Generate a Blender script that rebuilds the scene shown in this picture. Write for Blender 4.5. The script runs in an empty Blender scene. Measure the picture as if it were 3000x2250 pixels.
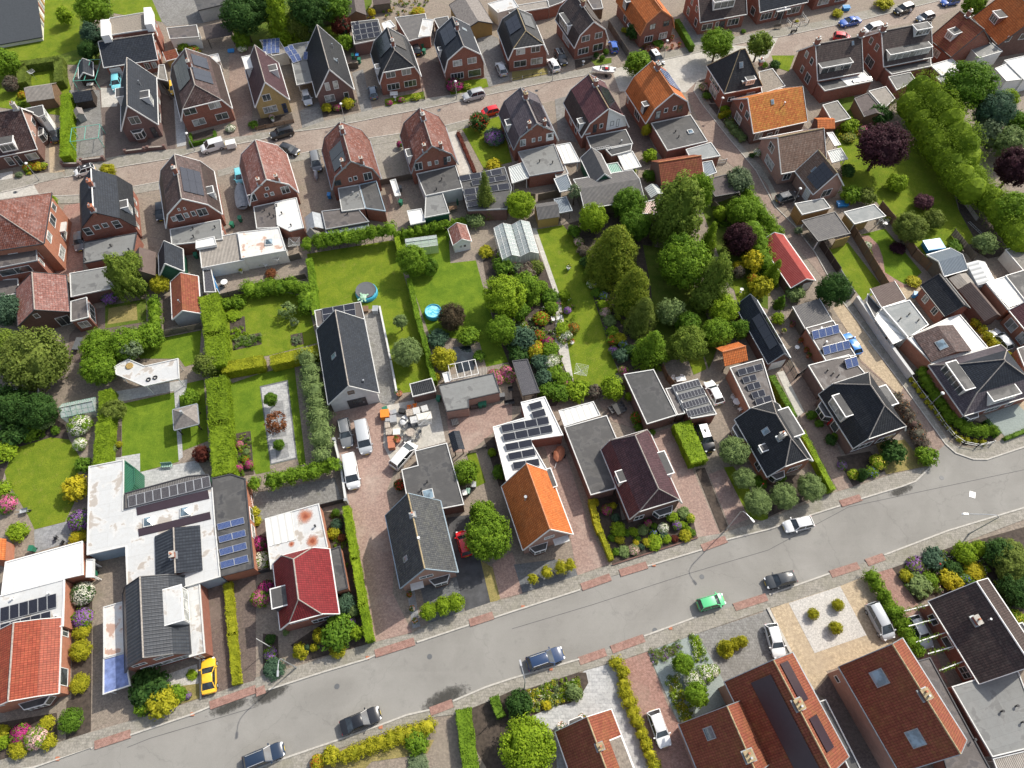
import bpy, math, random
from math import cos,sin,pi,sqrt,atan2,degrees,radians
from random import uniform
from mathutils import Vector as Vc
import numpy as np
random.seed(7); R=math.radians
C=bpy.data.collections.new('village'); bpy.context.scene.collection.children.link(C)
sc=bpy.context.scene
CAMH=92.0; TH=R(29.7); F=2080.0
cam=bpy.data.cameras.new('camera'); co=bpy.data.objects.new('camera',cam); sc.collection.objects.link(co)
co.location=(0,0,CAMH); co.rotation_euler=(TH,0,0); cam.sensor_width=36; cam.lens=F/3000*36; cam.clip_end=3000; cam.clip_start=.5
sc.camera=co
SAZ=R(43); SEL=R(43)
w=bpy.data.worlds.new('World'); sc.world=w; w.use_nodes=True
nt=w.node_tree; bg=nt.nodes['Background']; sk=nt.nodes.new('ShaderNodeTexSky'); sk.sky_type='NISHITA'; sk.sun_disc=False
sk.sun_elevation=SEL; sk.sun_rotation=R(90)-SAZ; sk.air_density=1.0; sk.dust_density=2.5; sk.ozone_density=1
hs=nt.nodes.new('ShaderNodeHueSaturation');hs.inputs['Saturation'].default_value=.62;nt.links.new(sk.outputs[0],hs.inputs['Color']);nt.links.new(hs.outputs[0],bg.inputs[0]); bg.inputs[1].default_value=0.15
sl=bpy.data.lights.new('sun','SUN'); sl.energy=3.6; sl.angle=R(.55); sl.color=(1,.935,.82)
so=bpy.data.objects.new('sun',sl); sc.collection.objects.link(so)
sd=Vc((cos(SEL)*cos(SAZ),cos(SEL)*sin(SAZ),sin(SEL)))
so.rotation_euler=sd.to_track_quat('Z','Y').to_euler(); so.location=(40,40,150)
sc.view_settings.view_transform='Standard'; sc.view_settings.look='None'; sc.view_settings.gamma=1
sc.view_settings.exposure=0.44
TI={'W':(0,0,3000/2212)}
for r,y in (('a',0),('b',500),('c',1000)):
 for i in range(4): TI[r+str(i+1)]=(750*i,y,750/2212)
for k,x,y in (('d1',0,1688),('d2',750,1500),('d3',1500,1500),('d4',2250,1600),('e2',750,1950),('e3',1500,1950),('e4',2250,1950)): TI[k]=(x,y,750/2212)
TI['f1']=(0,1450,600/2212); TI['f5']=(2500,1100,500/2212); TI['f6']=(450,1300,600/2212)
def Q(s):
 out=[];t=TI['W']
 for k in s.split():
  if ',' in k:
   x,y=k.split(','); out.append((t[0]+float(x)*t[2],t[1]+float(y)*t[2]))
  else: t=TI[k]
 return out
cT,sT=cos(TH),sin(TH)
def g(p,z=0.0):
 dx,dy=p[0]-1500,p[1]-1125
 d=Vc((dx, sT*F-cT*dy, -cT*F-sT*dy))
 return Vc((0,0,CAMH))+d*((z-CAMH)/d.z)
def proj(P):
 q=P-Vc((0,0,CAMH)); dep=sT*q.y-cT*q.z; up=cT*q.y+sT*q.z
 return (1500+F*q.x/dep, 1125-F*up/dep)
def hz(xy,px,lo=0,hi=16):
 best=(1e9,0)
 z=lo
 while z<hi:
  a=proj(Vc((xy[0],xy[1],z))); d=(a[0]-px[0])**2+(a[1]-px[1])**2
  if d<best[0]: best=(d,z)
  z+=.05
 return best[1]
def G(s,z=0): return [g(p,z) for p in Q(s)]
class MB:
 def __init__(s): s.v=[];s.f=[];s.m=[]
 def add(s,vs,fs,mi=0):
  o=len(s.v); s.v+=[tuple(v) for v in vs]
  for f in fs: s.f.append(tuple(i+o for i in f)); s.m.append(mi)
 def box(s,x0,x1,y0,y1,z0,z1,mi=0):
  s.add([(x0,y0,z0),(x1,y0,z0),(x1,y1,z0),(x0,y1,z0),(x0,y0,z1),(x1,y0,z1),(x1,y1,z1),(x0,y1,z1)],
   [(0,3,2,1),(4,5,6,7),(0,1,5,4),(1,2,6,5),(2,3,7,6),(3,0,4,7)],mi)
 def prism(s,poly,z0,z1,mi=0):
  n=len(poly)
  if area(poly)<0: poly=poly[::-1]
  z=lambda q,i:q[i] if isinstance(q,(list,tuple)) else q
  s.add([(p[0],p[1],z(z0,i)) for i,p in enumerate(poly)]+[(p[0],p[1],z(z1,i)) for i,p in enumerate(poly)],
   [tuple(range(n))[::-1],tuple(range(n,2*n))]+[(i,(i+1)%n,(i+1)%n+n,i+n) for i in range(n)],mi)
 def obox(s,c,d,n,lx,ly,lz,mi=0):
  c=Vc(c);d=Vc(d).normalized();n=Vc(n).normalized();u=d.cross(n).normalized();n=u.cross(d)
  P=[c+d*(a*lx)+n*(b*ly)+u*(e*lz) for e in(-1,1) for a,b in((-1,-1),(1,-1),(1,1),(-1,1))]
  s.add(P,[(0,3,2,1),(4,5,6,7),(0,1,5,4),(1,2,6,5),(2,3,7,6),(3,0,4,7)],mi)
 def bar(s,a,b,w,h=None,mi=0):
  a=Vc(a);b=Vc(b);d=b-a
  up=Vc((0,0,1)) if abs(d.normalized().z)<.95 else Vc((1,0,0))
  n=d.cross(up)
  s.obox((a+b)/2,d,n,d.length/2,w/2,(h or w)/2,mi)
 def tube(s,a,b,r0,r1=None,n=8,mi=0,qA=True):
  a=Vc(a);b=Vc(b); r1=r0 if r1 is None else r1; d=(b-a).normalized()
  x=d.orthogonal().normalized(); y=d.cross(x)
  V=[];
  for c,r in((a,r0),(b,r1)):
   for i in range(n):
    t=2*pi*i/n; V.append(c+x*(r*cos(t))+y*(r*sin(t)))
  fs=[(i,(i+1)%n,(i+1)%n+n,i+n) for i in range(n)]
  if qA: fs+=[tuple(range(n))[::-1],tuple(range(n,2*n))]
  s.add(V,fs,mi)
 def lathe(s,c,prof,n=14,mi=0,sx=1,sy=1):
  V=[];k=len(prof)
  for r,z in prof:
   for i in range(n):
    t=2*pi*i/n; V.append((c[0]+r*sx*cos(t),c[1]+r*sy*sin(t),c[2]+z))
  fs=[(j*n+i,j*n+(i+1)%n,(j+1)*n+(i+1)%n,(j+1)*n+i) for j in range(k-1) for i in range(n)]
  fs+=[tuple(range(n))[::-1],tuple(range((k-1)*n,k*n))]
  s.add(V,fs,mi)
 def slab(s,poly,t,mi=0,up=0):
  n=len(poly);P=[Vc(p)+Vc((0,0,up)) for p in poly]
  s.add([tuple(p) for p in P]+[(p.x,p.y,p.z-t) for p in P],[tuple(range(n)),tuple(range(n,2*n))[::-1]]+[(i,i+n,(i+1)%n+n,(i+1)%n) for i in range(n)],mi)
 def build(s,name,mats,parent=None,smooth=False):
  me=bpy.data.meshes.new(name); me.from_pydata(s.v,[],s.f); me.update()
  if not isinstance(mats,(list,tuple)): mats=[mats]
  for m in mats: me.materials.append(MAT(m))
  if len(mats)>1: me.polygons.foreach_set('material_index',s.m)
  uv=me.uv_layers.new(name='UVMap').data
  Z=Vc((0,0,1))
  for p in me.polygons:
   n=p.normal
   if abs(n.z)>.9995: t=Vc((1,0,0));b=Vc((0,1,0))
   else: t=Z.cross(n).normalized(); b=n.cross(t)
   for li in p.loop_indices:
    q=me.vertices[me.loops[li].vertex_index].co; uv[li].uv=(q.dot(t),q.dot(b))
  if smooth: me.polygons.foreach_set('use_smooth',[True]*len(me.polygons))
  o=bpy.data.objects.new(name,me); C.objects.link(o)
  if parent is not None: o.parent=parent
  return o
def area(p): return sum(p[i][0]*p[(i+1)%len(p)][1]-p[(i+1)%len(p)][0]*p[i][1] for i in range(len(p)))/2
def offs(poly,d):
 n=len(poly);out=[]
 for i in range(n):
  a=Vc(poly[i-1][:2]);b=Vc(poly[i][:2]);c=Vc(poly[(i+1)%n][:2])
  e=(b-a).normalized();f=(c-b).normalized();n1=Vc((-e.y,e.x));n2=Vc((-f.y,f.x))
  m=n1+n2; k=max(m.dot(n1),.25)
  q=b+m*(d/k); out.append((q.x,q.y))
 return out
GN={k:v+' in the village' for k,v in dict(tree='trees',bush='bushes',SR='shrubs',HG='hedges',conifer_hedge='hedges',HS='houses',extension='house extensions',SD='sheds',garage='garages',canopy='canopies',carport='carports',FN='fences',garden_wall='garden walls',garden_table='garden tables',garden_bench='benches',plant_pot='plant pots',house_wing='house wings',lean_to='lean-tos',kennel='kennels',ghs='greenhouses',swimming_pool='swimming pools',bird_bath='bird baths',wheelbarrow='wheelbarrows',ladder='ladders',garden_pole='garden poles',pergola_beam='ivy beams',aviary='aviary frames',trailer='trailers').items()}
def tag(o,lb,gA,gp=None):
 o['label']=lb;o['category']=gA
 k=o.name.split('.')[0];gp=gp or GN.get(k)
 if gp:o['group']=gp
 return o
def root(name,loc,rz,lb,gA,gp=None):
 o=bpy.data.objects.new(name,None);C.objects.link(o);o.empty_display_size=.3
 o.location=loc;o.rotation_euler=(0,0,rz);return tag(o,lb,gA,gp)
def stc(o,kA='structure'): o['kind']=kA;return o
def dup(rt,loc,rz,lb,scale=None):
 r=rt.copy();C.objects.link(r);r.location=loc;r.rotation_euler=(0,0,rz);r['label']=lb
 if scale:r.scale=scale
 for ch in rt.children:
  c=ch.copy();C.objects.link(c);c.parent=r
  for gc in ch.children:
   d=gc.copy();C.objects.link(d);d.parent=c
 return r
MC={}
def hexc(c): return c
class NT:
 def __init__(s,name):
  s.m=bpy.data.materials.new(name);s.m.use_nodes=True;s.t=s.m.node_tree;s.b=s.t.nodes['Principled BSDF'];s.out=s.t.nodes['Material Output']
 def n(s,ty,**k):
  x=s.t.nodes.new('ShaderNode'+ty)
  for a,v in k.items():
   if a.startswith('i_'): x.inputs[a[2:].replace('_',' ')].default_value=v
   else: setattr(x,a,v)
  return x
 def l(s,a,b): s.t.links.new(a,b)
 def uv(s):
  return s.n('TexCoord').outputs['UV']
 def obj(s): return s.n('TexCoord').outputs['Object']
 def noise(s,vec,scale,det=3,rG=.55,dist=0):
  x=s.n('TexNoise');x.inputs['Scale'].default_value=scale;x.inputs['Detail'].default_value=det;x.inputs['Roughness'].default_value=rG;x.inputs['Distortion'].default_value=dist;s.l(vec,x.inputs['Vector']);return x.outputs['Fac']
 def ramp(s,f,st):
  x=s.n('ValToRGB');e=x.color_ramp.elements
  while len(e)<len(st): e.new(.5)
  for i,(p,c) in enumerate(st): e[i].position=p;e[i].color=(*c,1) if len(c)==3 else c
  s.l(f,x.inputs[0]);return x.outputs[0]
 def fr(s,f,a,b):
  x=s.n('MapRange');x.inputs[1].default_value=a;x.inputs[2].default_value=b;s.l(f,x.inputs[0]);return x.outputs[0]
 def mix(s,f,a,b,mode='MIX'):
  x=s.n('Mix',data_type='RGBA',blend_type=mode)
  for q,v in ((0,f),(6,a),(7,b)):
   if isinstance(v,(int,float)): x.inputs[q].default_value=v
   elif isinstance(v,(tuple,list)): x.inputs[q].default_value=(*v,1)
   else: s.l(v,x.inputs[q])
  return x.outputs[2]
 def bump(s,h,st,d=.02):
  x=s.n('Bump');x.inputs['Strength'].default_value=st;x.inputs['Distance'].default_value=d;s.l(h,x.inputs['Height']);s.l(x.outputs[0],s.b.inputs['Normal']);s.l(x.outputs[0],s.b.inputs['Coat Normal'])
 def mul(s,a,k):
  x=s.n('Math',operation='MULTIPLY');s.l(a,x.inputs[0])
  if isinstance(k,(int,float)):x.inputs[1].default_value=k
  else:s.l(k,x.inputs[1])
  return x.outputs[0]
 def brick(s,vec,w,h,mort,c1,c2,cm,off=.5,bias=0):
  x=s.n('TexBrick');x.offset=off;x.inputs['Scale'].default_value=1;x.inputs['Brick Width'].default_value=w;x.inputs['Row Height'].default_value=h
  x.inputs['Mortar Size'].default_value=mort;x.inputs['Mortar Smooth'].default_value=.4;x.inputs['Bias'].default_value=bias
  for i,c in((1,c1),(2,c2),(3,cm)): x.inputs[i].default_value=(*c,1)
  s.l(vec,x.inputs[0]);return x
 def col(s,c):
  if isinstance(c,tuple): s.b.inputs['Base Color'].default_value=(*c,1)
  else: s.l(c,s.b.inputs['Base Color'])
 def set(s,rG=.6,metal=0,spec=.5,coat=0):
  s.b.inputs['Roughness'].default_value=rG;s.b.inputs['Metallic'].default_value=metal;s.b.inputs['Specular IOR Level'].default_value=spec;s.b.inputs['Coat Weight'].default_value=coat
def sh(c,k): return tuple(min(1,x*k) for x in c)
TILE={
 'black':((.014,.016,.02),(.024,.026,.032),(.06,.065,.06),.25,.40),'glaze':((.022,.026,.034),(.034,.040,.050),(.05,.055,.06),.2,.26),'shine':((.19,.075,.058),(.27,.115,.09),(.50,.40,.37),.6,.3),  # shine: red brown tiles coloured paler to stand in for sky glare
 'slate':((.017,.022,.032),(.028,.035,.048),(.05,.053,.055),.3,.5),
 'grey':((.060,.064,.070),(.095,.098,.10),(.16,.16,.13),.5,.7),
 'brown':((.048,.028,.026),(.085,.046,.04),(.26,.20,.19),.5,.42),
 'db':((.045,.032,.030),(.070,.046,.042),(.14,.12,.10),.45,.45),
 'rb':((.13,.045,.032),(.20,.068,.045),(.42,.32,.30),.55,.5),
 'pr':((.19,.075,.058),(.27,.115,.09),(.50,.40,.37),.6,.5),
 'red':((.24,.045,.022),(.33,.07,.035),(.32,.13,.05),.3,.4),
 'br':((.20,.058,.036),(.26,.082,.05),(.27,.16,.05),.5,.75),
 'darkred':((.16,.014,.018),(.22,.022,.026),(.2,.06,.05),.15,.45),
 'orange':((.46,.125,.032),(.60,.18,.05),(.30,.14,.06),.45,.6),
 'yellowred':((.42,.12,.03),(.55,.19,.05),(.50,.36,.06),.7,.6),
 'violet':((.050,.024,.030),(.080,.038,.046),(.16,.10,.11),.3,.45),
 'maroon':((.085,.030,.036),(.12,.045,.05),(.2,.13,.12),.3,.45),
 'tan':((.16,.10,.075),(.22,.145,.11),(.3,.26,.22),.5,.6),
 'purplegrey':((.075,.062,.075),(.105,.088,.10),(.2,.18,.18),.35,.42),
}
def mk_tile(k,c):
 m=NT('tile_'+k);a,b,d,am,ro=c;uv=m.uv();pw=.42 if ro<.35 else .27
 br=m.brick(uv,pw,.36,.03,a,b,sh(a,.55),off=0)
 big=m.noise(uv,.35,4);sm=m.noise(uv,2.3,4,.7)
 x=m.mix(m.mul(m.fr(sm,.52,.70),am),br.outputs[0],d)  # d blotches: lichen; the pinkish ones also paint in sky glare
 x=m.mix(m.mul(m.fr(big,.48,.75),am*.6),x,sh(d,.8))
 x=m.mix(.5,x,m.ramp(m.noise(uv,.9,3),[(.3,(.72,.72,.72)),(.7,(1.2,1.2,1.2))]),'MULTIPLY')
 m.col(x);m.set(ro+.15,0,.25,.4 if ro<.35 else .06 if ro<.5 else 0);m.b.inputs['Coat Roughness'].default_value=.22
 wv=m.n('TexWave',wave_type='BANDS',bands_direction='X',wave_profile='SIN');wv.inputs['Scale'].default_value=.314/pw
 m.l(uv,wv.inputs[0])
 sx=m.n('SeparateXYZ');m.l(uv,sx.inputs[0]);fr=m.n('Math',operation='FRACT');dv=m.n('Math',operation='DIVIDE');m.l(sx.outputs[1],dv.inputs[0]);dv.inputs[1].default_value=.36;m.l(dv.outputs[0],fr.inputs[0])
 ad=m.n('Math',operation='ADD');m.l(m.mul(wv.outputs[1],.6),ad.inputs[0]);m.l(m.mul(fr.outputs[0],-.9),ad.inputs[1])
 m.bump(ad.outputs[0],.9,.04 if ro>.35 else .08);return m.m
def mkb(k,a,b,mo,w=.24,h=.09,ro=.85,big=.35):
 m=NT(k);uv=m.uv();br=m.brick(uv,w,h,.012,a,b,mo)
 x=m.mix(big,br.outputs[0],m.ramp(m.noise(uv,1.3,4),[(.3,(.7,.7,.7)),(.7,(1.25,1.2,1.2))]),'MULTIPLY')
 m.col(x);m.set(ro,0,.3);m.bump(br.outputs[1],.3,.01);return m.m
def mkv(k,a,b,d,w=.21,h=.105,ro=.85,stain=.6,moss=.25,PA=.5):
 m=NT(k);o=m.obj();br=m.brick(o,w,h,.012,a,b,sh(a,.45))
 x=m.mix(m.mul(m.fr(m.noise(o,3.7,3,.7),.45,.62),.55),br.outputs[0],sh(b,1.25))
 x=m.mix(m.mul(m.fr(m.noise(o,.23,4,.6,.6),.48,.72),stain),x,d)
 x=m.mix(m.mul(m.fr(m.noise(o,.9,5,.75),.56,.72),moss),x,(.10,.105,.05))
 x=m.mix(PA,x,m.ramp(m.noise(o,1.7,5,.7),[(.3,(.66,.66,.66)),(.7,(1.3,1.3,1.3))]),'MULTIPLY')
 m.col(x);m.set(ro,0,.3);m.bump(br.outputs[1],.35,.012);return m.m
def mkp(k,a,ro=.6,metal=0,spec=.5,vA=.15,sc=2.,coat=0,bump=0):
 m=NT(k);o=m.obj()
 m.col(m.mix(1,a,m.ramp(m.noise(o,sc,4,.6),[(.3,(1-vA,)*3),(.7,(1+vA,)*3)]),'MULTIPLY'));m.set(ro,metal,spec,coat)
 if bump: m.bump(m.noise(o,sc*6,3),bump,.02)
 return m.m
def mkg(k,a,b,d):
 m=NT(k);o=m.obj()
 x=m.mix(m.fr(m.noise(o,.45,5,.65,.4),.38,.64),a,b)
 x=m.mix(m.mul(m.fr(m.noise(o,1.1,5,.75),.55,.75),.8),x,d)
 x=m.mix(.8,x,m.ramp(m.noise(o,7,4,.8),[(.32,(.6,.62,.6)),(.68,(1.35,1.3,1.3))]),'MULTIPLY')
 m.col(x);m.set(.95,0,.1);m.bump(m.noise(o,14,3,.8),1,.06);return m.m
def mkf(k,a,d,pud,am=.5,ro=.75,seam=1.0):
 m=NT(k);o=m.obj()
 f=m.noise(o,.42,4,.55,.3)
 x=m.mix(m.mul(m.fr(m.noise(o,1.6,5,.7),.45,.7),.5),a,d)
 wet=m.fr(f,.56,.585);rim=m.ramp(f,[(.5,(0,0,0)),(.555,(1,1,1)),(.575,(1,1,1)),(.60,(0,0,0))])
 x=m.mix(m.mul(wet,am),x,pud)
 x=m.mix(m.mul(rim,am*.5),x,sh(d,1.5))
 br=m.brick(o,6,seam,.02,(1,1,1),(.93,.93,.93),(.7,.7,.7));x=m.mix(.7,x,br.outputs[0],'MULTIPLY')
 x=m.mix(.35,x,m.ramp(m.noise(o,9,2,.8),[(.3,(.8,.8,.8)),(.7,(1.2,1.2,1.2))]),'MULTIPLY')
 m.col(x);m.set(ro,0,.4)
 m.l(m.ramp(wet,[(0,(ro,)*3),(1,(ro-.35*am,)*3)]),m.b.inputs['Roughness']);return m.m
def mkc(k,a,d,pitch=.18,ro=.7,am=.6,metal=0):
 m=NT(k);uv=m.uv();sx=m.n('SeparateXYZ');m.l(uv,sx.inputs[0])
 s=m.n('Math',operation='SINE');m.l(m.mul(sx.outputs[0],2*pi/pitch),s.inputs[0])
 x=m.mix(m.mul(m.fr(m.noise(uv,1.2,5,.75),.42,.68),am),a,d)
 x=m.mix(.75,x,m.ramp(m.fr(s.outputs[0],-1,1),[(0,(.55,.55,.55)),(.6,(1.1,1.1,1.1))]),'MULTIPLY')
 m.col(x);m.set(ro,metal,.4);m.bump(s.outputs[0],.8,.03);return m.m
def mk_leaf(k,a,b,tr=.35,ro=.55):
 m=NT(k);o=m.obj();ge=m.n('NewGeometry')
 x=m.mix(ge.outputs['Random Per Island'],a,b)
 x=m.mix(.85,x,m.ramp(m.noise(o,1.3,3,.6),[(.32,(.62,.66,.6)),(.68,(1.32,1.28,1.2))]),'MULTIPLY')
 m.col(x);m.set(ro+.1,0,.12)
 t=m.n('BsdfTranslucent');m.l(x,t.inputs[0]);mx=m.n('MixShader');mx.inputs[0].default_value=tr
 m.l(m.b.outputs[0],mx.inputs[1]);m.l(t.outputs[0],mx.inputs[2]);m.l(mx.outputs[0],m.out.inputs[0]);return m.m
LEAF={'green':((0.0753,0.165,0.0161),(0.151,0.26,0.0268)),'mid':((0.111,0.21,0.0179),(0.211,0.331,0.0268)),'lime':((0.18,0.291,0.0179),(0.291,0.401,0.0268)),
 'yellow':((0.381,0.341,0.0179),(0.603,0.522,0.0357)),'dark':((0.0322,0.0853,0.0196),(0.0703,0.141,0.0313)),'blue':((0.0552,0.11,0.0714),(0.1,0.171,0.107)),
 'conifer':((0.111,0.171,0.0161),(0.272,0.311,0.0357)),'olive':((0.13,0.18,0.0313),(0.201,0.251,0.0536)),'purple':((.035,.014,.022),(.085,.032,.045)),
 'grey':((0.13,0.18,0.0982),(0.221,0.281,0.161)),'copper':((.16,.06,.03),(.30,.12,.05)),'brownred':((.10,.025,.02),(.17,.05,.035)),
 'thuja':((0.13,0.21,0.0133),(0.231,0.331,0.0224)),'birch':((0.121,0.191,0.0268),(0.221,0.291,0.0446)),'gold':((0.291,0.301,0.0179),(0.482,0.451,0.0357)),'hedgegold':((0.261,0.291,0.0179),(0.442,0.451,0.0357)),
 'photinia':((.09,.10,.03),(.24,.13,.07)),
 'pink':((.62,.12,.30),(.80,.28,.48)),'magenta':((.42,.03,.20),(.60,.08,.32)),'violetf':((.26,.10,.42),(.45,.24,.60)),'white':((.75,.75,.68),(.9,.88,.8)),
 'redf':((.55,.03,.03),(.7,.10,.05)),'bluef':((.12,.14,.50),(.28,.32,.68)),'palepink':((.65,.42,.42),(.85,.62,.6)),'yellowf':((.70,.60,.05),(.88,.80,.2)),'orangef':((.6,.16,.03),(.7,.28,.05))}
def _glass(k,c,ro=.06,spec=.9):
 m=NT(k);o=m.obj();m.col(m.mix(m.fr(m.noise(o,.9,2),.45,.6),c,sh(c,2.2)));m.set(ro,0,spec);return m.m
def _solar(k,a,b,w=.16):
 m=NT(k);uv=m.uv();br=m.brick(uv,w,w,.008,a,sh(a,1.2),b,off=0);m.col(br.outputs[0]);m.set(.16,0,.6,.3);return m.m
def _clear():
 m=NT('clear_glass');m.col((.75,.85,.83));m.set(.08,0,.8);m.b.inputs['Alpha'].default_value=.42;return m.m
def _paint(k,c,ro=.28,metal=.0):
 m=NT(k);m.col(c);m.set(ro,metal,.5,.7);m.b.inputs['Coat Roughness'].default_value=.06;return m.m
def _asph():
 m=NT('asphalt');o=m.obj()
 x=m.mix(m.fr(m.noise(o,.12,5,.6,.5),.35,.68),(.215,.207,.19),(.272,.263,.243))
 x=m.mix(m.mul(m.fr(m.noise(o,.5,6,.75,.3),.56,.75),.6),x,(.16,.155,.145))
 mp=m.n('Mapping');mp.inputs['Rotation'].default_value=(0,0,R(-18));mp.inputs['Scale'].default_value=(.05,1.6,1);m.l(o,mp.inputs[0])
 x=m.mix(m.mul(m.fr(m.noise(mp.outputs[0],1,4,.6),.5,.8),.15),x,(.30,.29,.27))
 cr=m.n('TexVoronoi',feature='DISTANCE_TO_EDGE');cr.inputs['Scale'].default_value=.07
 dn=m.n('TexNoise');dn.inputs['Scale'].default_value=.8;m.l(o,dn.inputs[0]);ad=m.n('VectorMath',operation='MULTIPLY_ADD');ad.inputs[1].default_value=(2.2,2.2,0);m.l(dn.outputs[1],ad.inputs[0]);m.l(o,ad.inputs[2]);m.l(ad.outputs[0],cr.inputs[0])
 x=m.mix(m.ramp(cr.outputs[0],[(0,(.2,.2,.2)),(.005,(0,0,0))]),x,(.07,.07,.065))
 x=m.mix(.5,x,m.ramp(m.noise(o,26,2,.8),[(.3,(.72,.72,.72)),(.7,(1.28,1.28,1.28))]),'MULTIPLY')
 m.col(x);m.set(.88,0,.3);m.bump(m.noise(o,40,2,.8),.3,.01);return m.m
def _water(c):
 m=NT('pool_water');o=m.obj();m.col(m.mix(m.fr(m.noise(o,1.8,3,.6,.8),.42,.6),c,(.35,.75,.85)));m.set(.08,0,.6);m.bump(m.noise(o,3,2),.4,.05);return m.m
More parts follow.
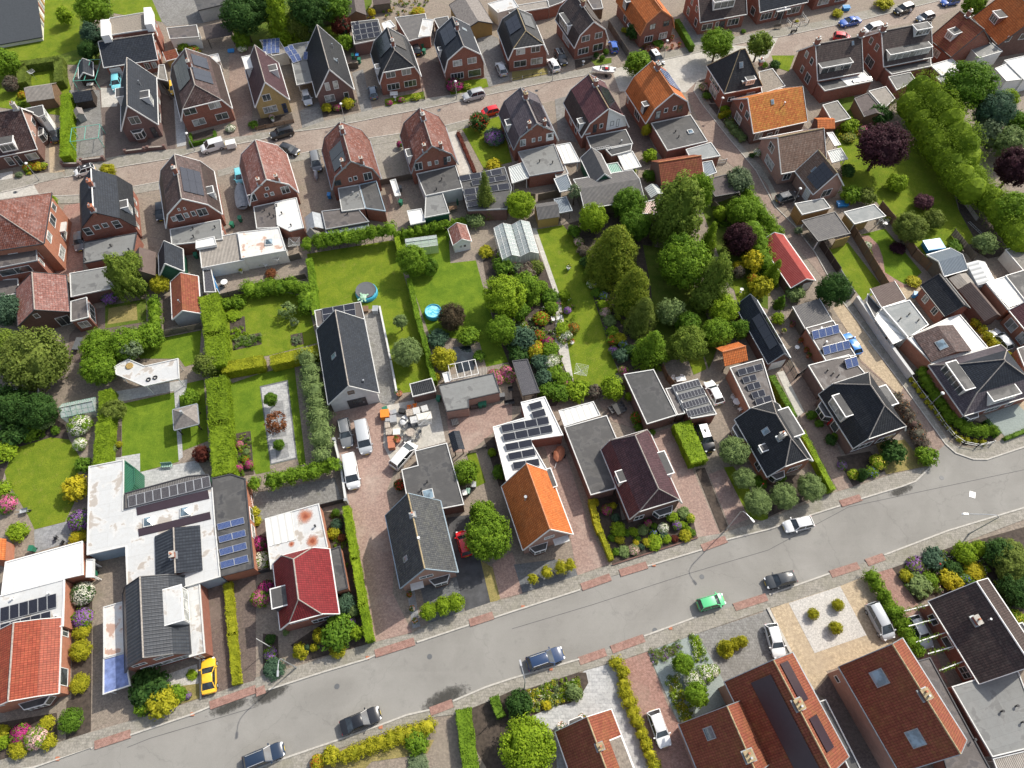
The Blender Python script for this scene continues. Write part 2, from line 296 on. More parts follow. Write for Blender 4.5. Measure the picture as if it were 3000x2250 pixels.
DEF={
 'asphalt':_asph,
 'paver':('pave',(.225,.16,.130),(.285,.215,.178),(.33,.265,.215)),
 'pvp':('pave',(.285,.19,.16),(.345,.245,.205),(.39,.32,.27),dict(moss=.12)),
 'pvd':('pave',(.115,.088,.078),(.16,.122,.105),(.19,.155,.13),dict(moss=.35)),
 'pvg':('pave',(.17,.165,.155),(.23,.225,.215),(.14,.135,.12),dict(w=.3,h=.3,moss=.4)),
 'pvm':('pave',(.215,.18,.148),(.285,.235,.19),(.24,.21,.16),dict(moss=.4)),
 'pvy':('pave',(.40,.31,.21),(.47,.38,.26),(.36,.29,.21),dict(moss=.15)),
 'street':('pave',(.255,.20,.165),(.31,.25,.21),(.345,.295,.25),dict(moss=.08,stain=.7)),
 'tiles':('pave',(.23,.215,.185),(.29,.27,.235),(.20,.19,.14),dict(w=.3,h=.3,moss=.5)),
 'tlc':('pave',(.34,.345,.345),(.42,.42,.415),(.30,.30,.29),dict(w=.6,h=.4,moss=.05)),
 'tiles_blue':('pave',(.20,.205,.215),(.27,.275,.28),(.22,.22,.21),dict(w=.6,h=.6,moss=.1)),
 'redpaver':('pave',(.27,.15,.12),(.33,.20,.165),(.29,.22,.175),dict(moss=.2)),
 'cc':('pave',(.40,.38,.34),(.45,.43,.39),(.33,.31,.27),dict(w=2.,h=2.,moss=.1)),
 'tarmac':('plain',(.065,.066,.070),.85,dict(vA=.35,sc=.9,bump=.4)),
 'gravel':('plain',(.46,.44,.41),.95,dict(vA=.3,sc=6,bump=1)),
 'darkgravel':('plain',(.13,.135,.14),.95,dict(vA=.3,sc=5,bump=1)),
 'greengravel':('plain',(.25,.29,.275),.95,dict(vA=.15,sc=5,bump=1)),
 'soil':('plain',(.062,.047,.037),.95,dict(vA=.45,sc=2.2,bump=1)),
 'dg':('grass',(.23,.20,.075),(.30,.25,.10),(.12,.14,.035)),
 'grass':('grass',(.115,.175,.014),(.175,.225,.02),(.22,.215,.05)),
 'lush':('grass',(.095,.165,.014),(.155,.23,.02),(.06,.12,.012)),
 'sg':('grass',(.08,.13,.018),(.13,.17,.03),(.14,.12,.05)),
 'kerb':('plain',(.42,.40,.36),.85,dict(vA=.2,sc=3)),
 'white':('plain',(.74,.74,.72),.45,dict(vA=.06,sc=3)),
 'trim':('plain',(.58,.58,.56),.5,dict(vA=.10,sc=3)),
 'zinc':('plain',(.33,.36,.38),.45,.4,dict(vA=.15)),
 'bluetrim':('plain',(.30,.38,.44),.5,dict(vA=.1)),
 'dt':('plain',(.05,.05,.055),.5,dict(vA=.2)),
 'bluewall':('plain',(.28,.36,.43),.6,dict(vA=.08)),
 'cream':('plain',(.66,.63,.56),.8,dict(vA=.08)),
 'render':('plain',(.52,.52,.51),.85,dict(vA=.10,sc=1.2)),
 'gp':('plain',(.30,.31,.32),.7,dict(vA=.1)),
 'rubble':('plain',(.36,.31,.26),.9,dict(vA=.5,sc=3,bump=1)),
 'brick':('brick',(.235,.072,.045),(.30,.10,.065),(.22,.17,.14)),
 'bkd':('brick',(.12,.058,.048),(.17,.085,.068),(.15,.12,.10)),
 'bko':('brick',(.36,.125,.07),(.43,.165,.095),(.28,.2,.15)),
 'bkp':('brick',(.155,.085,.078),(.20,.115,.10),(.16,.13,.12)),
 'brickyellow':('brick',(.42,.29,.10),(.50,.36,.15),(.34,.27,.16)),
 'bki':('brick',(.33,.18,.14),(.40,.235,.19),(.3,.24,.2)),
 'wood':('corr',(.22,.13,.075),(.12,.085,.06),.16,.8),
 'ow':('corr',(.17,.145,.115),(.10,.09,.07),.15,.85),
 'ocw':('corr',(.40,.27,.09),(.3,.2,.08),.16,.75),
 'orangewood':('corr',(.36,.20,.07),(.28,.15,.06),.3,.7),
 'darkwood':('corr',(.055,.04,.032),(.035,.028,.024),.16,.8),
 'greenwood':('corr',(.02,.10,.06),(.015,.07,.04),.2,.6),
 'greenwall':('corr',(.03,.14,.08),(.02,.10,.06),.3,.5),
 'fibre':('corr',(.24,.225,.20),(.13,.12,.10),.22,.8),
 'fd':('corr',(.12,.115,.115),(.19,.18,.165),.22,.75),
 'fp':('corr',(.33,.30,.265),(.19,.17,.15),.22,.8),
 'fbr':('corr',(.13,.095,.085),(.18,.14,.12),.22,.8),
 'stb':('corr',(.17,.205,.24),(.25,.28,.30),.25,.4,.4,.2),
 'greenplastic':('corr',(.22,.38,.31),(.34,.45,.38),.3,.4),
 'clearplastic':('corr',(.50,.53,.52),(.38,.40,.38),.4,.35),
 'wp':('corr',(.76,.76,.73),(.68,.67,.62),.9,.4),
 'pinkplastic':('corr',(.55,.40,.36),(.45,.36,.33),.3,.5),
 'metaltile':('corr',(.34,.055,.045),(.5,.12,.10),.25,.35,.4),
 'slab':('plain',(.045,.052,.06),.9,dict(vA=.15,sc=3)),
 'shingle':('plain',(.10,.082,.078),.9,dict(vA=.25,sc=3)),
 'shinglepale':('plain',(.20,.18,.165),.9,dict(vA=.3,sc=3)),
 'felt':('felt',(.07,.069,.069),(.105,.102,.097),(.035,.036,.04)),
 'feltblack':('felt',(.025,.027,.03),(.05,.05,.052),(.018,.018,.022),.6,.55),
 'fg':('felt',(.20,.205,.20),(.15,.15,.145),(.10,.10,.098),.6),
 'feltgreen':('felt',(.22,.235,.235),(.27,.275,.27),(.16,.17,.17),.4),
 'fb':('felt',(.10,.088,.083),(.135,.12,.112),(.055,.05,.055),.6),
 'mb':('felt',(.50,.51,.51),(.44,.43,.41),(.34,.28,.22),.65,.6,2.),
 'mw':('felt',(.66,.66,.64),(.60,.59,.56),(.52,.49,.44),.3,.55,3.),
 'mr':('felt',(.60,.60,.58),(.50,.44,.38),(.42,.22,.14),.75,.6,2.),
 'gr':('plain',(.23,.20,.165),.95,dict(vA=.35,sc=4,bump=1)),
 'glass':lambda:_glass('window_glass',(.035,.042,.045)),
 'glasspale':lambda:_glass('curtained_glass',(.22,.23,.22),.15),
 'glassblue':lambda:_glass('sky_glass',(.10,.14,.17),.05),
 'cg':lambda:_glass('car_glass',(.02,.026,.03),.05),
 'clear':_clear,
 'solar':lambda:_solar('solar_black',(.013,.014,.022),(.035,.037,.045)),
 'sb':lambda:_solar('solar_blue',(.03,.06,.19),(.32,.36,.42)),
 'solargrid':lambda:_solar('solar_grid',(.03,.026,.03),(.28,.28,.28)),
 'solarfilm':('plain',(.035,.022,.03),.45,dict(vA=.1)),
 'alu':('plain',(.55,.56,.57),.4,.5,dict(vA=.05)),
 'steel':('plain',(.42,.44,.46),.45,.6,dict(vA=.08)),
 'bp':('plain',(.02,.02,.022),.55,dict(vA=.1)),
 'rubber':('plain',(.015,.015,.015),.8,dict(vA=.1)),
 'bark':('plain',(.12,.09,.065),.95,dict(vA=.3,sc=4,bump=1)),
 'tc':('plain',(.40,.15,.08),.8,dict(vA=.15)),
 'pg':('plain',(.02,.16,.09),.5,dict(vA=.08)),
 'pb':('plain',(.03,.22,.52),.4,dict(vA=.08)),
 'py':('plain',(.10,.105,.11),.55,dict(vA=.1)),
 'poolblue':('plain',(.05,.36,.52),.45,dict(vA=.1)),
 'water':lambda:_water((.08,.42,.60)),
 'pond':lambda:_glass('pond_water',(.008,.012,.014),.05),
 'tarpblue':('plain',(.04,.30,.68),.35,dict(vA=.35,sc=3)),
 'tarpgrey':('plain',(.30,.32,.34),.5,dict(vA=.2,sc=2)),
 'orangeplastic':('plain',(.75,.22,.02),.5,dict(vA=.05)),
 'skin':('plain',(.5,.3,.22),.6),
 'denim':('plain',(.06,.08,.14),.8),
 'whitecloth':('plain',(.7,.7,.7),.8),
 'bluecloth':('plain',(.05,.12,.4),.8),
 'turtle':('plain',(.32,.52,.36),.4,dict(vA=.4,sc=3)),
 'rd':('plain',(.5,.01,.01),.2,dict(vA=.02)),
 'wl':('plain',(.8,.82,.84),.15,dict(vA=.02)),
 'plate':('plain',(.75,.55,.03),.5,dict(vA=.02)),
 'ot':('plain',(.50,.19,.08),.7,dict(vA=.2,sc=3)),
 'lichen':('plain',(.33,.26,.15),.9,dict(vA=.4,sc=3)),
 'mortar':('plain',(.30,.27,.24),.85,dict(vA=.3,sc=4)),
}
MK={'plain':mkp,'corr':mkc,'felt':mkf,'brick':mkb,'pave':mkv,'grass':mkg}
def MAT(k):
 if not isinstance(k,str): return k
 if k in MC: return MC[k]
 if k in DEF:
  d=DEF[k];m=MK[d[0]](k,*[a for a in d[1:] if not isinstance(a,dict)],**(d[-1] if isinstance(d[-1],dict) else {})) if isinstance(d,tuple) else d()
 elif k.startswith('t_'): m=mk_tile(k[2:],TILE[k[2:]])
 elif k.startswith('l_'): m=mk_leaf('leaf_'+k[2:],*LEAF[k[2:]])
 elif k.startswith('car_'): m=_paint('paint_'+k[4:],CARC[k[4:]])
 else: raise KeyError(k)
 MC[k]=m;return m
CARC={'white':(.72,.73,.73),'silver':(.42,.44,.46),'grey':(.16,.17,.18),'black':(.012,.013,.016),'navy':(.02,.045,.11),'blue':(.02,.10,.42),'skyblue':(.03,.22,.62),
 'red':(.62,.01,.015),'yellow':(.85,.50,.03),'green':(.10,.52,.22),'dark':(.03,.032,.036),'teal':(.18,.55,.62),'bluegrey':(.12,.16,.21),'anthracite':(.045,.05,.055),'brownish':(.06,.045,.04),'darkblue':(.015,.03,.06)}
def _rust():
 m=NT('rust');gx=m.n('TexCoord').outputs['Generated'];v=m.n('VectorMath',operation='DISTANCE');v.inputs[1].default_value=(.5,.5,0);
 mp=m.n('Mapping');mp.inputs['Scale'].default_value=(1,1,0);m.l(gx,mp.inputs[0]);m.l(mp.outputs[0],v.inputs[0])
 ad=m.n('Math',operation='ADD');m.l(v.outputs['Value'],ad.inputs[0]);m.l(m.mul(m.noise(m.obj(),1.6,5,.7),.42),ad.inputs[1])
 m.col(m.ramp(ad.outputs[0],[(.3,(.24,.06,.03)),(.42,(.42,.16,.09)),(.6,(.6,.42,.36))]));m.set(.9)
 m.l(m.ramp(ad.outputs[0],[(.40,(.9,.9,.9)),(.66,(0,0,0))]),m.b.inputs['Alpha']);return m.m
DEF['rust']=_rust
DEF['blueplastic']=lambda:mkp('blue_plastic',(.17,.22,.42),.2,vA=.35,sc=1.2)
DEF['aviary']=lambda:mkp('aviary_green',(.12,.42,.33),.5,vA=.1)
def _stain():
 m=NT('stain');gx=m.n('TexCoord').outputs['Generated'];v=m.n('VectorMath',operation='DISTANCE');v.inputs[1].default_value=(.5,.5,0)
 mp=m.n('Mapping');mp.inputs['Scale'].default_value=(1,1,0);m.l(gx,mp.inputs[0]);m.l(mp.outputs[0],v.inputs[0])
 ad=m.n('Math',operation='ADD');m.l(v.outputs['Value'],ad.inputs[0]);m.l(m.mul(m.noise(m.obj(),1.5,5,.75),.7),ad.inputs[1])
 m.col((.06,.057,.05));m.set(.8);m.l(m.ramp(ad.outputs[0],[(.5,(.6,.6,.6)),(.78,(0,0,0))]),m.b.inputs['Alpha']);return m.m
DEF['stain']=_stain
class House: pass
LOG=[]
def wpane(par,P,d,n,w,h,cA=1,rows=1,fr='white',gl=None,name='window',sill=False,merge=False,fw=.075,drop=0):
 P=Vc(P);d=Vc((*d[:2],0)).normalized();n=Vc((*n[:2],0)).normalized();z=Vc((0,0,1))
 if gl is None: gl='glasspale' if random.random()<.3 else 'glass'
 f=MB()
 def bx(m,a0,a1,z0,z1,t0,t1,mi=0): m.obox(P+d*((a0+a1)/2)+z*((z0+z1)/2)+n*((t0+t1)/2),d,n,(a1-a0)/2,(t1-t0)/2,(z1-z0)/2,mi)
 bx(f,0,w,0,fw,-.03,.07);bx(f,0,w,h-fw,h,-.03,.07);bx(f,0,fw,fw,h-fw,-.03,.067);bx(f,w-fw,w,fw,h-fw,-.03,.067)
 for c in range(1,cA): x=w*c/cA; bx(f,x-fw*.4,x+fw*.4,fw,h-fw,-.03,.062)
 for r in range(1,rows): y=h*r/rows; bx(f,fw,w-fw,y-fw*.35,y+fw*.35,-.03,.058)
 if sill: bx(f,-.06,w+.06,-.07,0,-.02,.14)
 if merge:
  bx(f,fw*.5,w-fw*.5,fw*.5,h-fw*.5,-.02,.03,1); return f.build(name,[fr,gl],par)
 o=f.build(name,fr,par); p=MB(); bx(p,fw*.5,w-fw*.5,fw*.5,h-fw*.5,-.02,.03); p.build('pane',gl,o); return o
def wdoor(par,P,d,n,w,h,mA='white',name='door',glazed=True):
 P=Vc(P);d=Vc((*d[:2],0)).normalized();n=Vc((*n[:2],0)).normalized();z=Vc((0,0,1))
 def bx(m,a0,a1,z0,z1,t0,t1,mi=0): m.obox(P+d*((a0+a1)/2)+z*((z0+z1)/2)+n*((t0+t1)/2),d,n,(a1-a0)/2,(t1-t0)/2,(z1-z0)/2,mi)
 f=MB();bx(f,.06,w-.06,0,h-.06,-.02,.05)
 bx(f,0,.06,0,h,-.02,.08);bx(f,w-.06,w,0,h,-.02,.08);bx(f,.06,w-.06,h-.06,h,-.02,.077)
 o=f.build(name,mA,par)
 if name=='garage_door':
  q=MB()
  for k in range(1,5): bx(q,.1,w-.1,h*k/5-.015,h*k/5+.015,.051,.06)
  q.build('panel_groove','gp',o)
 elif glazed: p=MB();bx(p,w*.25,w*.75,h*.45,h*.88,.03,.06);p.build('pane','glass',o)
 if name=='door': q=MB();bx(q,w*.8,w*.86,h*.42,h*.52,.05,.10);q.build('handle','steel',o)
 return o
FACE={}
def faces(L,W,o=.0):
 return {'E':(Vc((L-o,o,0)),Vc((0,1,0)),Vc((1,0,0)),W-2*o),'N':(Vc((L-o,W-o,0)),Vc((-1,0,0)),Vc((0,1,0)),L-2*o),
   'T':(Vc((o,W-o,0)),Vc((0,-1,0)),Vc((-1,0,0)),W-2*o),'S':(Vc((o,o,0)),Vc((1,0,0)),Vc((0,-1,0)),L-2*o)}
def put(par,F,items,he=3):
 O,d,n,ln=F
 if isinstance(items,str): items=[[x if x[0].isalpha() else float(x) for x in t.split(',')] for t in items.split()]
 for it in items:
  k,s0,s1,z0,z1=it[:5];c=it[5] if len(it)>5 else 1;r=int(it[6]) if len(it)>6 else 1;c=c if isinstance(c,str) else int(c)
  P=O+d*(ln*s0)+Vc((0,0,z0));w_=ln*(s1-s0);h=z1-z0
  if k=='w': wpane(par,P,d,n,w_,h,c,r)
  elif k=='W': wpane(par,P,d,n,w_,h,c,r,fr='wood')
  elif k=='K': wpane(par,P,d,n,w_,h,c,r,fr='dt')
  elif k=='G': wpane(par,P,d,n,w_,h,c,r,gl='glass',name='glazed_door')
  elif k=='d': wdoor(par,P,d,n,w_,h,'white')
  elif k=='D': wdoor(par,P,d,n,w_,h,c if isinstance(c,str) else 'dt')
  elif k=='g': wdoor(par,P,d,n,w_,h,c if isinstance(c,str) else 'white','garage_door')
  elif k=='b': bay(par,P,d,n,w_,h)
  elif k=='a':
   m=MB();m.obox(P+d*(w_/2)+n*.4+Vc((0,0,h/2)),d,n,w_/2,.45,h/2);m.build('canopy','trim',par)
  elif k=='v':
   lsh(par,P,d,n,w_,h)
def bay(par,P,d,n,w,h,dep=.75,rA='felt'):
 P=Vc(P);z=Vc((0,0,1));q=w*.2
 pl=[P,P+d*q+n*dep,P+d*(w-q)+n*dep,P+d*w]
 ext=[P-n*.02-d*.12,P+d*(q-.08)+n*(dep+.14),P+d*(w-q+.08)+n*(dep+.14),P+d*(w+.12)-n*.02]
 m=MB();m.prism([(p.x,p.y) for p in pl],P.z-.9,P.z);
 o=m.build('bay_window','bkd',par)
 f=MB();gm=MB()
 f.prism([(p.x,p.y) for p in pl],P.z,P.z+.08);f.prism([(p.x,p.y) for p in ext],P.z+h-.16,P.z+h)
 for a,b in zip(pl,pl[1:]):
  e=(b-a);le=e.length;k=max(1,round(le/.8));e=e/le;nn=Vc((e.y,-e.x,0))
  if nn.dot(n)<-.9: nn=-nn
  mid=(a+b)/2
  if nn.dot(mid-(P+d*(w/2)))<0: nn=-nn
  for i in range(k+1): c=a+e*(le*i/k);f.obox(c+z*(h/2),e,nn,.045,.045,h/2-.1)
  gm.obox(mid+z*(h/2)-nn*.02,e,nn,le/2-.03,.01,h/2-.1)
 f.build('frame','white',o);gm.build('pane','glass',o)
 r=MB();rp=offs([(p.x,p.y) for p in ext] if area([(p.x,p.y) for p in ext])>0 else [(p.x,p.y) for p in ext][::-1],.1)
 r.prism(rp,P.z+h+.001,P.z+h+.02);r.build('bay_roof',rA,o)
def f3(A,B,Cc,width=None):
 A=Vc(A);B=Vc(B);u=(B-A);u.z=0;L=u.length;u/=L;v=Vc((-u.y,u.x,0))
 if Cc is not None:
  c=(Vc(Cc)-B).dot(v)
  if width is None: width=c
 return Vc((A.x,A.y,0)),atan2(u.y,u.x),L,width
def HS(name,lb,pT,he,gA='house',hr=None,pA=None,kA='gable',nA='gg',fb=.13,hb=None,ist=None,ov=.28,W=None,
  wA='brick',rA='t_black',tA='white',side=None,qA='mortar',gp=None,back=None,E=(),S=(),N=(),T=(),base=0,gmt=None,th=.16,op=False,topT=None):
 mode=pT[:2];P=G(pT[2:] if mode in('R:','D:') else pT,he)
 if mode=='R:': P=[P[2]+(P[0]-P[1]),P[2],P[1]]
 if mode=='D:': P=[P[0],P[1],P[1]+(P[2]-P[0])]
 A,B=P[0],P[1]; Cc=P[2] if len(P)>2 else None
 O,az,L,W=f3(A,B,Cc,W)
 if W<0: raise ValueError(lb+' negative width %.1f'%W)
 H=House();H.L,H.W,H.he=L,W,he
 rt=root(name,O,az,lb,gA,gp);H.root=rt
 u=Vc((cos(az),sin(az),0));v=Vc((-u.y,u.x,0))
 if ist is None: ist=W*.42 if 'h' in nA or 'm' in nA else 0
 ins=[ist if e in 'hm' else 0 for e in nA]
 if pA:
  q=Q(pA)[0];
  xy=O+u*(L-ins[1])+v*(W/2 if kA!='mono' else W); hr=hz(xy,q,he+.2,he+9)
 if topT:
  hr=hz(O+u*ins[0]+v*(W/2),Q(topT)[0],he+.2,he+9)
 if pA or topT: LOG.append('%-60s L%.1f W%.1f hr%.2f'%(lb[:60],L,W,hr)); hr=min(hr,he+W*.85)
 if hr is None: hr=he+W*.42
 if kA=='mono': prof=[(0,he),(W,hr)]
 elif kA=='gambrel':
  if hb is None: hb=he+(hr-he)*.52
  prof=[(0,he),(W*fb,hb),(W/2,hr),(W*(1-fb),hb),(W,he)]
 elif kA=='asym': prof=[(0,he),(W*fb,hr),(W,hb if hb is not None else he)]
 else:
  if hb is not None: k=(hb-he)/(hr-he)*.5; prof=[(0,he),(W*k,hb),(W/2,hr),(W*(1-k),hb),(W,he)]
  else: prof=[(0,he),(W/2,hr),(W,he)]
 H.prof=prof;H.hr=hr;m=len(prof)//2;H.m=m
 lo=[0]*len(prof);hi=[L]*len(prof)
 for e,sgn in((0,1),(1,-1)):
  if nA[e]=='g': continue
  for i in range(len(prof)):
   d=0
   if i==m and kA!='mono': d=ist
   elif nA[e]=='m' and 0<i<len(prof)-1: d=W*fb
   if e==0: lo[i]=d
   else: hi[i]=L-d
 pt=lambda i,e:(hi[i] if e else lo[i],prof[i][0],prof[i][1])
 mb=MB();side=side or rA
 if side!=rA: sb=MB()
 for i in range(len(prof)-1):
  poly=[pt(i,0),pt(i,1),pt(i+1,1),pt(i+1,0)]
  tgt=mb if (side==rA or len(prof)<5 or 0<i<len(prof)-2) else sb
  tgt.slab(poly,th)
 if kA!='mono' and kA!='asym':
  for e in(0,1):
   if nA[e]=='g': continue
   t=[pt(m-1,e),pt(m+1,e),pt(m,e)] if e else [pt(m+1,e),pt(m-1,e),pt(m,e)]
   mb.slab(t,th)
   if nA[e]=='m' and len(prof)==5:
    q=[pt(0,e),pt(4,e),pt(3,e),pt(1,e)] if e else [pt(4,e),pt(0,e),pt(1,e),pt(3,e)]
    (mb if side==rA else sb).slab(q,th)
 ro=mb.build('roof',rA,rt);H.rA=ro
 if side!=rA: sb.build('lower_roof',side,rt)
 if qA and kA!='mono':
  cp=MB();a=Vc(pt(m,0));b=Vc(pt(m,1));z=Vc((0,0,.03))
  if (b-a).length>.1: cp.tube(a+z,b+z,.10,n=6)
  for e in(0,1):
   if nA[e]!='g' and kA not in('asym',):
    for j in(m-1,m+1): cp.tube(Vc(pt(j,e))+z,Vc(pt(m,e))+z,.075,n=6)
    if nA[e]=='m' and len(prof)==5:
     for j,k in((0,1),(4,3)): cp.tube(Vc(pt(j,e))+z,Vc(pt(k,e))+z,.10,n=6)
  cp.build('ridge_cap',qA,ro)
 if not op:
  wb=MB();o=ov
  zt=he-.05
  pz=lambda y:itp(prof,y)
  wb.box(o,L-o,o,W-o,base,min(he,prof[-1][1])-.02)
  gb=MB() if gmt else wb
  for e in(0,1):
   x0,x1=(o,o+.25) if e==0 else (L-o-.25,L-o)
   if nA[e]=='m' : continue
   ys=[o]+[p[0] for p in prof if o<p[0]<W-o]+[W-o]
   if nA[e]=='h':
    if len(prof)<5: continue
    ys=[y for y in ys if y<=prof[m-1][0]+1e-6]+[y for y in ys if y>=prof[m+1][0]-1e-6]
   zb=min(he,prof[-1][1])-.02
   poly=[(ys[0],zb),(ys[-1],zb)]+[(y,pz(y)-th*1.15) for y in reversed(ys)]
   poly2=[]
   for q in poly:
    if not poly2 or (abs(q[0]-poly2[-1][0])+abs(q[1]-poly2[-1][1]))>.01: poly2.append(q)
   n=len(poly2)
   xo=.002 if gmt else 0
   gb.add([(x0-xo,y,zz) for y,zz in poly2]+[(x1+xo,y,zz) for y,zz in poly2],[tuple(range(n))[::-1],tuple(range(n,2*n))]+[(i,(i+1)%n,(i+1)%n+n,i+n) for i in range(n)])
  if kA=='mono' or kA=='asym':
   for yy in ([W-o-.25] if kA=='mono' else []): wb.box(o+.25,L-o-.25,yy,yy+.25,he-.02,hr-th-.1)
  wb.build('wall',wA,rt)
  if gmt: gb.build('gable',gmt,rt)
 else:
  pb=MB()
  for x in(.25,L-.4):
   for y in(.2,W-.32): pb.box(x,x+.13,y,y+.13,0,itp(prof,y)-th)
  pb.build('post','wood' if op is True else op,rt)
  if op=='halfwall': pass
 if tA:
  for e in(0,1):
   vb=MB()
   x=L+.02 if e else -.02
   rng=range(len(prof)-1)
   if nA[e]=='h' and len(prof)==5: rng=(0,3)
   elif nA[e]!='g': continue
   for i in rng:
    a=Vc((x,prof[i][0],prof[i][1]-.05));b=Vc((x,prof[i+1][0],prof[i+1][1]-.05))
    d=(b-a).normalized();nn=Vc((1,0,0))
    vb.obox((a+b)/2,d,nn,(b-a).length/2+.02,.04,.11)
    if rng==(0,3): vb.build('verge_board',tA,rt);vb=MB()
   if rng==(0,3):
    vb.box(x-.06,x+.10,prof[1][0]-.1,prof[3][0]+.1,prof[1][1]-.16,prof[1][1]-.02)
   if len(vb.v): vb.build('verge_board',tA,rt)
  gm='zinc' if tA=='zinc' else tA
  for y,zz in((-.11,he),(W+.0,prof[-1][1])):
   if kA=='mono' and y>0: continue
   gbm=MB();gbm.box(-.03,L+.03,y,y+.13,zz-.16,zz-.01);gbm.build('gutter',gm,rt)
  for e in(0,1):
   if nA[e]=='m' or (nA[e]=='h' and len(prof)<5):
    x=L if e else -.11
    gbm=MB();gbm.box(x,x+.12,.02,W-.02,he-.158,he-.008);gbm.build('gutter',gm,rt)
 F=faces(L,W,ov-.0);H.F=F
 for k,it in(('E',E),('S',S),('N',N),('T',T)): put(rt,F[k],it)
 return H
def itp(prof,y):
 for (a,za),(b,zb) in zip(prof,prof[1:]):
  if a-1e-9<=y<=b+1e-9: return za+(zb-za)*(y-a)/(b-a) if b>a else max(za,zb)
 return prof[-1][1]
def spt(H,sd,s,t,h=0):
 y=t*H.W/2
 if sd=='R': y=H.W-y
 z=itp(H.prof,y);e=.02 if sd=='L' else -.02
 zz=itp(H.prof,min(max(y+e*(1 if t<.98 else -1),0),H.W))
 dy=e*(1 if t<.98 else -1)
 sl=(zz-z)/dy
 n=Vc((0,-sl,1)).normalized()
 P=Vc((s*H.L,y,z)); return P+n*h,n,Vc((0,1,sl)).normalized()*(1 if sd=='L' else -1)
def SL(H,sd,s0,s1,t0,t1,nx,ny,mA='solar',frame=None,gap=.03):
 a,n,d=spt(H,sd,s0,(t0+t1)/2)
 p0,_,_=spt(H,sd,s0,t0+.001);p1,_,_=spt(H,sd,s0,t1-.001)
 hl=(p1-p0).length;wl=(s1-s0)*H.L;u=Vc((1,0,0));d=(p1-p0).normalized();n=u.cross(d)
 if n.z<0:n=-n
 for i in range(nx):
  for j in range(ny):
   c=p0+u*(wl*(i+.5)/nx)+d*(hl*(j+.5)/ny)+n*.12
   m=MB();m.obox(c,u,d,wl/nx/2-gap/2,hl/ny/2-gap/2,.02)
   if frame:
    f=MB()
    for sx in(-1,1): f.obox(c+u*(sx*(wl/nx/2-gap/2))+n*.004,u,d,.025,hl/ny/2,.026)
    for sy in(-1,1): f.obox(c+d*(sy*(hl/ny/2-gap/2))+n*.004,u,d,wl/nx/2,.025,.024)
    o=m.build('solar_panel',mA,H.root);f.build('panel_frame',frame,o)
   else: m.build('solar_panel',mA,H.root)
def SK(H,sd,s,t,w=.8,h=1.1,gl='glassblue',fr='gp'):
 c,n,d=spt(H,sd,s,t);u=Vc((1,0,0));m=MB()
 m.obox(c+n*.04,u,d,w/2,h/2,.06);o=m.build('skylight',fr,H.root);q=MB();q.obox(c+n*.105,u,d,w/2-.09,h/2-.09,.012);q.build('pane',gl,o)
def CY(H,s,off=0,w=.7,d=.55,h=1.1,mA='brick',pots=2,qA='cc',wallz=None):
 y=H.W/2+off;z=itp(H.prof,y);x=s*H.L;m=MB()
 zt=(wallz or H.hr)+h
 m.box(x-w/2,x+w/2,y-d/2,y+d/2,z-.9,zt);o=m.build('chimney',mA,H.root)
 q=MB();q.box(x-w/2-.07,x+w/2+.07,y-d/2-.07,y+d/2+.07,zt,zt+.09);q.build('chimney_cap',qA,o)
 l=MB();l.obox(Vc((x,y,itp(H.prof,y)+.0)),(1,0,0),(0,1,0),w/2+.15,d/2+.18,.10);l.build('flashing','zinc',o)
 for i in range(pots):
  q=MB();q.lathe((x+(i-(pots-1)/2)*w*.45,y,zt+.09),[(.11,0),(.10,.28),(.13,.32),(.13,.38)],8);q.build('chimney_pot','tc' if i%2==0 else 'steel',o)
def flue(H,sd,s,t,h=.9,mA='steel',r=.09):
 c,n,_=spt(H,sd,s,t);m=MB();m.tube(c-Vc((0,0,.2)),c+Vc((0,0,h)),r,n=8);m.tube(c+Vc((0,0,h)),c+Vc((0,0,h+.12)),r*1.5,n=8);m.build('flue_pipe',mA,H.root)
def DR(H,sd,s,w,z0,z1,t=None,wA='white',pA='felt',cA=2,gl=None,proud=.1,ch=None,t0=None):
 prof=H.prof;y=0
 if t0 is not None: y=t0*H.W/2
 else:
  while y<H.W/2 and itp(prof,y)<z0: y+=.02
 y-=proud;yb=H.W/2
 yy=0
 while yy<H.W/2 and itp(prof,yy)<z1: yy+=.02
 yb=yy+.15
 f=lambda a:a if sd=='L' else H.W-a
 x0,x1=s*H.L-w/2,s*H.L+w/2
 m=MB();m.box(x0,x1,min(f(y),f(yb)),max(f(y),f(yb)),z0-.1,z1);o=m.build('dormer',wA,H.root)
 r=MB();r.box(x0-.12,x1+.12,min(f(y-.18),f(yb+.1)),max(f(y-.18),f(yb+.1)),z1+.002,z1+.14);r.build('dormer_edge','white',o)
 r=MB();r.box(x0+.02,x1-.02,min(f(y-.04),f(yb)),max(f(y-.04),f(yb)),z1+.142,z1+.16);r.build('dormer_roof',pA,o)
 n=Vc((0,-1,0)) if sd=='L' else Vc((0,1,0));d=Vc((1,0,0)) if sd=='L' else Vc((-1,0,0))
 P=Vc((x0 if sd=='L' else x1,f(y),z0+.12))+d*.12
 wpane(o,P,d,n,w-.24,z1-z0-.25,cA,merge=True,gl=gl)
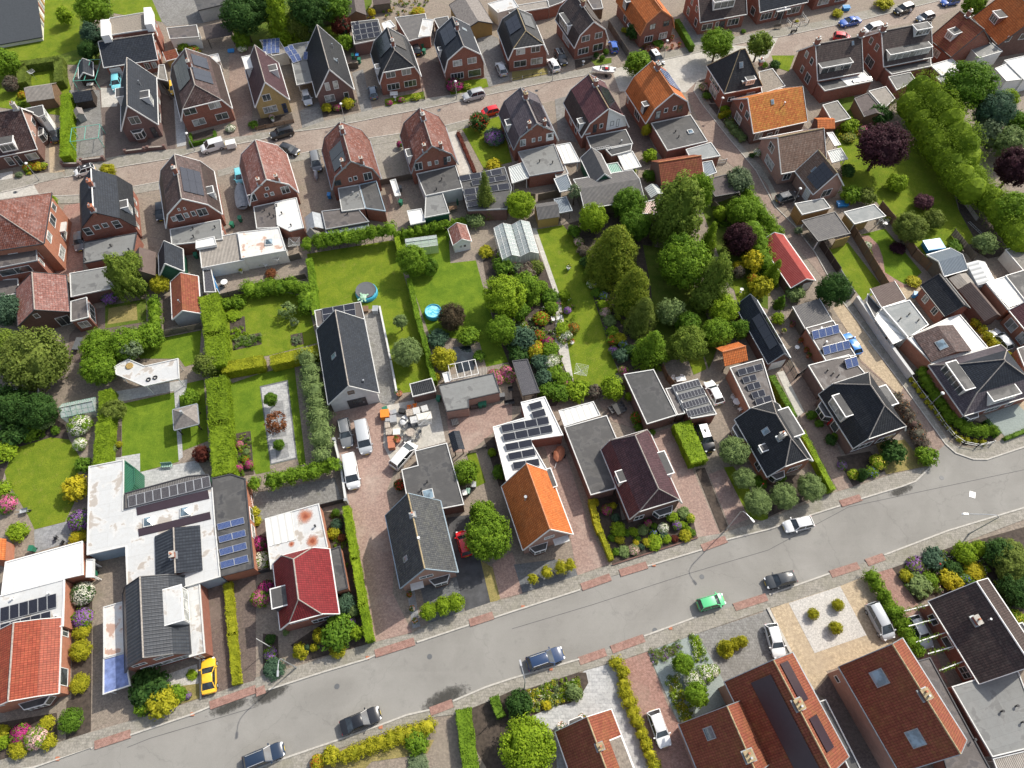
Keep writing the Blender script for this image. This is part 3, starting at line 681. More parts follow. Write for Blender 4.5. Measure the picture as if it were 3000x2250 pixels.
def dmE(H,v,w,z0,z1,dep,wA='white',pA='felt',cA=3):
 y0,y1=v*H.W-w/2,v*H.W+w/2;x1=H.L-.25;x0=x1-dep
 m=MB();m.box(x0,x1,y0,y1,z0-.1,z1);o=m.build('dormer',wA,H.root)
 r=MB();r.box(x0,x1+.18,y0-.12,y1+.12,z1+.002,z1+.14);r.build('dormer_edge','white',o)
 r=MB();r.box(x0,x1+.06,y0+.02,y1-.02,z1+.142,z1+.16);r.build('dormer_roof',pA,o)
 wpane(o,(x1,y0+.1,z0+.1),(0,1,0),(1,0,0),w-.2,z1-z0-.2,cA,merge=True)
def FL(name,lb,pT,h,gA='extension',wA='brick',rA='felt',eA='trim',ew=.13,gp=None,E=None,ist=.1,items=(),eh=.12,low=.10,op=None,base=0):
 if name in('canopy','garage','carport','shed','lean_to','workshop','outbuilding'): gA=name.replace('_','-')
 if name=='canopy': wA='white';op=op or 'white'
 P=G(pT,h)
 H=House();a=P[0];bq=P[1];az=atan2(bq.y-a.y,bq.x-a.x)
 rt=root(name,(a.x,a.y,0),az,lb,gA,gp);H.root=rt;H.h=h
 ca,sa=cos(-az),sin(-az)
 loc=[((p.x-a.x)*ca-(p.y-a.y)*sa,(p.x-a.x)*sa+(p.y-a.y)*ca) for p in P]
 if area(loc)<0: loc=loc[::-1]; loc=loc[-1:]+loc[:-1]
 H.poly=loc
 if len(loc)==3: loc.append((loc[0][0]+loc[2][0]-loc[1][0],loc[0][1]+loc[2][1]-loc[1][1]))
 ins=offs(loc,ist);n=len(loc)
 if op is None:
  m=MB();m.prism(ins,base,h-.12);m.build('wall',wA,rt)
 else:
  m=MB()
  for p in offs(loc,.35): m.box(p[0]-.06,p[0]+.06,p[1]-.06,p[1]+.06,0,h-.12)
  m.build('post',op,rt)
 i2=offs(loc,ew);m=MB()
 z=h-low;m.prism(offs(loc,ew-.01),z-.1,z);H.roofz=z;m.build('roof',rA,rt)
 m=MB();z0,z1=h-eh-.08,h+.02
 V=[(*p,z1) for p in loc]+[(*p,z1) for p in i2]+[(*p,z0) for p in loc]+[(*p,z0) for p in i2]
 fs=[]
 for i in range(n):
  j=(i+1)%n; fs+=[(i,j,n+j,n+i),(i,2*n+i,2*n+j,j),(n+i,n+j,3*n+j,3*n+i),(2*n+i,3*n+i,3*n+j,2*n+j)]
 m.add(V,fs);m.build('roof_edge',eA,rt)
 for ei,its in items:
  a2=Vc((*ins[ei%n],0));b2=Vc((*ins[(ei+1)%n],0));d=(b2-a2);ln=d.length;d/=ln
  put(rt,(a2,d,Vc((d.y,-d.x,0)),ln),its)
 H.inv=rt.matrix_world if False else None
 H.az=az;H.o=Vc((a.x,a.y,0))
 return H
def tl(H,px,z):
 p=g(px,z)-H.o;ca,sa=cos(-H.az),sin(-H.az);return Vc((p.x*ca-p.y*sa,p.x*sa+p.y*ca,z))
def rpan(H,pT,nx,ny,mA='solar',frame='alu',tT=.25,z=None,gap=.06,name='solar_panel'):
 z=H.roofz if z is None else z
 if mA=='solar': frame='gp'
 a,b,c=[tl(H,q,z+.15) for q in Q(pT)]
 u=(b-a);v=(c-b);v=v-u*(v.dot(u)/u.length_squared)
 lu,lv=u.length,v.length;u/=lu;v/=lv
 for i in range(nx):
  for j in range(ny):
   ctr=a+u*(lu*(i+.5)/nx)+v*(lv*(j+.5)/ny)
   vv=(v*cos(tT)+Vc((0,0,sin(tT)))).normalized()
   m=MB();hl=lv/ny/2-gap/2;wl=lu/nx/2-gap/2
   cc=ctr+Vc((0,0,sin(tT)*hl));nn=u.cross(vv)
   m.obox(cc,u,vv,wl,hl,.02);o=m.build(name,mA,H.root)
   f=MB()
   if tT>.1:
    f.obox(cc+vv*hl-Vc((0,0,sin(tT)*hl+.02)),u,Vc((0,0,1)),wl,sin(tT)*hl+.06,.012)
   for sx in(-1,1): f.obox(cc+u*(sx*wl)+nn*.004,u,vv,.022,hl+.01,.024)
   for sy in(-1,1): f.obox(cc+vv*(sy*hl)+nn*.004,u,vv,wl+.01,.022,.022)
   f.build('panel_frame',frame,o)
def rdm(H,px,w=1.0,z=None,pyr=True):
 z=H.roofz if z is None else z;c=tl(H,Q(px)[0],z)
 m=MB();m.box(c.x-w/2,c.x+w/2,c.y-w/2,c.y+w/2,z,z+.22);o=m.build('roof_light','trim',H.root)
 q=MB();k=w/2-.09
 if pyr: q.add([(c.x-k,c.y-k,z+.22),(c.x+k,c.y-k,z+.22),(c.x+k,c.y+k,z+.22),(c.x-k,c.y+k,z+.22),(c.x,c.y,z+.22+w*.28)],[(0,1,4),(1,2,4),(2,3,4),(3,0,4)])
 else: q.box(c.x-k,c.x+k,c.y-k,c.y+k,z+.22,z+.26)
 q.build('pane','glassblue',o)
def rvt(H,pxs,z=None,r=.09,h=.4,mA='bp'):
 z=H.roofz if z is None else z
 for q in Q(pxs):
  c=tl(H,q,z);m=MB();m.tube(c,c+Vc((0,0,h)),r,n=8);m.tube(c+Vc((0,0,h)),c+Vc((0,0,h+.1)),r*1.7,n=8);m.build('roof_vent',mA,H.root)
rng=np.random.default_rng(5);ru=rng.uniform;rn=rng.normal
def qd(name,P,N,size,mats,parent=None,asp=1.0,jit=.9,kinds=None):
 n=len(P);N=N+rn(0,jit,(n,3));N/=np.linalg.norm(N,axis=1)[:,None]+1e-9
 a=rn(0,1,(n,3));T=np.cross(N,a);T/=np.linalg.norm(T,axis=1)[:,None]+1e-9;B=np.cross(N,T)
 s=(size*ru(.6,1.3,n))[:,None] if np.isscalar(size) else (size*ru(.7,1.3,n))[:,None]
 V=np.stack([P-T*s*.5,P-B*s*.32*asp,P+T*s*.5,P+B*s*.32*asp],1).reshape(-1,3)
 me=bpy.data.meshes.new(name);me.vertices.add(4*n);me.vertices.foreach_set('co',V.ravel().astype(np.float32))
 me.loops.add(4*n);me.loops.foreach_set('vertex_index',np.arange(4*n,dtype=np.int32));me.polygons.add(n)
 me.polygons.foreach_set('loop_start',np.arange(0,4*n,4,dtype=np.int32));me.polygons.foreach_set('loop_total',np.full(n,4,dtype=np.int32))
 if not isinstance(mats,(list,tuple)):mats=[mats]
 for m in mats: me.materials.append(MAT(m))
 me.update(calc_edges=True)
 o=bpy.data.objects.new(name,me);C.objects.link(o)
 if parent is not None:o.parent=parent
 return o
def sph(n):
 v=rn(0,1,(n,3));return v/np.linalg.norm(v,axis=1)[:,None]
def bpts(r,h,z0,nc,cr,per,sA='round',low=-.5):
 cs=[]
 d=sph(nc*3)
 if sA=='round':
  d=d[d[:,2]>low][:nc];rad=ru(.72,1.0,len(d))[:,None]
  c=d*rad*np.array([r,r,h/2])+np.array([0,0,z0+h/2]);nn=d
 elif sA=='cone':
  t=ru(0,1,nc)**1.35;a=ru(0,6.283,nc)
  rr=r*(1-t)**.72*ru(.78,1.0,nc)*(1+.12*np.sin(5*a+t*9))
  c=np.stack([rr*np.cos(a),rr*np.sin(a),z0+h*t],1);nn=np.stack([np.cos(a),np.sin(a),np.full(nc,.45)],1)
 elif sA=='fir':
  t=ru(0,1,nc)**1.15;a=ru(0,6.283,nc);rr=r*(1-t)**.55*ru(.85,1,nc)*(1+.1*np.sin(4*a+t*7));c=np.stack([rr*np.cos(a),rr*np.sin(a),z0+h*t],1);nn=np.stack([np.cos(a),np.sin(a),np.full(nc,.5)],1)
 elif sA=='column':
  t=ru(0,1,nc);a=ru(0,6.283,nc);rr=r*np.minimum(1,(1-t)*3.2)**.6*ru(.85,1,nc)
  c=np.stack([rr*np.cos(a),rr*np.sin(a),z0+h*t],1);nn=np.stack([np.cos(a),np.sin(a),np.full(nc,.35)],1)
 elif sA=='weep':
  d=d[:nc];a=np.arctan2(d[:,1],d[:,0]);t=ru(0,1,len(a))
  rr=r*(1-t**2.2)**.55*ru(.55,1,len(a));c=np.stack([rr*np.cos(a),rr*np.sin(a),z0+h*t],1);nn=np.stack([np.cos(a),np.sin(a),np.full(len(a),.5)],1)
 nc=len(c)
 k=rng.integers(max(2,int(per*.6)),int(per*1.4)+1,nc);idx=np.repeat(np.arange(nc),k)
 q=sph(len(idx));
 rr=ru(.6,1.05,len(idx))[:,None]*(cr*ru(.6,1.35,nc))[idx][:,None]
 sc_=np.array([1,1,.8]) if sA!='weep' else np.array([.55,.55,1.9])
 if sA=='cone': sc_=np.array([1,1,1.15])
 P=c[idx]+q*rr*sc_;N=q*.9+nn[idx]*.8+np.array([0,0,.35])
 return P,N
def inner(mb,r,h,z0,sA,k=.74,n=12):
 prof=[]
 for i in range(9):
  t=i/8
  if sA in('round','weep'): rr=sqrt(max(0,1-(2*t-1)**2))*r*k
  elif sA in('cone','fir'): rr=r*k*(1-t)**(.75 if sA=='cone' else .6)
  else: rr=r*k*min(1,(1-t)*3.2)**.6
  prof.append((max(rr,.02),h*(.5+(t-.5)*k) if sA=='round' else h*t*.93))
 V=[]
 for j,(rr,z) in enumerate(prof):
  for i in range(n):
   a=2*pi*i/n;q=rr*(1+.13*sin(3*a+j)+uniform(-.08,.08));V.append((q*cos(a),q*sin(a),z0+z))
 fs=[(j*n+i,j*n+(i+1)%n,(j+1)*n+(i+1)%n,(j+1)*n+i) for j in range(8) for i in range(n)]
 mb.add(V,fs+[tuple(range(n))[::-1],tuple(range(8*n,9*n))])
PROTO={}
def jm(o,mb):
 import bmesh
 t=mb.build('tmp',o.data.materials[0]);bm=bmesh.new();bm.from_mesh(o.data);bm.from_mesh(t.data);bm.to_mesh(o.data);bm.free()
 bpy.data.objects.remove(t);return o
KIND={
 'tree':('round',.26,130,42,.34,-.75),'bigtree':('round',.19,230,46,.38,-.8),'shrub':('round',.30,60,26,.17,-.35),'ball':('round',.16,190,16,.13,-.4),
 'cone':('cone',.22,210,36,.28,0),'column':('column',.22,120,26,.2,0),'weep':('weep',.20,210,44,.32,0),'bush':('round',.26,90,34,.24,-.5),'sparse':('round',.28,42,26,.22,-.7),
 'topiary':('round',.08,420,7,.10,-.6),'smallcone':('cone',.2,90,18,.13,0),'fir':('fir',.13,420,30,.26,0)}
def cmesh(kA,vA,core=True):
 key=(kA,vA)
 if key in PROTO: return PROTO[key]
 shp,cf,nc,per,ls,low=KIND[kA]
 hh={'cone':3.2,'column':3.0,'fir':2.4,'weep':2.6,'smallcone':2.2,'tree':1.9,'bigtree':1.9}.get(kA,1.7)
 P,N=bpts(1.0,hh,0,nc,cf,per,shp,low)
 base={'tree':2.3,'bigtree':4.2,'shrub':.75,'ball':1.1,'cone':2.6,'column':1,'weep':3.5,'bush':1.5,'sparse':1.1,'topiary':.8,'smallcone':.6,'fir':4}[kA]
 o=qd('crown',P,N,ls/base,'l_green',None,jit=.55)
 if core and kA!='sparse':
  mb=MB();inner(mb,1.0,hh,0,shp,.70 if shp=='round' else .62);jm(o,mb)
 me=o.data;bpy.data.objects.remove(o);PROTO[key]=(me,hh);return PROTO[key]
def acr(par,kA,r,z0,h,col,vA,name='crown',rot=None):
 me,hh=cmesh(kA,vA);o=bpy.data.objects.new(name,me);C.objects.link(o)
 o.material_slots[0].link='OBJECT';o.material_slots[0].material=MAT('l_'+col)
 if par is not None:o.parent=par
 o.location=(0,0,z0);o.scale=(r,r*uniform(.92,1.08),h/hh);o.rotation_euler=(0,0,rot if rot is not None else uniform(0,6.28));return o
def tk(par,h,r,spread=0,lean=0):
 m=MB();m.tube((0,0,0),(lean,0,h*.6),r,r*.75,8);m.tube((lean,0,h*.6),(lean*1.4,0,h),r*.75,r*.3,8)
 for k in range(5 if spread else 0):
  a=k*1.257+.4;m.tube((lean*.8,0,h*(.45+.06*k)),(cos(a)*spread*.75,sin(a)*spread*.75,h*(.85+.05*k)),r*.4,r*.12,6)
 m.build('trunk','bark',par,smooth=True)
VC=[0]
def tree(px,r,h,col,lb,kA='tree',z0=None,name='tree',gp=None,gA='tree',fl=None):
 q=Q(px)[0];z0=h*.28 if z0 is None else z0
 c=g(q,(z0+h)/2);VC[0]+=1
 rt=root(name,(c.x,c.y,0),uniform(0,6.28),lb,gA,gp)
 cr=acr(rt,kA,r,z0,h-z0,col,VC[0]%3)
 if z0>.25: tk(rt,z0+(h-z0)*.55,max(.05,.035*h),r if kA in('tree','bigtree','sparse','weep') else 0)
 else: tk(rt,h*.4,.05)
 if fl: flw(rt,r,h-z0,z0,fl)
 return rt
def flw(par,r,h,z0,col,n=None,size=.17):
 n=n or int((min(1300,60*r*h*11)+50)*(.2 if col in('redf','orangef','yellowf','bluef') else .8));d=sph(n*2);d=d[d[:,2]>-.15][:n]
 P=d*np.array([r,r,h/2])*ru(.95,1.12,len(d))[:,None]+np.array([0,0,z0+h/2])
 qd('flowers',P,d*2,size,'l_'+col,par,asp=1.5,jit=.4)
def SR(px,r,h,col,lb,kA='shrub',fl=None,name='shrub',gp=None,gA='shrub',fn=None):
 q=Q(px)[0];c=g(q,h*.5);VC[0]+=1
 rt=root(name,(c.x,c.y,0),uniform(0,6.28),lb,gA,gp)
 cr=acr(rt,kA,r,0.02,h,col,VC[0]%3,'foliage')
 if fl: flw(rt,r,h,0.02,fl,fn)
 return rt
def HG(pT,w,h,col,lb,name='hedge',lA=.16,dens=75,rG=.10,gp=None,closed=False,z0=0,gA='hedge',fl=None,world=False,par=None,tz=None):
 P=[Vc(p) for p in pT] if world else [g(q,h if tz is None else tz) for q in Q(pT)]
 o0=P[0].copy();o0.z=0
 L=[Vc((p.x-o0.x,p.y-o0.y,0)) for p in P]
 PP=[];NN=[];mb=MB()
 for a,b in zip(L,L[1:]):
  d=b-a;ln=d.length;d/=ln;n=Vc((-d.y,d.x,0));hw=w/2
  def put_(num,fn):
   for _ in range(num): q=fn();PP.append(q[0]);NN.append(q[1])
  A=int(ln*w*dens);put_(A,lambda:(a+d*uniform(-hw*.4,ln+hw*.4)+n*uniform(-hw,hw)+Vc((0,0,h+uniform(-rG,rG*.6))),Vc((0,0,1))))
  for sg in(-1,1): put_(int(ln*(h-z0)*dens*.9),lambda:(a+d*uniform(-hw*.4,ln+hw*.4)+n*(sg*(hw+uniform(-rG,rG*.5)))+Vc((0,0,uniform(z0,h))),n*sg+Vc((0,0,.3))))
  for e,sg in((0,-1),(ln,1)): put_(int(w*(h-z0)*dens*.8),lambda:(a+d*(e+sg*(hw*.4+uniform(-rG,rG*.5)))+n*uniform(-hw,hw)+Vc((0,0,uniform(z0,h))),d*sg))
  k=max(.05,rG*.7);c=(a+b)/2
  mb.obox(c+Vc((0,0,(h+z0)/2-k/2)),d,n,ln/2+hw*.3,hw-k,(h-z0)/2-k/2)
 PP=np.array([tuple(p) for p in PP]);NN=np.array([tuple(p) for p in NN])
 PP+=np.sin(PP[:,[1,2,0]]*2.1)*rG*.6
 ob=qd(name,PP,NN,lA,'l_'+col,None,jit=.45);jm(ob,mb)
 ob.location=o0
 if lb: tag(ob,lb,gA,gp)
 if fl:
  k=rng.choice(len(PP),min(len(PP),max(30,len(PP)//30)));qd('flowers',PP[k]+NN[k]*.05,NN[k]*2,.14,'l_'+fl,ob,asp=1.5,jit=.4)
 return ob
def bhg(pT,r,h,col,lb,step=1.1,name='hedge',lA=.2,gp=None,gA='hedge',fl=None,z0=0,trunks=False,per=30):
 P=[g(q,h*.6) for q in Q(pT)];o0=P[0].copy();o0.z=0;PP=[];NN=[];mb=MB();st=[]
 for a,b in zip(P,P[1:]):
  ln=(b-a).length;k=max(1,int(ln/step))
  for i in range(k+1):
   c=a.lerp(b,i/k)-o0;rr=r*uniform(.8,1.15);hh=h*uniform(.88,1.08)
   p,n=bpts(rr,hh-z0,z0,26,.34*rr,per,'round',-.5);PP.append(p+np.array([c.x,c.y,0]));NN.append(n);st.append((c.x,c.y))
   m2=MB();inner(m2,rr,hh-z0,z0,'round',.72,9);mb.add([(v[0]+c.x,v[1]+c.y,v[2]) for v in m2.v],m2.f)
 ob=qd(name,np.concatenate(PP),np.concatenate(NN),lA,'l_'+col,None,jit=.55);jm(ob,mb);ob.location=o0;tag(ob,lb,gA,gp)
 if trunks:
  t=MB()
  for x,y in st: t.tube((x,y,0),(x,y,z0+.5),.06,.05,6)
  t.build('trunks','bark',ob)
 if fl:
  A=np.concatenate(PP);B=np.concatenate(NN);k=rng.choice(len(A),len(A)//35);qd('flowers',A[k]+B[k]*.08,B[k]*2,.13,'l_'+fl,ob,asp=1.5,jit=.4)
 return ob
def lsh(par,P,d,n,w,h,col='dark'):
 k=int(w*h*60)+20;a=ru(0,w,k);b=ru(0,h,k)
 X=np.array(P)+np.outer(a,np.array(d))+np.outer(b,np.array((0,0,1)))+np.outer(ru(.02,.2,k),np.array(n))
 qd('climber',X,np.tile(np.array(n),(k,1)),.2,'l_'+col,par)
def bpl(pT,n,cA,lb,h=(.2,.5),lA=.13,fl=(),name='flower_bed_plants',dens=1.0):
 P=[g(q,.1) for q in Q(pT)];xs=[p.x for p in P];ys=[p.y for p in P]
 def ins(x,y):
  c=False;j=len(P)-1
  for i in range(len(P)):
   if (P[i].y>y)!=(P[j].y>y) and x<(P[j].x-P[i].x)*(y-P[i].y)/(P[j].y-P[i].y)+P[i].x:c=not c
   j=i
  return c
 o=P[0];par=None;data={}
 k=0;tr=0
 while k<n and tr<n*30:
  tr+=1;x=uniform(min(xs),max(xs));y=uniform(min(ys),max(ys))
  if not ins(x,y): continue
  k+=1;r=uniform(.18,.45);hh=uniform(*h)
  p,nn=bpts(r,hh,0,7,.3*r+.06,16,'round',-.2)
  col=random.choice(cA);data.setdefault(col,[]).append((p+np.array([x-o.x,y-o.y,0]),nn))
  if fl and random.random()<.5:
   fc=random.choice(fl);d=sph(12);d[:,2]=abs(d[:,2]);data.setdefault(fc,[]).append((d*np.array([r,r,hh*.6])+np.array([x-o.x,y-o.y,hh*.55]),d))
 allP=[];allN=[];mi=[];mats=[]
 for i,(c_,lst) in enumerate(data.items()):
  mats.append('l_'+c_)
  for p,q in lst: allP.append(p);allN.append(q);mi+= [i]*len(p)
 if not allP:return
 ob=qd(name,np.concatenate(allP),np.concatenate(allN),lA,mats,None,jit=.6)
 ob.data.polygons.foreach_set('material_index',np.array(mi,dtype=np.int32));ob.location=(o.x,o.y,0)
 ob['kind']='stuff';ob['label']=lb;ob['category']='plants';return ob
CT={
 'hatch':(4.05,.86,.92,1.48,.86,(.03,.13,.60,.74)),
 'small':(3.55,.80,.90,1.47,.84,(.02,.10,.62,.80)),
 'estate':(4.7,.90,.94,1.47,.86,(.03,.10,.56,.71)),
 'sedan':(4.75,.91,.93,1.44,.87,(.15,.31,.56,.71)),
 'suv':(4.4,.91,1.06,1.66,1.00,(.03,.09,.60,.74)),
 'mpv':(4.6,.90,1.02,1.68,.92,(.02,.07,.66,.86)),
 'van':(5.0,.96,1.15,1.96,1.05,(.0,.015,.70,.84)),
 'smallvan':(4.3,.88,1.08,1.82,.98,(.0,.02,.62,.80)),
 'coupe':(4.1,.86,.86,1.36,.82,(.10,.28,.55,.74)),
}
CPROT={}
def cpro(ty):
 L,w,belt,rf,bon,(r0,r1,f1,f0)=CT[ty]
 X=lambda f:-L/2+f*L
 st=[(0,.80,belt*.80,.40),(.012,.90,belt*.95,.30),(.05,.97,belt,.26),(.25,1,belt,.24),(.5,1,belt,.24),(f0,.995,belt,.24),(f0+(1-f0)*.5,.97,bon,.25),(.95,.90,bon*.90,.28),(.985,.80,bon*.74,.32),(1,.66,bon*.60,.40)]
 b=MB();V=[];n=8
 for f,ww,zt,zb in st:
  x=X(f);h=w*ww
  for y,z in((-h*.93,zb),(-h,zb+(zt-zb)*.45),(-h*.96,zt*.97),(-h*.80,zt+.015),(h*.80,zt+.015),(h*.96,zt*.97),(h,zb+(zt-zb)*.45),(h*.93,zb)): V.append((x,y,z))
 fs=[]
 for j in range(len(st)-1):
  for i in range(n): fs.append((j*n+i,(j+1)*n+i,(j+1)*n+(i+1)%n,j*n+(i+1)%n))
 fs+=[tuple(range(n)),tuple(range((len(st)-1)*n,len(st)*n))[::-1]]
 b.add(V,[f[::-1] for f in fs])
 wb=w*.93;wr=w*.72 if ty not in('van','smallvan') else w*.84
 za=belt-.01;zr=rf
 def quad(x0,x1,y0,y1,z): return [(x0,y0,z),(x1,y0,z),(x1,y1,z),(x0,y1,z)]
 bx=[X(r0),X(f0)];tx=[X(r1),X(f1)]
 rA=[]
 xs=[tx[0]+.02,tx[0]+(tx[1]-tx[0])*.08,tx[0]+(tx[1]-tx[0])*.5,tx[0]+(tx[1]-tx[0])*.92,tx[1]-.02];zz=[zr-.05,zr-.01,zr+.02,zr,zr-.05]
 V=[];
 for x,z in zip(xs,zz):
  for y,dz in((-wr,-.06),(-wr*.9,-.005),(0,.02),(wr*.9,-.005),(wr,-.06)): V.append((x,y,z+dz))
 b.add(V,[(j*5+i,(j+1)*5+i,(j+1)*5+i+1,j*5+i+1)[::1] for j in range(4) for i in range(4)])
 lo=[(bx[0],-wb,za),(bx[1],-wb,za),(bx[1],wb,za),(bx[0],wb,za)];hi=[(tx[0],-wr,zr-.09),(tx[1],-wr,zr-.09),(tx[1],wr,zr-.09),(tx[0],wr,zr-.09)]
 for i in range(4): b.bar(lo[i],hi[i],.09,.07)
 for f in((.5,) if ty not in('coupe',) else ()):
  for s in(-1,1):
   xm=bx[0]+(bx[1]-bx[0])*f;b.bar((xm,s*wb,za),(tx[0]+(tx[1]-tx[0])*f,s*wr,zr-.08),.08,.05)
 if ty in('van','smallvan'):
  for s in(-1,1):
   xm=tx[0]+(tx[1]-tx[0])*.62
   q=[(bx[0],s*(wb+.01),za),(xm,s*(wb+.01),za),(xm,s*(wr+.01),zr-.08),(bx[0]+.06,s*(wr+.01),zr-.08)]
   b.add(q,[(0,1,2,3) if s<0 else (3,2,1,0)])
  q=[(bx[0]-.01,wb,za),(bx[0]-.01,-wb,za),(bx[0]+.05,-wr,zr-.08),(bx[0]+.05,wr,zr-.08)];b.add(q,[(0,1,2,3)])
 body=b
 gm=MB();k=.985
 lo2=[(x,y*k,z) for x,y,z in lo];hi2=[(x,y*k,z) for x,y,z in hi]
 gm.add(lo2+hi2,[(0,1,5,4),(1,2,6,5),(2,3,7,6),(3,0,4,7),(4,5,6,7)])
 return body,gm,(L,w,belt,rf,bon,tx,wr,X)
CARN=[0]
def car(ty,col,px,lb,name='car',gA='car',gp='cars parked or driving in the village',rl=False,z=0,L=None,rc=None,tA=None):
 q=Q(px);a=g(q[0],.55);b=g(q[1],.55);c=(a+b)/2;d=b-a
 rt=root(name,(c.x,c.y,z),atan2(d.y,d.x),lb,gA,gp)
 key=(ty,col,rl,rc)
 if key not in CPROT:
  body,gm,(L0,w,belt,rf,bon,tx,wr,X)=cpro(ty)
  bo=body.build('body','car_'+col,rt,smooth=True)
  bo.data.polygons.foreach_set('use_smooth',[True]*len(bo.data.polygons))
  try: bo.data.set_sharp_from_angle(angle=R(38))
  except Exception: pass
  go=gm.build('window_glass','cg',rt)
  for fx in(.19,.81):
   for s in(-1,1):
    x=X(fx);m=MB();m.tube((x,s*(w-.19),.32),(x,s*(w+.012),.32),.32,n=14);wo=m.build('wheel','rubber',rt)
    m=MB();m.tube((x,s*(w+.0),.32),(x,s*(w+.02),.32),.20,n=10);m.build('rim','alu',wo)
  for s in(-1,1):
   m=MB();m.obox((X(.965),s*w*.66,bon*.80),(1,-s*.5,-.3),(0,1,0),.12,.13,.05);m.build('headlight','wl',rt)
   m=MB();m.obox((X(.012),s*w*.74,belt*.80),(1,0,0),(0,1,0),.04,.10,.12);m.build('tail_light','rd',rt)
   m=MB();m.obox((X(CT[ty][5][3])-.18,s*(w+.10),belt+.04),(1,0,0),(0,1,0),.07,.11,.07);m.build('mirror','car_'+col,rt)
  for x,s in((X(0)-.012,1),(X(1)+.008,-1)):
   m=MB();m.box(x-.01,x+.01,-.26,.26,.42,.53);m.build('number_plate','plate',rt)
  if rl:
   for s in(-1,1):
    m=MB();m.bar((tx[0]+.15,s*wr*.93,rf+.04),(tx[1]-.15,s*wr*.93,rf+.04),.05,.05);m.build('roof_rail','alu' if rl is True else rl,rt)
  if rc:
   m=MB();m.box(tx[0]+.1,tx[1]-.1,-wr*.88,wr*.88,rf+.012,rf+.03);m.build('roof_panel',rc,rt)
  CPROT[key]=rt
 else:
  p=CPROT[key]
  for ch in p.children:
   o=ch.copy();C.objects.link(o);o.parent=rt
   for gc in ch.children: e=gc.copy();C.objects.link(e);e.parent=o
 return rt
def FN(pT,h,lb,mA='wood',post='ow',name='fence',sp=1.8,th=.05,slats=False,gp=None,op=False,gA='fence',world=False,rl=0):
 P=pT if world else G(pT,0);o0=P[0].copy();rt=root(name,(o0.x,o0.y,0),0,lb,gA,gp)
 pm=MB();L=[p-o0 for p in P];posts=[]
 for a,b in zip(L,L[1:]):
  d=b-a;ln=d.length
  if ln<.01: continue
  d/=ln;n=Vc((-d.y,d.x,0));k=max(1,round(ln/sp))
  if op:
   for z in ([.25,h-.12] if not rl else [h*(i+1)/(rl+.3) for i in range(rl)]): pm.obox((a+b)/2+Vc((0,0,z)),d,n,ln/2,.025,.035)
   if not rl:
    m=int(ln/.16)
    for i in range(m): pm.obox(a+d*((i+.5)*ln/m)+Vc((0,0,h/2)),d,n,.04,.015,h/2-.02)
  elif slats:
   m=int(h/.17)
   for i in range(m): pm.obox((a+b)/2+Vc((0,0,.1+(i+.5)*(h-.1)/m)),d,n,ln/2,.02,.065)
  else: pm.obox((a+b)/2+Vc((0,0,h/2)),d,n,ln/2,th/2,h/2)
  for i in range(k+1): posts.append(a+d*(ln*i/k))
 pm.build('panel',mA,rt)
 for p in posts[:100]:
  m=MB();m.box(p.x-.055,p.x+.055,p.y-.055,p.y+.055,0,h+.06);m.build('post',post,rt)
 return rt
def GW(pT,h,lb,mA='brick',qA='trim',w=.22,name='garden_wall',gA='wall',gp=None,pill=False):
 P=G(pT,0);o0=P[0].copy();L=[p-o0 for p in P];rt=root(name,(o0.x,o0.y,0),0,lb,gA,gp);m=MB();c=MB()
 for a,b in zip(L,L[1:]):
  d=(b-a);ln=d.length;d/=ln;n=Vc((-d.y,d.x,0));m.obox((a+b)/2+Vc((0,0,h/2)),d,n,ln/2+w*.3,w/2,h/2)
  c.obox((a+b)/2+Vc((0,0,h+.03)),d,n,ln/2+w*.45,w/2+.03,.03)
 m.build('wall',mA,rt);c.build('coping',qA,rt)
 if pill:
  for p in L:
   q=MB();q.box(p.x-.2,p.x+.2,p.y-.2,p.y+.2,0,h+.35);q.build('pillar',mA,rt)
 return rt
LAY=[0]
def PA(name,pT,mA,lay=1,world=False,lb=None):
 P=pT if world else G(pT,0);m=MB();LAY[0]+=1;z=.012*lay+(LAY[0]%23)*.0004
 poly=[(p.x,p.y) for p in P]
 if area(poly)<0: poly=poly[::-1]
 if lay>=6: z=.06+.012*(lay-6)+(LAY[0]%23)*.0004
 m.add([(x,y,z) for x,y in poly]+[(x,y,-.2) for x,y in poly],[tuple(range(len(poly)))]+[(i,i+len(poly),(i+1)%len(poly)+len(poly),(i+1)%len(poly)) for i in range(len(poly))])
 o=m.build(name,mA);o['kind']='structure'
 return o
def circ(px,r,n=24,sx=1,sy=1):
 c=G(px,0)[0];return [Vc((c.x+r*sx*cos(2*pi*i/n),c.y+r*sy*sin(2*pi*i/n),0)) for i in range(n)]
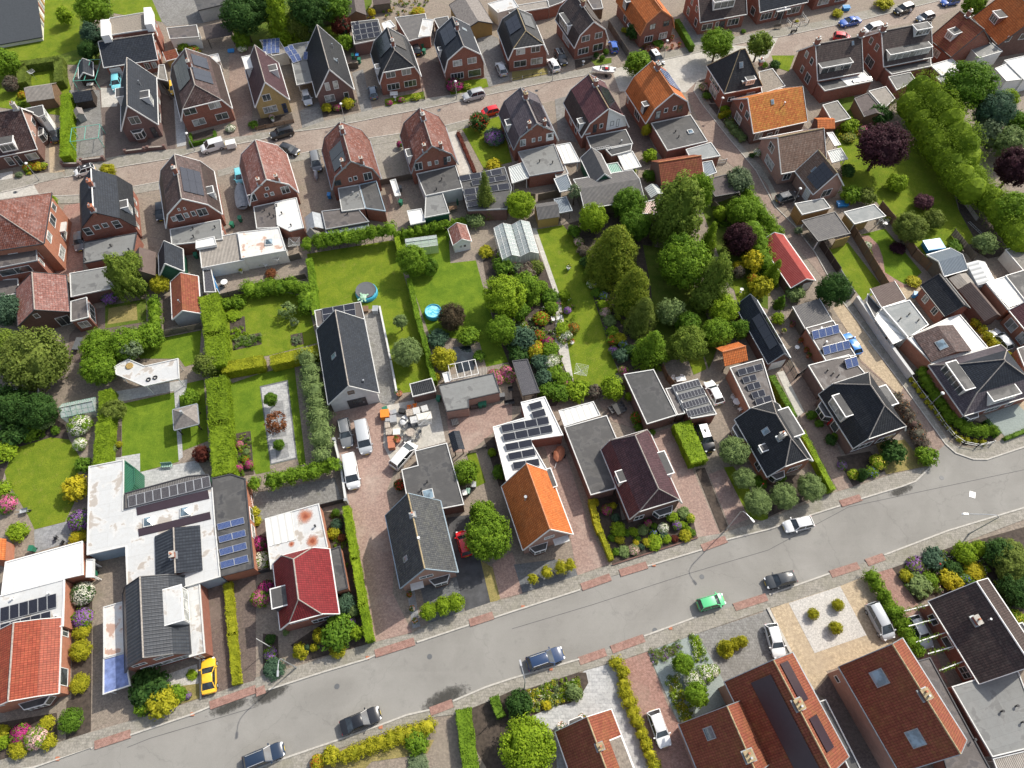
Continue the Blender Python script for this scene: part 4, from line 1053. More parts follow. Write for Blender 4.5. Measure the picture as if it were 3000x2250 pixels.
def ST(name,pT,w,z,mA,z0=0,world=False):
 P=pT if world else G(pT,0);m=MB()
 for a,b in zip(P,P[1:]):
  d=b-a
  if d.length<.01: continue
  d/=d.length if d.length else 1
 off=[]
 n=len(P)
 for s in(-1,1):
  row=[]
  for i in range(n):
   e=(P[i]-P[i-1]).normalized() if i else (P[1]-P[0]).normalized();f=(P[i+1]-P[i]).normalized() if i<n-1 else e
   n1=Vc((-e.y,e.x,0));n2=Vc((-f.y,f.x,0));mm=n1+n2;q=P[i]+mm*(s*w/2/max(mm.dot(n1),.5));row.append(q)
  off.append(row)
 V=[(p.x,p.y,z0) for p in off[1]]+[(p.x,p.y,z0) for p in off[0]]+[(p.x,p.y,z) for p in off[1]]+[(p.x,p.y,z) for p in off[0]]
 fs=[]
 for i in range(n-1): fs+=[(2*n+i,2*n+i+1,3*n+i+1,3*n+i)[::-1],(i,i+1,2*n+i+1,2*n+i)[::-1],(n+i,3*n+i,3*n+i+1,n+i+1)[::-1]]
 fs+=[(0,2*n,3*n,n),(n-1,2*n-1,4*n-1,3*n-1)]
 m.add(V,fs);o=m.build(name,mA);o['kind']='structure';return o
def alamp(base,tip,lb,h=7.8):
 b=G(base,0)[0];t=g(Q(tip)[0],h*.96);d=(t-b);d.z=0
 rt=root('street_lamp',(b.x,b.y,0),atan2(d.y,d.x),lb,'street lamp','tall street lamps with an arm over the main road');a=d.length
 m=MB();m.tube((0,0,0),(0,0,1.2),.11,.09);m.tube((0,0,1.2),(0,0,h*.86),.075,.06);m.build('pole','steel',rt)
 m=MB();pT=[(0,0,h*.86),(a*.12,0,h*.95),(a*.35,0,h*.985),(a*.8,0,h)]
 for p,q in zip(pT,pT[1:]): m.tube(p,q,.05,.045,6)
 m.build('arm','steel',rt)
 m=MB();m.obox((a*.9,0,h),(1,0,.05),(0,1,0),.33,.10,.06);m.build('lamp_head','alu',rt)
 m=MB();m.obox((a*.93,0,h-.075),(1,0,.05),(0,1,0),.28,.10,.02);m.build('lamp_glass','wl',rt)
def plamp(base,lb,h=4.1):
 b=G(base,0)[0];rt=root('street_lamp',(b.x,b.y,0),0,lb,'street lamp','short post-top street lamps in the side streets')
 m=MB();m.tube((0,0,0),(0,0,.9),.08);m.tube((0,0,.9),(0,0,h-.2),.055,.045);m.build('pole','steel',rt)
 m=MB();m.lathe((0,0,h-.22),[(.07,0),(.24,.08),(.27,.16),(.18,.26),(.03,.30)],12);m.build('lamp_head','white',rt)
def pot(px,lb,r=.25,h=.4,mA='tc',col='green',fl=None,gp=None):
 c=G(px,0)[0];rt=root('plant_pot',(c.x,c.y,.03),0,lb,'plant pot',gp);m=MB();m.lathe((0,0,0),[(r*.7,0),(r,h),(r*1.08,h),(r*1.08,h+.04),(r*.9,h+.04),(r*.9,h-.04)],12);m.build('pot',mA,rt)
 P,N=bpts(r*1.2,r*2,h,16,.3*r*1.2,16,'round',-.3);qd('plant',P,N,.13,'l_'+col,rt)
 if fl:
  d=sph(60);d[:,2]=abs(d[:,2]);qd('flowers',d*np.array([r*1.2,r*1.2,r])+np.array([0,0,h+r]),d,.12,'l_'+fl,rt,asp=1.5)
def bin_(px,lb,col='pg',lid=None,az=0,gp='wheelie bins'):
 c=G(px,0)[0];rt=root('wheelie_bin',(c.x,c.y,.03),R(az),lb,'wheelie bin',gp)
 m=MB();m.add([(-.22,-.25,.08),(.22,-.25,.08),(.22,.25,.08),(-.22,.25,.08),(-.28,-.33,1.0),(.28,-.33,1.0),(.28,.33,1.0),(-.28,.33,1.0)],[(0,3,2,1),(4,5,6,7),(0,1,5,4),(1,2,6,5),(2,3,7,6),(3,0,4,7)]);m.build('bin_body',col,rt)
 m=MB();m.obox((0,0,1.05),(0,1,.08),(1,0,0),.38,.31,.035);m.build('lid',lid or col,rt)
 for s in(-1,1): m=MB();m.tube((s*.2,.26,.1),(s*.26,.26,.1),.1,n=8);m.build('wheel','rubber',rt)
def TB(px,lb,L=1.6,W=.9,h=.74,az=0,mA='white',round_=False,pA=None,z=.03,name='garden_table'):
 c=G(px,0)[0];rt=root(name,(c.x,c.y,z),R(az),lb,'table');m=MB()
 if round_: m.lathe((0,0,h-.04),[(L/2,0),(L/2,.04)],20)
 else: m.box(-L/2,L/2,-W/2,W/2,h-.04,h)
 m.build('tabletop',pA or mA,rt)
 if round_: W=L*.8;L=L*.8
 for sx in(-1,1):
  for sy in(-1,1): m=MB();m.box(sx*(L/2-.12)-.025,sx*(L/2-.12)+.025,sy*(W/2-.12)-.025,sy*(W/2-.12)+.025,0,h-.04);m.build('leg',mA,rt)
 return rt
CH={}
def CR(loc,az,lb,mA='white',gp='garden chairs',px=None):
 if px: c=G(px,0)[0];loc=(c.x,c.y,.03)
 if mA in CH: return dup(CH[mA],loc,R(az),lb)
 rt=root('garden_chair',loc,R(az),lb,'chair',gp)
 m=MB();m.box(-.24,.24,-.24,.24,.41,.45);m.build('seat',mA,rt)
 m=MB();m.obox((-.27,0,.68),(-.2,0,1),(0,1,0),.27,.23,.02);m.build('backrest',mA,rt)
 for sx in(-1,1):
  for sy in(-1,1): m=MB();m.box(sx*.21-.02,sx*.21+.02,sy*.21-.02,sy*.21+.02,0,.41);m.build('leg',mA,rt)
 for sy in(-1,1): m=MB();m.box(-.24,.22,sy*.26-.02,sy*.26+.02,.62,.65);m.box(.18,.21,sy*.26-.018,sy*.26+.018,.41,.62);m.build('armrest',mA,rt)
 CH[mA]=rt;return rt
def BN(px,lb,az=0,mA='wood',L=1.5):
 c=G(px,0)[0];rt=root('garden_bench',(c.x,c.y,.03),R(az),lb,'bench');m=MB();m.box(-L/2,L/2,-.22,.22,.42,.46);m.build('seat',mA,rt)
 m=MB();m.obox((0,.26,.68),(0,.15,1),(1,0,0),.24,L/2,.02);m.build('backrest',mA,rt)
 for sx in(-1,1):
  for sy in(-1,1): m=MB();m.box(sx*(L/2-.1)-.03,sx*(L/2-.1)+.03,sy*.18-.03,sy*.18+.03,0,.42);m.build('leg',mA,rt)
def pool(px,r,h,lb,tilted=False):
 c=G(px,0)[0];rt=root('swimming_pool',(c.x,c.y,.03),0,lb,'swimming pool')
 m=MB();n=28;V=[]
 for rr,z in((r,0),(r*1.02,h*.5),(r*.97,h),(r*.90,h),(r*.90,h-.18)):
  for i in range(n): a=2*pi*i/n;V.append((rr*cos(a),rr*sin(a),z))
 m.add(V,[(j*n+i,j*n+(i+1)%n,(j+1)*n+(i+1)%n,(j+1)*n+i) for j in range(4) for i in range(n)]);m.build('pool_wall','poolblue',rt,smooth=True)
 m=MB();m.lathe((0,0,h-.2),[(r*.90,0),(r*.90,.04)],28);m.build('water','water',rt)
 return rt
def drier(px,lb,r=1.3,h=1.9):
 c=G(px,0)[0];rt=root('rotary_drier',(c.x,c.y,0),random.random(),lb,'rotary drier','rotary clothes driers');m=MB();m.tube((0,0,0),(0,0,h),.03);m.build('pole','steel',rt)
 for k in range(4):
  a=k*pi/2;m=MB();m.bar((0,0,h*.75),(r*cos(a),r*sin(a),h),.035);m.build('arm','steel',rt)
 m=MB()
 for j in range(1,6):
  q=j/5;P=[(r*q*cos(k*pi/2),r*q*sin(k*pi/2),h*(.75+.25*q)) for k in range(4)]
  for k in range(4): m.bar(P[k],P[(k+1)%4],.018)
 m.build('washing_line','white',rt)
def ghs(pT,h,hr,lb,n=6,m_=3,frame='alu',bays=1,base=.0):
 P=G(pT,h);O,az,L,W=f3(P[0],P[1],P[2] if len(P)>2 else None)
 rt=root('greenhouse',O,az,lb,'greenhouse');gl=MB();f=MB()
 bw=W/bays
 for b in range(bays):
  y0=b*bw;y1=y0+bw;ym=(y0+y1)/2
  for ya,za,yb,zb in((y0,h,ym,hr),(ym,hr,y1,h)):
   gl.add([(0,ya,za),(L,ya,za),(L,yb,zb),(0,yb,zb)],[(0,1,2,3)])
   for i in range(n+1): x=L*i/n;f.bar((x,ya,za+.02),(x,yb,zb+.02),.05)
   for j in range(m_+1): t=j/m_;f.bar((0,ya+(yb-ya)*t,za+(zb-za)*t+.02),(L,ya+(yb-ya)*t,za+(zb-za)*t+.02),.045 if j%m_ else .07)
  for x in(0,L): gl.add([(x,y0,base),(x,y1,base),(x,y1,h),(x,ym,hr),(x,y0,h)],[(0,1,2,3,4)])
 for y in(0,W):
  gl.add([(0,y,base),(L,y,base),(L,y,h),(0,y,h)],[(0,1,2,3)])
  for i in range(n+1): x=L*i/n;f.bar((x,y,0),(x,y,h),.05)
 for x in(0,L):
  for j in range(m_*2*bays+1): y=W*j/(m_*2*bays);yy=y%bw;f.bar((x,y,0),(x,y,h),.045)
 f.build('frame',frame,rt);gl.build('glazing','clear',rt);return rt
def SD(lb,pT,he,hr=None,wA='wood',rA='fibre',kA='gable',gA='shed',name='shed',tA=None,qA=None,**k):
 return HS(name,lb,pT,he,gA=gA,hr=hr,kA=kA,wA=wA,rA=rA,tA=tA,qA=qA,ov=k.pop('ov',.15),th=.08,**k)
def bxt(name,lb,gA,px,L,W,h,az,mA,z=.03,lid=None,gp=None):
 c=G(px,0)[0];rt=root(name,(c.x,c.y,z),R(az),lb,gA,gp);m=MB();m.box(-L/2,L/2,-W/2,W/2,0,h);m.build('body',mA,rt)
 m=MB();m.box(-L/2-.03,L/2+.03,-W/2-.03,W/2+.03,h+.002,h+.06);m.build('lid',lid or mA,rt);return rt
def person(px,az,lb,shirt='whitecloth',trousers='denim',z=.03):
 c=G(px,0)[0];import bmesh
 V=[(0,0,.92),(0,.09,.88),(0,-.09,.88),(.02,.10,.48),(-.03,.11,.08),(.10,.11,.03),(.03,-.10,.48),(-.02,-.11,.08),(.11,-.11,.03),(0,0,1.15),(0,0,1.40),(0,.17,1.40),(.03,.24,1.12),(.14,.22,.90),(0,-.17,1.40),(.02,-.24,1.12),(.12,-.23,.90),(.01,0,1.50)]
 Ed=[(0,1),(0,2),(1,3),(3,4),(4,5),(2,6),(6,7),(7,8),(0,9),(9,10),(10,11),(11,12),(12,13),(10,14),(14,15),(15,16),(10,17)]
 Rr=[.13,.09,.09,.062,.042,.04,.062,.042,.04,.12,.13,.06,.042,.035,.06,.042,.035,.055]
 me=bpy.data.meshes.new('person');me.from_pydata(V,Ed,[]);o=bpy.data.objects.new('person',me);C.objects.link(o)
 s=o.modifiers.new('skin','SKIN')
 for i,v in enumerate(me.skin_vertices[0].data): v.radius=(Rr[i],Rr[i]);v.use_root=(i==0)
 sb=o.modifiers.new('sub','SUBSURF');sb.levels=1;sb.render_levels=1
 dg=bpy.context.evaluated_depsgraph_get();me2=bpy.data.meshes.new_from_object(o.evaluated_get(dg));bpy.data.objects.remove(o)
 hd=MB();hd.lathe((.01,0,1.50),[(.02,0),(.07,.03),(.09,.10),(.095,.16),(.07,.23),(.02,.26)],10);n0=len(hd.v)
 bm=bmesh.new();bm.from_mesh(me2);vs=[bm.verts.new(v) for v in hd.v]
 for f in hd.f: bm.faces.new([vs[i] for i in f])
 me3=bpy.data.meshes.new('person');bm.to_mesh(me3);bm.free()
 for m in('skin',shirt,trousers): me3.materials.append(MAT(m))
 for p in me3.polygons:
  zc=p.center.z;p.material_index=0 if zc>1.47 or (abs(p.center.y)>.18 and zc<1.15) else (1 if zc>.93 else 2);p.use_smooth=True
 o=bpy.data.objects.new('person',me3);C.objects.link(o);o.location=(c.x,c.y,z);o.rotation_euler=(0,0,R(az));tag(o,lb,'person')
 hb=MB();hb.lathe((-.015,0,1.60),[(.10,0),(.105,.08),(.08,.15),(.02,.175)],10);hb.build('hair','darkwood',o)
 return o
def boat(px,lb,L=6,col='white',cover=None,az=None):
 q=Q(px);a=g(q[0],.9);b=g(q[1],.9);c=(a+b)/2;d=b-a;rt=root('motor_boat',(c.x,c.y,.0),atan2(d.y,d.x),lb,'boat');L=d.length
 st=[(0,.75,1.1),(.1,.95,1.15),(.45,1,1.2),(.7,.85,1.28),(.88,.5,1.38),(1,.04,1.45)];V=[];w=L*.19
 for f,k,z in st:
  x=-L/2+f*L
  for y,zz in((-w*k,z),(-w*k*.85,.75),(0,.5+.4*max(0,f-.6)),(w*k*.85,.75),(w*k,z)): V.append((x,y,zz))
 m=MB();fs=[(j*5+i,(j+1)*5+i,(j+1)*5+i+1,j*5+i+1)[::-1] for j in range(5) for i in range(4)]+[(0,1,2,3,4)]
 m.add(V,fs);m.build('hull',col,rt,smooth=False)
 dk=MB();V=[]
 for f,k,z in st:
  x=-L/2+f*L
  for y,dz in((-w*k,-.01),(-w*k*.5,.22 if cover else .05),(0,.40 if cover else .08),(w*k*.5,.22 if cover else .05),(w*k,-.01)): V.append((x,y,z+dz*(k if cover else 1)))
 dk.add(V,[(j*5+i,j*5+i+1,(j+1)*5+i+1,(j+1)*5+i)[::-1] for j in range(5) for i in range(4)]);dk.build('cover' if cover else 'deck',cover or 'white',rt)
 if not cover:
  m=MB();m.box(-L*.28,L*.06,-w*.55,w*.55,1.31,1.36);m.build('cockpit','bp',rt)
  m=MB();m.obox((L*.12,0,1.55),(-.5,0,1),(0,1,0),.22,w*.6,.02);m.build('windscreen','cg',rt)
  for s in(-1,1): m=MB();m.box(-L*.2,-L*.08,s*w*.3-.2,s*w*.3+.2,1.36,1.6);m.build('seat','rd' if s>0 else 'white',rt)
  m=MB();m.tube((-L*.52,0,.8),(-L*.52,0,1.5),.16,.2);m.build('outboard_motor','white',rt)
 t=root('boat_trailer',(c.x,c.y,0),atan2(d.y,d.x),lb.replace('motor boat','metal trailer under the motor boat') if 'motor boat' in lb else 'metal trailer carrying '+lb,'trailer')
 m=MB();m.bar((-L*.4,-.5,.42),(L*.3,-.35,.42),.07);m.bar((-L*.4,.5,.42),(L*.3,.35,.42),.07);m.bar((L*.3,-.38,.42),(L*.62,0,.42),.07);m.bar((L*.3,.38,.42),(L*.62,0,.42),.07);m.bar((-L*.15,-.95,.36),(-L*.15,.95,.36),.07);m.build('frame','steel',t)
 for s in(-1,1): m=MB();m.tube((-L*.15,s*.92,.3),(-L*.15,s*1.08,.3),.3,n=12);m.build('wheel','rubber',t)
 return rt
def parasol(px,lb,mA='greenwood',h=2.2,closed=True,r=.18):
 c=G(px,0)[0];rt=root('parasol',(c.x,c.y,0),0,lb,'parasol');m=MB();m.tube((0,0,0),(0,0,h),.03);m.build('pole','white',rt)
 m=MB()
 if closed: m.lathe((0,0,.7),[(r,0),(r*1.1,.5),(r*.5,h-.8),(.03,h-.65)],8)
 else: m.lathe((0,0,h-.4),[(r,0),(r*.6,.25),(.04,.42)],8)
 m.build('canopy',mA,rt)
def gsheet():
 m=MB();m.add([(-600,-300,0),(600,-300,0),(600,900,0),(-600,900,0)],[(0,1,2,3)]);o=m.build('ground','pvm');o['kind']='structure'
gsheet()
N1='b1 -200,230 0,190 330,110 a1 570,1530 1110,1430 1440,1375 1700,1310 a2 0,1215 335,1137 600,1105 930,1040 1150,995 1470,935 1730,880 a3 0,775 350,700 640,650 850,600 1000,570 1310,515 1700,430 2212,325 a4 90,320 840,165 1180,80 1500,0 2212,-170'
S1='a4 2212,-60 1640,80 1380,170 1000,240 640,320 420,360 230,470 a3 2212,540 1900,600 1640,690 1500,800 930,790 440,850 280,890 a2 2100,990 1840,1037 1620,1093 1230,1160 980,1197 480,1310 340,1342 a1 2100,1410 1880,1475 b1 1400,95 1160,140 700,215 410,225 b1 0,290 -200,330'
PA('street',G(N1)+G(S1),'street',1,world=True)
PA('road',G('b1 -200,230 0,190 290,118 350,225 0,290 -200,330'),'cc',2,world=True)
PA('road',G('a3 860,600 1000,570 1310,515 1700,430 1900,390 a4 -200,400 90,322 0,500 a3 1900,600 1640,690 1500,800 930,790'),'cc',2,world=True)
MAINN='d1 -300,1810 0,1690 300,1650 810,1475 1145,1365 1650,1195 1810,1130 2212,985 d2 110,1535 590,1380 960,1270 1390,1125 1840,975 2212,860 d3 590,670 850,560 1165,465 1640,325 1850,240 2212,150 c4 370,1500 620,1420 820,1360 1150,1255 1270,1210 1390,1095 1450,965'
MAINE='c4 1530,890 1620,965 1770,1018 1890,1020 2212,912 2700,780'
MAINS='c4 2700,1260 2212,1440 1980,1510 1550,1640 d4 1000,80 780,160 530,240 d3 2212,720 1920,812 1590,910 1140,1075 820,1190 560,1280 0,1440 e2 1980,190 1700,310 1500,385 1300,430 1090,510 680,655 180,825 -300,1010'
PA('road',G(MAINN)+G(MAINE)+G(MAINS),'asphalt',1,world=True)
SIDEL='a3 1500,800 1590,1000 1690,1220 1800,1350 1960,1480 2100,1658 b4 0,330 100,480 450,900 640,1160 b4 760,1330 c4 800,180 1140,480 1450,965'
SIDER='c4 1530,890 1170,390 870,0 b4 900,1470 640,1130 400,700 230,480 60,310 0,130 a3 2110,1480 1990,1335 1860,1180 1640,900 1570,790 1600,700'
PA('side_street',G(SIDEL)+G(SIDER),'paver',2,world=True)
PA('side_street',G('b4 560,1190 650,1140 900,1480 1000,1658 c4 1170,390 1135,470 790,150 740,0'),'pvy',3,world=True)
def pav(s,mA='tiles'): PA('pavement',s,mA,6)
pav('b1 -200,230 0,190 330,110 a1 570,1530 540,1490 330,1500 0,1560 -200,1600')
pav('a1 570,1530 1110,1430 1440,1375 1700,1310 a2 0,1215 335,1137 600,1105 930,1040 1150,995 1470,935 1730,880 a3 0,775 350,700 640,650 830,600 870,545 540,612 0,702 a2 2212,715 2000,768 1680,822 1480,850 1110,922 910,970 570,1052 360,1122 0,1150 a1 2212,1165 2050,1182 1860,1212 1650,1282 1460,1292 1090,1335 910,1372 560,1470')
pav('a3 1000,570 1310,515 1700,430 2212,325 a4 90,320 840,165 1180,80 1500,0 1280,0 1130,40 800,102 470,182 a3 2212,262 1850,335 1640,382 1330,445 1060,495')
pav('b1 410,225 700,215 1160,140 1400,95 1400,160 1160,205 720,280 430,290')
pav('a1 1880,1475 2100,1410 a2 340,1342 480,1310 980,1197 1230,1160 1620,1093 1840,1037 1850,1100 1640,1150 1230,1220 990,1260 490,1370 330,1400 a1 2110,1470 1890,1530')
pav('a3 1600,700 1570,790 1640,900 1860,1180 1990,1335 2110,1480 b4 0,130 60,310 120,290 20,100 a3 2150,1440 2030,1310 1890,1150 1680,880 1630,780 1660,720')
pav('b4 640,1130 900,1470 c4 870,0 1170,390 1530,890 1640,910 1560,860 1290,460 1210,320 980,0 b4 960,1470 710,1130')
pav('d1 -300,1810 0,1690 300,1650 810,1475 1145,1365 1650,1195 1810,1130 1860,1090 2212,940 2212,900 2030,950 1730,1060 1230,1220 780,1350 0,1590 -300,1690')
pav('d1 2200,905 d2 0,1430 360,1330 1000,1130 1340,1050 1500,960 2030,780 2212,740 2212,860 1840,975 1390,1125 960,1270 590,1380 110,1535 0,1575 d1 2200,960')
pav('d3 0,735 560,550 860,455 1600,220 1810,185 2212,60 2212,150 1850,240 1640,325 1165,465 850,560 590,670 0,862')
pav('d3 2205,60 c4 270,1430 560,1310 740,1260 1070,1150 1370,1085 1450,965 1390,1095 1270,1210 1150,1255 820,1360 620,1420 370,1500 d3 2205,152')
pav('c4 1530,890 1620,965 1770,1018 1890,1020 2212,912 2700,780 2700,660 2212,790 1930,880 1750,922 1640,905')
pav('c4 2700,1260 2212,1440 1980,1510 1550,1640 d4 1000,80 780,160 530,240 0,425 0,540 170,490 620,345 840,260 1070,190 1550,20 c4 2212,1540 2700,1370')
pav('d4 2,424 d3 1920,812 1590,910 1140,1075 820,1190 560,1280 0,1440 130,1530 620,1370 890,1295 1170,1205 1600,1050 d4 2,541')
pav('d3 0,1442 e2 1980,190 1700,310 1500,385 1300,430 1090,510 680,655 180,825 -300,1010 -300,1130 460,890 590,770 740,710 1000,615 1500,450 1730,420 2030,300 2212,215 d3 130,1530')
for s in('d1 820,1462 1130,1360','d1 1815,1118 2212,975','d2 0,1562 80,1530','d2 1030,1225 1370,1118','d2 1845,960 2050,893','d3 600,650 850,562','d3 930,530 1165,458','d3 1640,312 1850,235','e2 1505,398 1700,325','d3 580,1290 810,1210','d3 860,1190 1140,1090','d3 1920,825 2200,735','d4 540,245 780,168','d4 850,145 1000,92','c4 625,1405 800,1350'):
 ST('driveway_ramp',s,.95,.125,'redpaver',.0)
K=.15
for s in('d1 -300,1815 0,1695 300,1650 810,1475 790,1490','d1 1130,1372 1145,1367 1650,1197 1812,1130','d2 110,1535 590,1380 960,1270 1030,1240','d2 1390,1127 1840,977','d2 2060,912 2212,862 d3 590,672','d3 1170,468 1640,327','d3 1850,242 2212,152 c4 370,1502 620,1422','c4 800,1362 1150,1257 1270,1212 1390,1097 1452,965','c4 1530,888 1620,967 1770,1020 1890,1022 2212,914 2700,782','c4 2700,1258 2212,1438 1980,1508 1550,1638 d4 1000,78','d4 530,238 10,420','d3 1590,908 1140,1073','d3 580,1272 0,1438 e2 1980,188 1700,308','e2 1500,383 1300,428 1090,508 680,653 180,823 -300,1008'):
 ST('kerb',s,.2,.14,'kerb')
for s in('b1 -200,232 0,192 330,112','a1 560,1535 1110,1432 1440,1378 1700,1312 a2 0,1217 335,1139 600,1107 930,1042 1150,997 1470,937 1730,882 a3 0,777 350,702 640,652','a3 1000,572 1310,517 1700,432 2212,327 a4 90,322 840,167 1180,82 1500,2','a2 340,1340 480,1308 980,1195 1230,1158 1620,1091 1840,1035','b1 410,223 700,213 1160,138 1400,93','a3 1600,700 1570,790 1640,900 1860,1180 1990,1335 2110,1480 b4 60,310 230,480 400,700 640,1130 900,1470 c4 870,0 1170,390 1530,888'):
 ST('kerb',s,.16,.12,'kerb')
def LW(s,mA='grass',lay=2): PA('lawn',s,mA,lay)
def DV(s,mA='paver',lay=2,n='driveway'): PA(n,s,mA,lay)
def bed(s,lay=3): PA('flower_bed',s,'soil',lay)
LW('a1 370,-200 720,-200 700,420 500,480 60,500 -600,640 -600,-200')
LW('a1 940,-100 1260,-100 1400,60 1400,190 960,110')
DV('a1 1290,-60 2000,-60 1960,150 1750,200 1440,230 1400,190','pvg')
LW('a1 0,470 500,480 560,560 620,800 540,1000 0,930 -200,900','grass',3)
LW('a1 690,130 880,310 850,560 560,560 500,480 690,420','sg',3)
DV('a1 830,760 1050,640 1500,850 1520,1290 910,1370 880,1000','pvd')
DV('a1 1500,850 1580,860 1610,1255 1530,1270','tlc',3,'path')
DV('a1 600,780 860,780 900,1340 560,1390','pvg',3,'yard')
DV('a1 870,760 1050,760 1010,920 880,930','cc',3)
bed('a1 200,1430 410,1400 420,1480 220,1530');DV('a1 0,1500 110,1480 110,1560 0,1580','gravel',4,'gravel_bed')
DV('a1 420,1060 520,1060 560,1480 430,1500','pvy',2)
LW('a1 1960,0 2212,0 a2 1000,-60 1000,30 900,200 700,300 700,420 0,560 a1 2050,450','sg',2)
LW('a2 580,240 700,230 720,370 620,380','grass',3)
DV('a1 1980,430 2180,400 2180,1170 1990,1190','paver',3)
bed('a1 1640,1170 1850,1110 1860,1200 1650,1230')
DV('a2 380,960 545,880 590,1050 400,1105','pvg');DV('a2 830,630 925,600 1005,945 910,970','pvg')
DV('a2 1390,480 1640,560 1680,840 1480,860','pvd');DV('a2 1900,250 2090,330 2200,690 2000,760 1930,480','pvg')
bed('a2 570,950 870,860 890,955 580,1015');LW('a2 1110,860 1450,790 1465,865 1120,920','grass',3)
LW('a2 1650,740 1850,690 1990,680 2010,750 1690,825','grass',3)
bed('a2 20,1030 310,980 330,1060 20,1130')
DV('a2 980,1250 1240,1170 1340,1500 1100,1560','tiles');DV('a2 300,1400 480,1360 640,1640 b2 560,350 400,380 370,100','pvm')
LW('a2 1780,1110 2110,1000 2212,1400 1970,1460','grass',3);DV('a2 1635,1125 1730,1115 1890,1500 1760,1515','cc',4,'path')
DV('a1 1890,1530 2110,1470 b1 2160,260 1960,350','pvm');DV('b1 1220,180 1390,150 1420,480 1460,640 1240,680','pvm')
DV('b1 560,300 700,280 720,900 480,930 520,400','redpaver');DV('a2 1350,470 1520,560 b2 1100,500','paver',1)
bed('a3 540,520 690,500 720,570 550,605');LW('a3 680,520 860,500 860,545 720,570','sg',4)
LW('a3 0,620 300,590 310,640 0,700','dg',3);bed('a3 1090,400 1380,350 1330,440 1150,480')
DV('a3 1300,360 1500,310 1560,390 1330,450','redpaver',3);DV('a3 1450,250 1600,430 1700,370 1500,130','pvg',2)
DV('a3 370,860 480,830 640,1250 400,1200','pvg',3);DV('a3 920,800 1000,790 1250,1330 1000,1300','pvd',3)
bed('a3 1610,700 1800,640 1960,860 1720,890');bed('a3 1690,900 1990,900 2020,1230 1870,1150')
LW('a4 30,480 230,480 180,620 60,580','grass',2)
DV('a4 0,1160 300,1080 360,1130 0,1250','pvd');DV('b4 0,50 250,60 330,230 200,330 60,300','pvd',3)
LW('a4 560,1060 1000,1050 1250,1180 1560,1530 b4 1650,350 1800,620 1520,700 1380,760 1050,400 920,250 640,150 a4 640,1500','grass',2)
LW('a4 600,860 740,830 830,1010 760,1080','sg',2)
DV('b4 1620,150 2212,400 2212,700 1900,760 1700,640','soil',2,'yard')
LW('b4 480,680 690,620 1000,1020 820,1120');LW('b4 780,560 1010,500 1330,880 1200,990 1000,880','lush',2)
DV('b4 760,560 870,562 950,640 990,750 1010,880 1180,990 1320,970 1290,1010 1080,1010 960,880 900,700 850,620','redpaver',4,'path')
DV('b4 1080,1000 1310,960 1380,1060 1240,1150','pvy',3,'patio')
DV('b4 150,1080 400,1020 560,1180 640,1320 200,1220','pvm',3,'patio')
LW('b2 440,720 1190,600 1480,1600 c2 1520,320 1420,430 1230,450 1130,60 b2 1080,1190 510,1230')
LW('b2 1230,560 1660,500 1680,800 1900,775 1950,960 2080,1400 c2 2180,180 1990,220 b2 1930,1480 1500,1420 1330,940','lush')
LW('b3 205,510 440,470 580,640 640,900 780,1330 880,1640 c3 920,260 770,400 540,350 430,100 b3 410,1080 330,900')
DV('b3 170,500 210,500 410,1070 c3 530,330 500,350 370,0 b3 385,1120','cc',3,'path')
bed('b2 1960,780 2212,560 b3 160,560 400,1100 c3 500,350 380,560 c2 2212,560 2212,250 2100,0 b2 2050,1300',1)
bed('b3 440,470 1200,250 1250,1500 c3 1320,240 960,280 b3 870,1640 780,1330 640,900 580,640',1)
LW('b3 1130,640 1450,700 1700,1300 1700,1600 1250,1650 1200,1000','sg',2)
LW('b3 1640,330 1900,230 2060,270 2212,600 2212,1200 2000,1100 1880,1000 1700,500','sg',1)
LW('b3 1900,960 2060,930 2100,1090 1950,1140','grass',3)
LW('c3 1520,150 1640,90 1680,240 1570,290','grass',3);LW('c3 1640,60 1740,-30 1780,60 1700,240','sg',2)
LW('b1 910,1170 1260,1110 1265,1305 910,1365','sg',3);LW('b1 940,1190 1180,1150 1190,1290 930,1330','dg',4)
DV('b1 600,1420 800,1200 910,1180 915,1360 1270,1300 1280,1350 780,1470 700,1658 580,1658','pvd',2,'path')
DV('b1 1370,1090 1480,1080 1540,1330 1420,1370','pvd',2)
LW('b1 1230,1480 1740,1380 c1 1720,180 1600,220 1550,150 1210,150 b1 1200,1600','lush')
LW('c1 1055,540 1510,440 1545,1040 1210,1130 1205,970 1055,1000','lush');LW('c1 1540,380 1760,330 1800,860 1580,945 1550,560','lush')
DV('c1 960,440 1500,350 1620,330 1600,500 1500,430 1000,530','tlc',3,'patio')
DV('c1 1505,420 1545,420 1580,1000 1545,1030','tlc',4,'path')
DV('c1 960,1010 1210,970 1212,1130 1545,1060 1700,1030 1790,1170 1090,1300','tlc',3,'patio')
bed('c1 950,740 1050,730 1050,1000 960,1010')
LW('c1 110,930 440,830 600,850 690,1000 640,1400 560,1560 300,1625 240,1500 60,1200 40,1130 90,1020')
DV('c1 -100,1420 150,1430 240,1500 300,1630 620,1570 f1 780,560 60,700 -100,700','pvm',3,'patio')
DV('f1 370,380 760,280 800,500 380,620','tiles_blue',4,'patio')
bed('c1 -200,880 440,650 560,720 600,850 440,830 110,930 40,1130 0,1300 -200,1300',1)
LW('b1 1900,1080 2212,1000 b2 440,1100 530,1490 100,1600 b1 1950,1650');
bed('b1 1985,1270 2115,1260 2125,1400 1990,1420',4);bed('b1 2005,1440 2212,1410 b2 40,1400 50,1500 b1 2015,1555',4);bed('b2 300,1420 400,1400 415,1500 310,1515',4)
LW('c1 1985,370 c2 0,290 330,200 430,1060 0,1150 c1 2195,1110 2165,775 2025,800','lush')
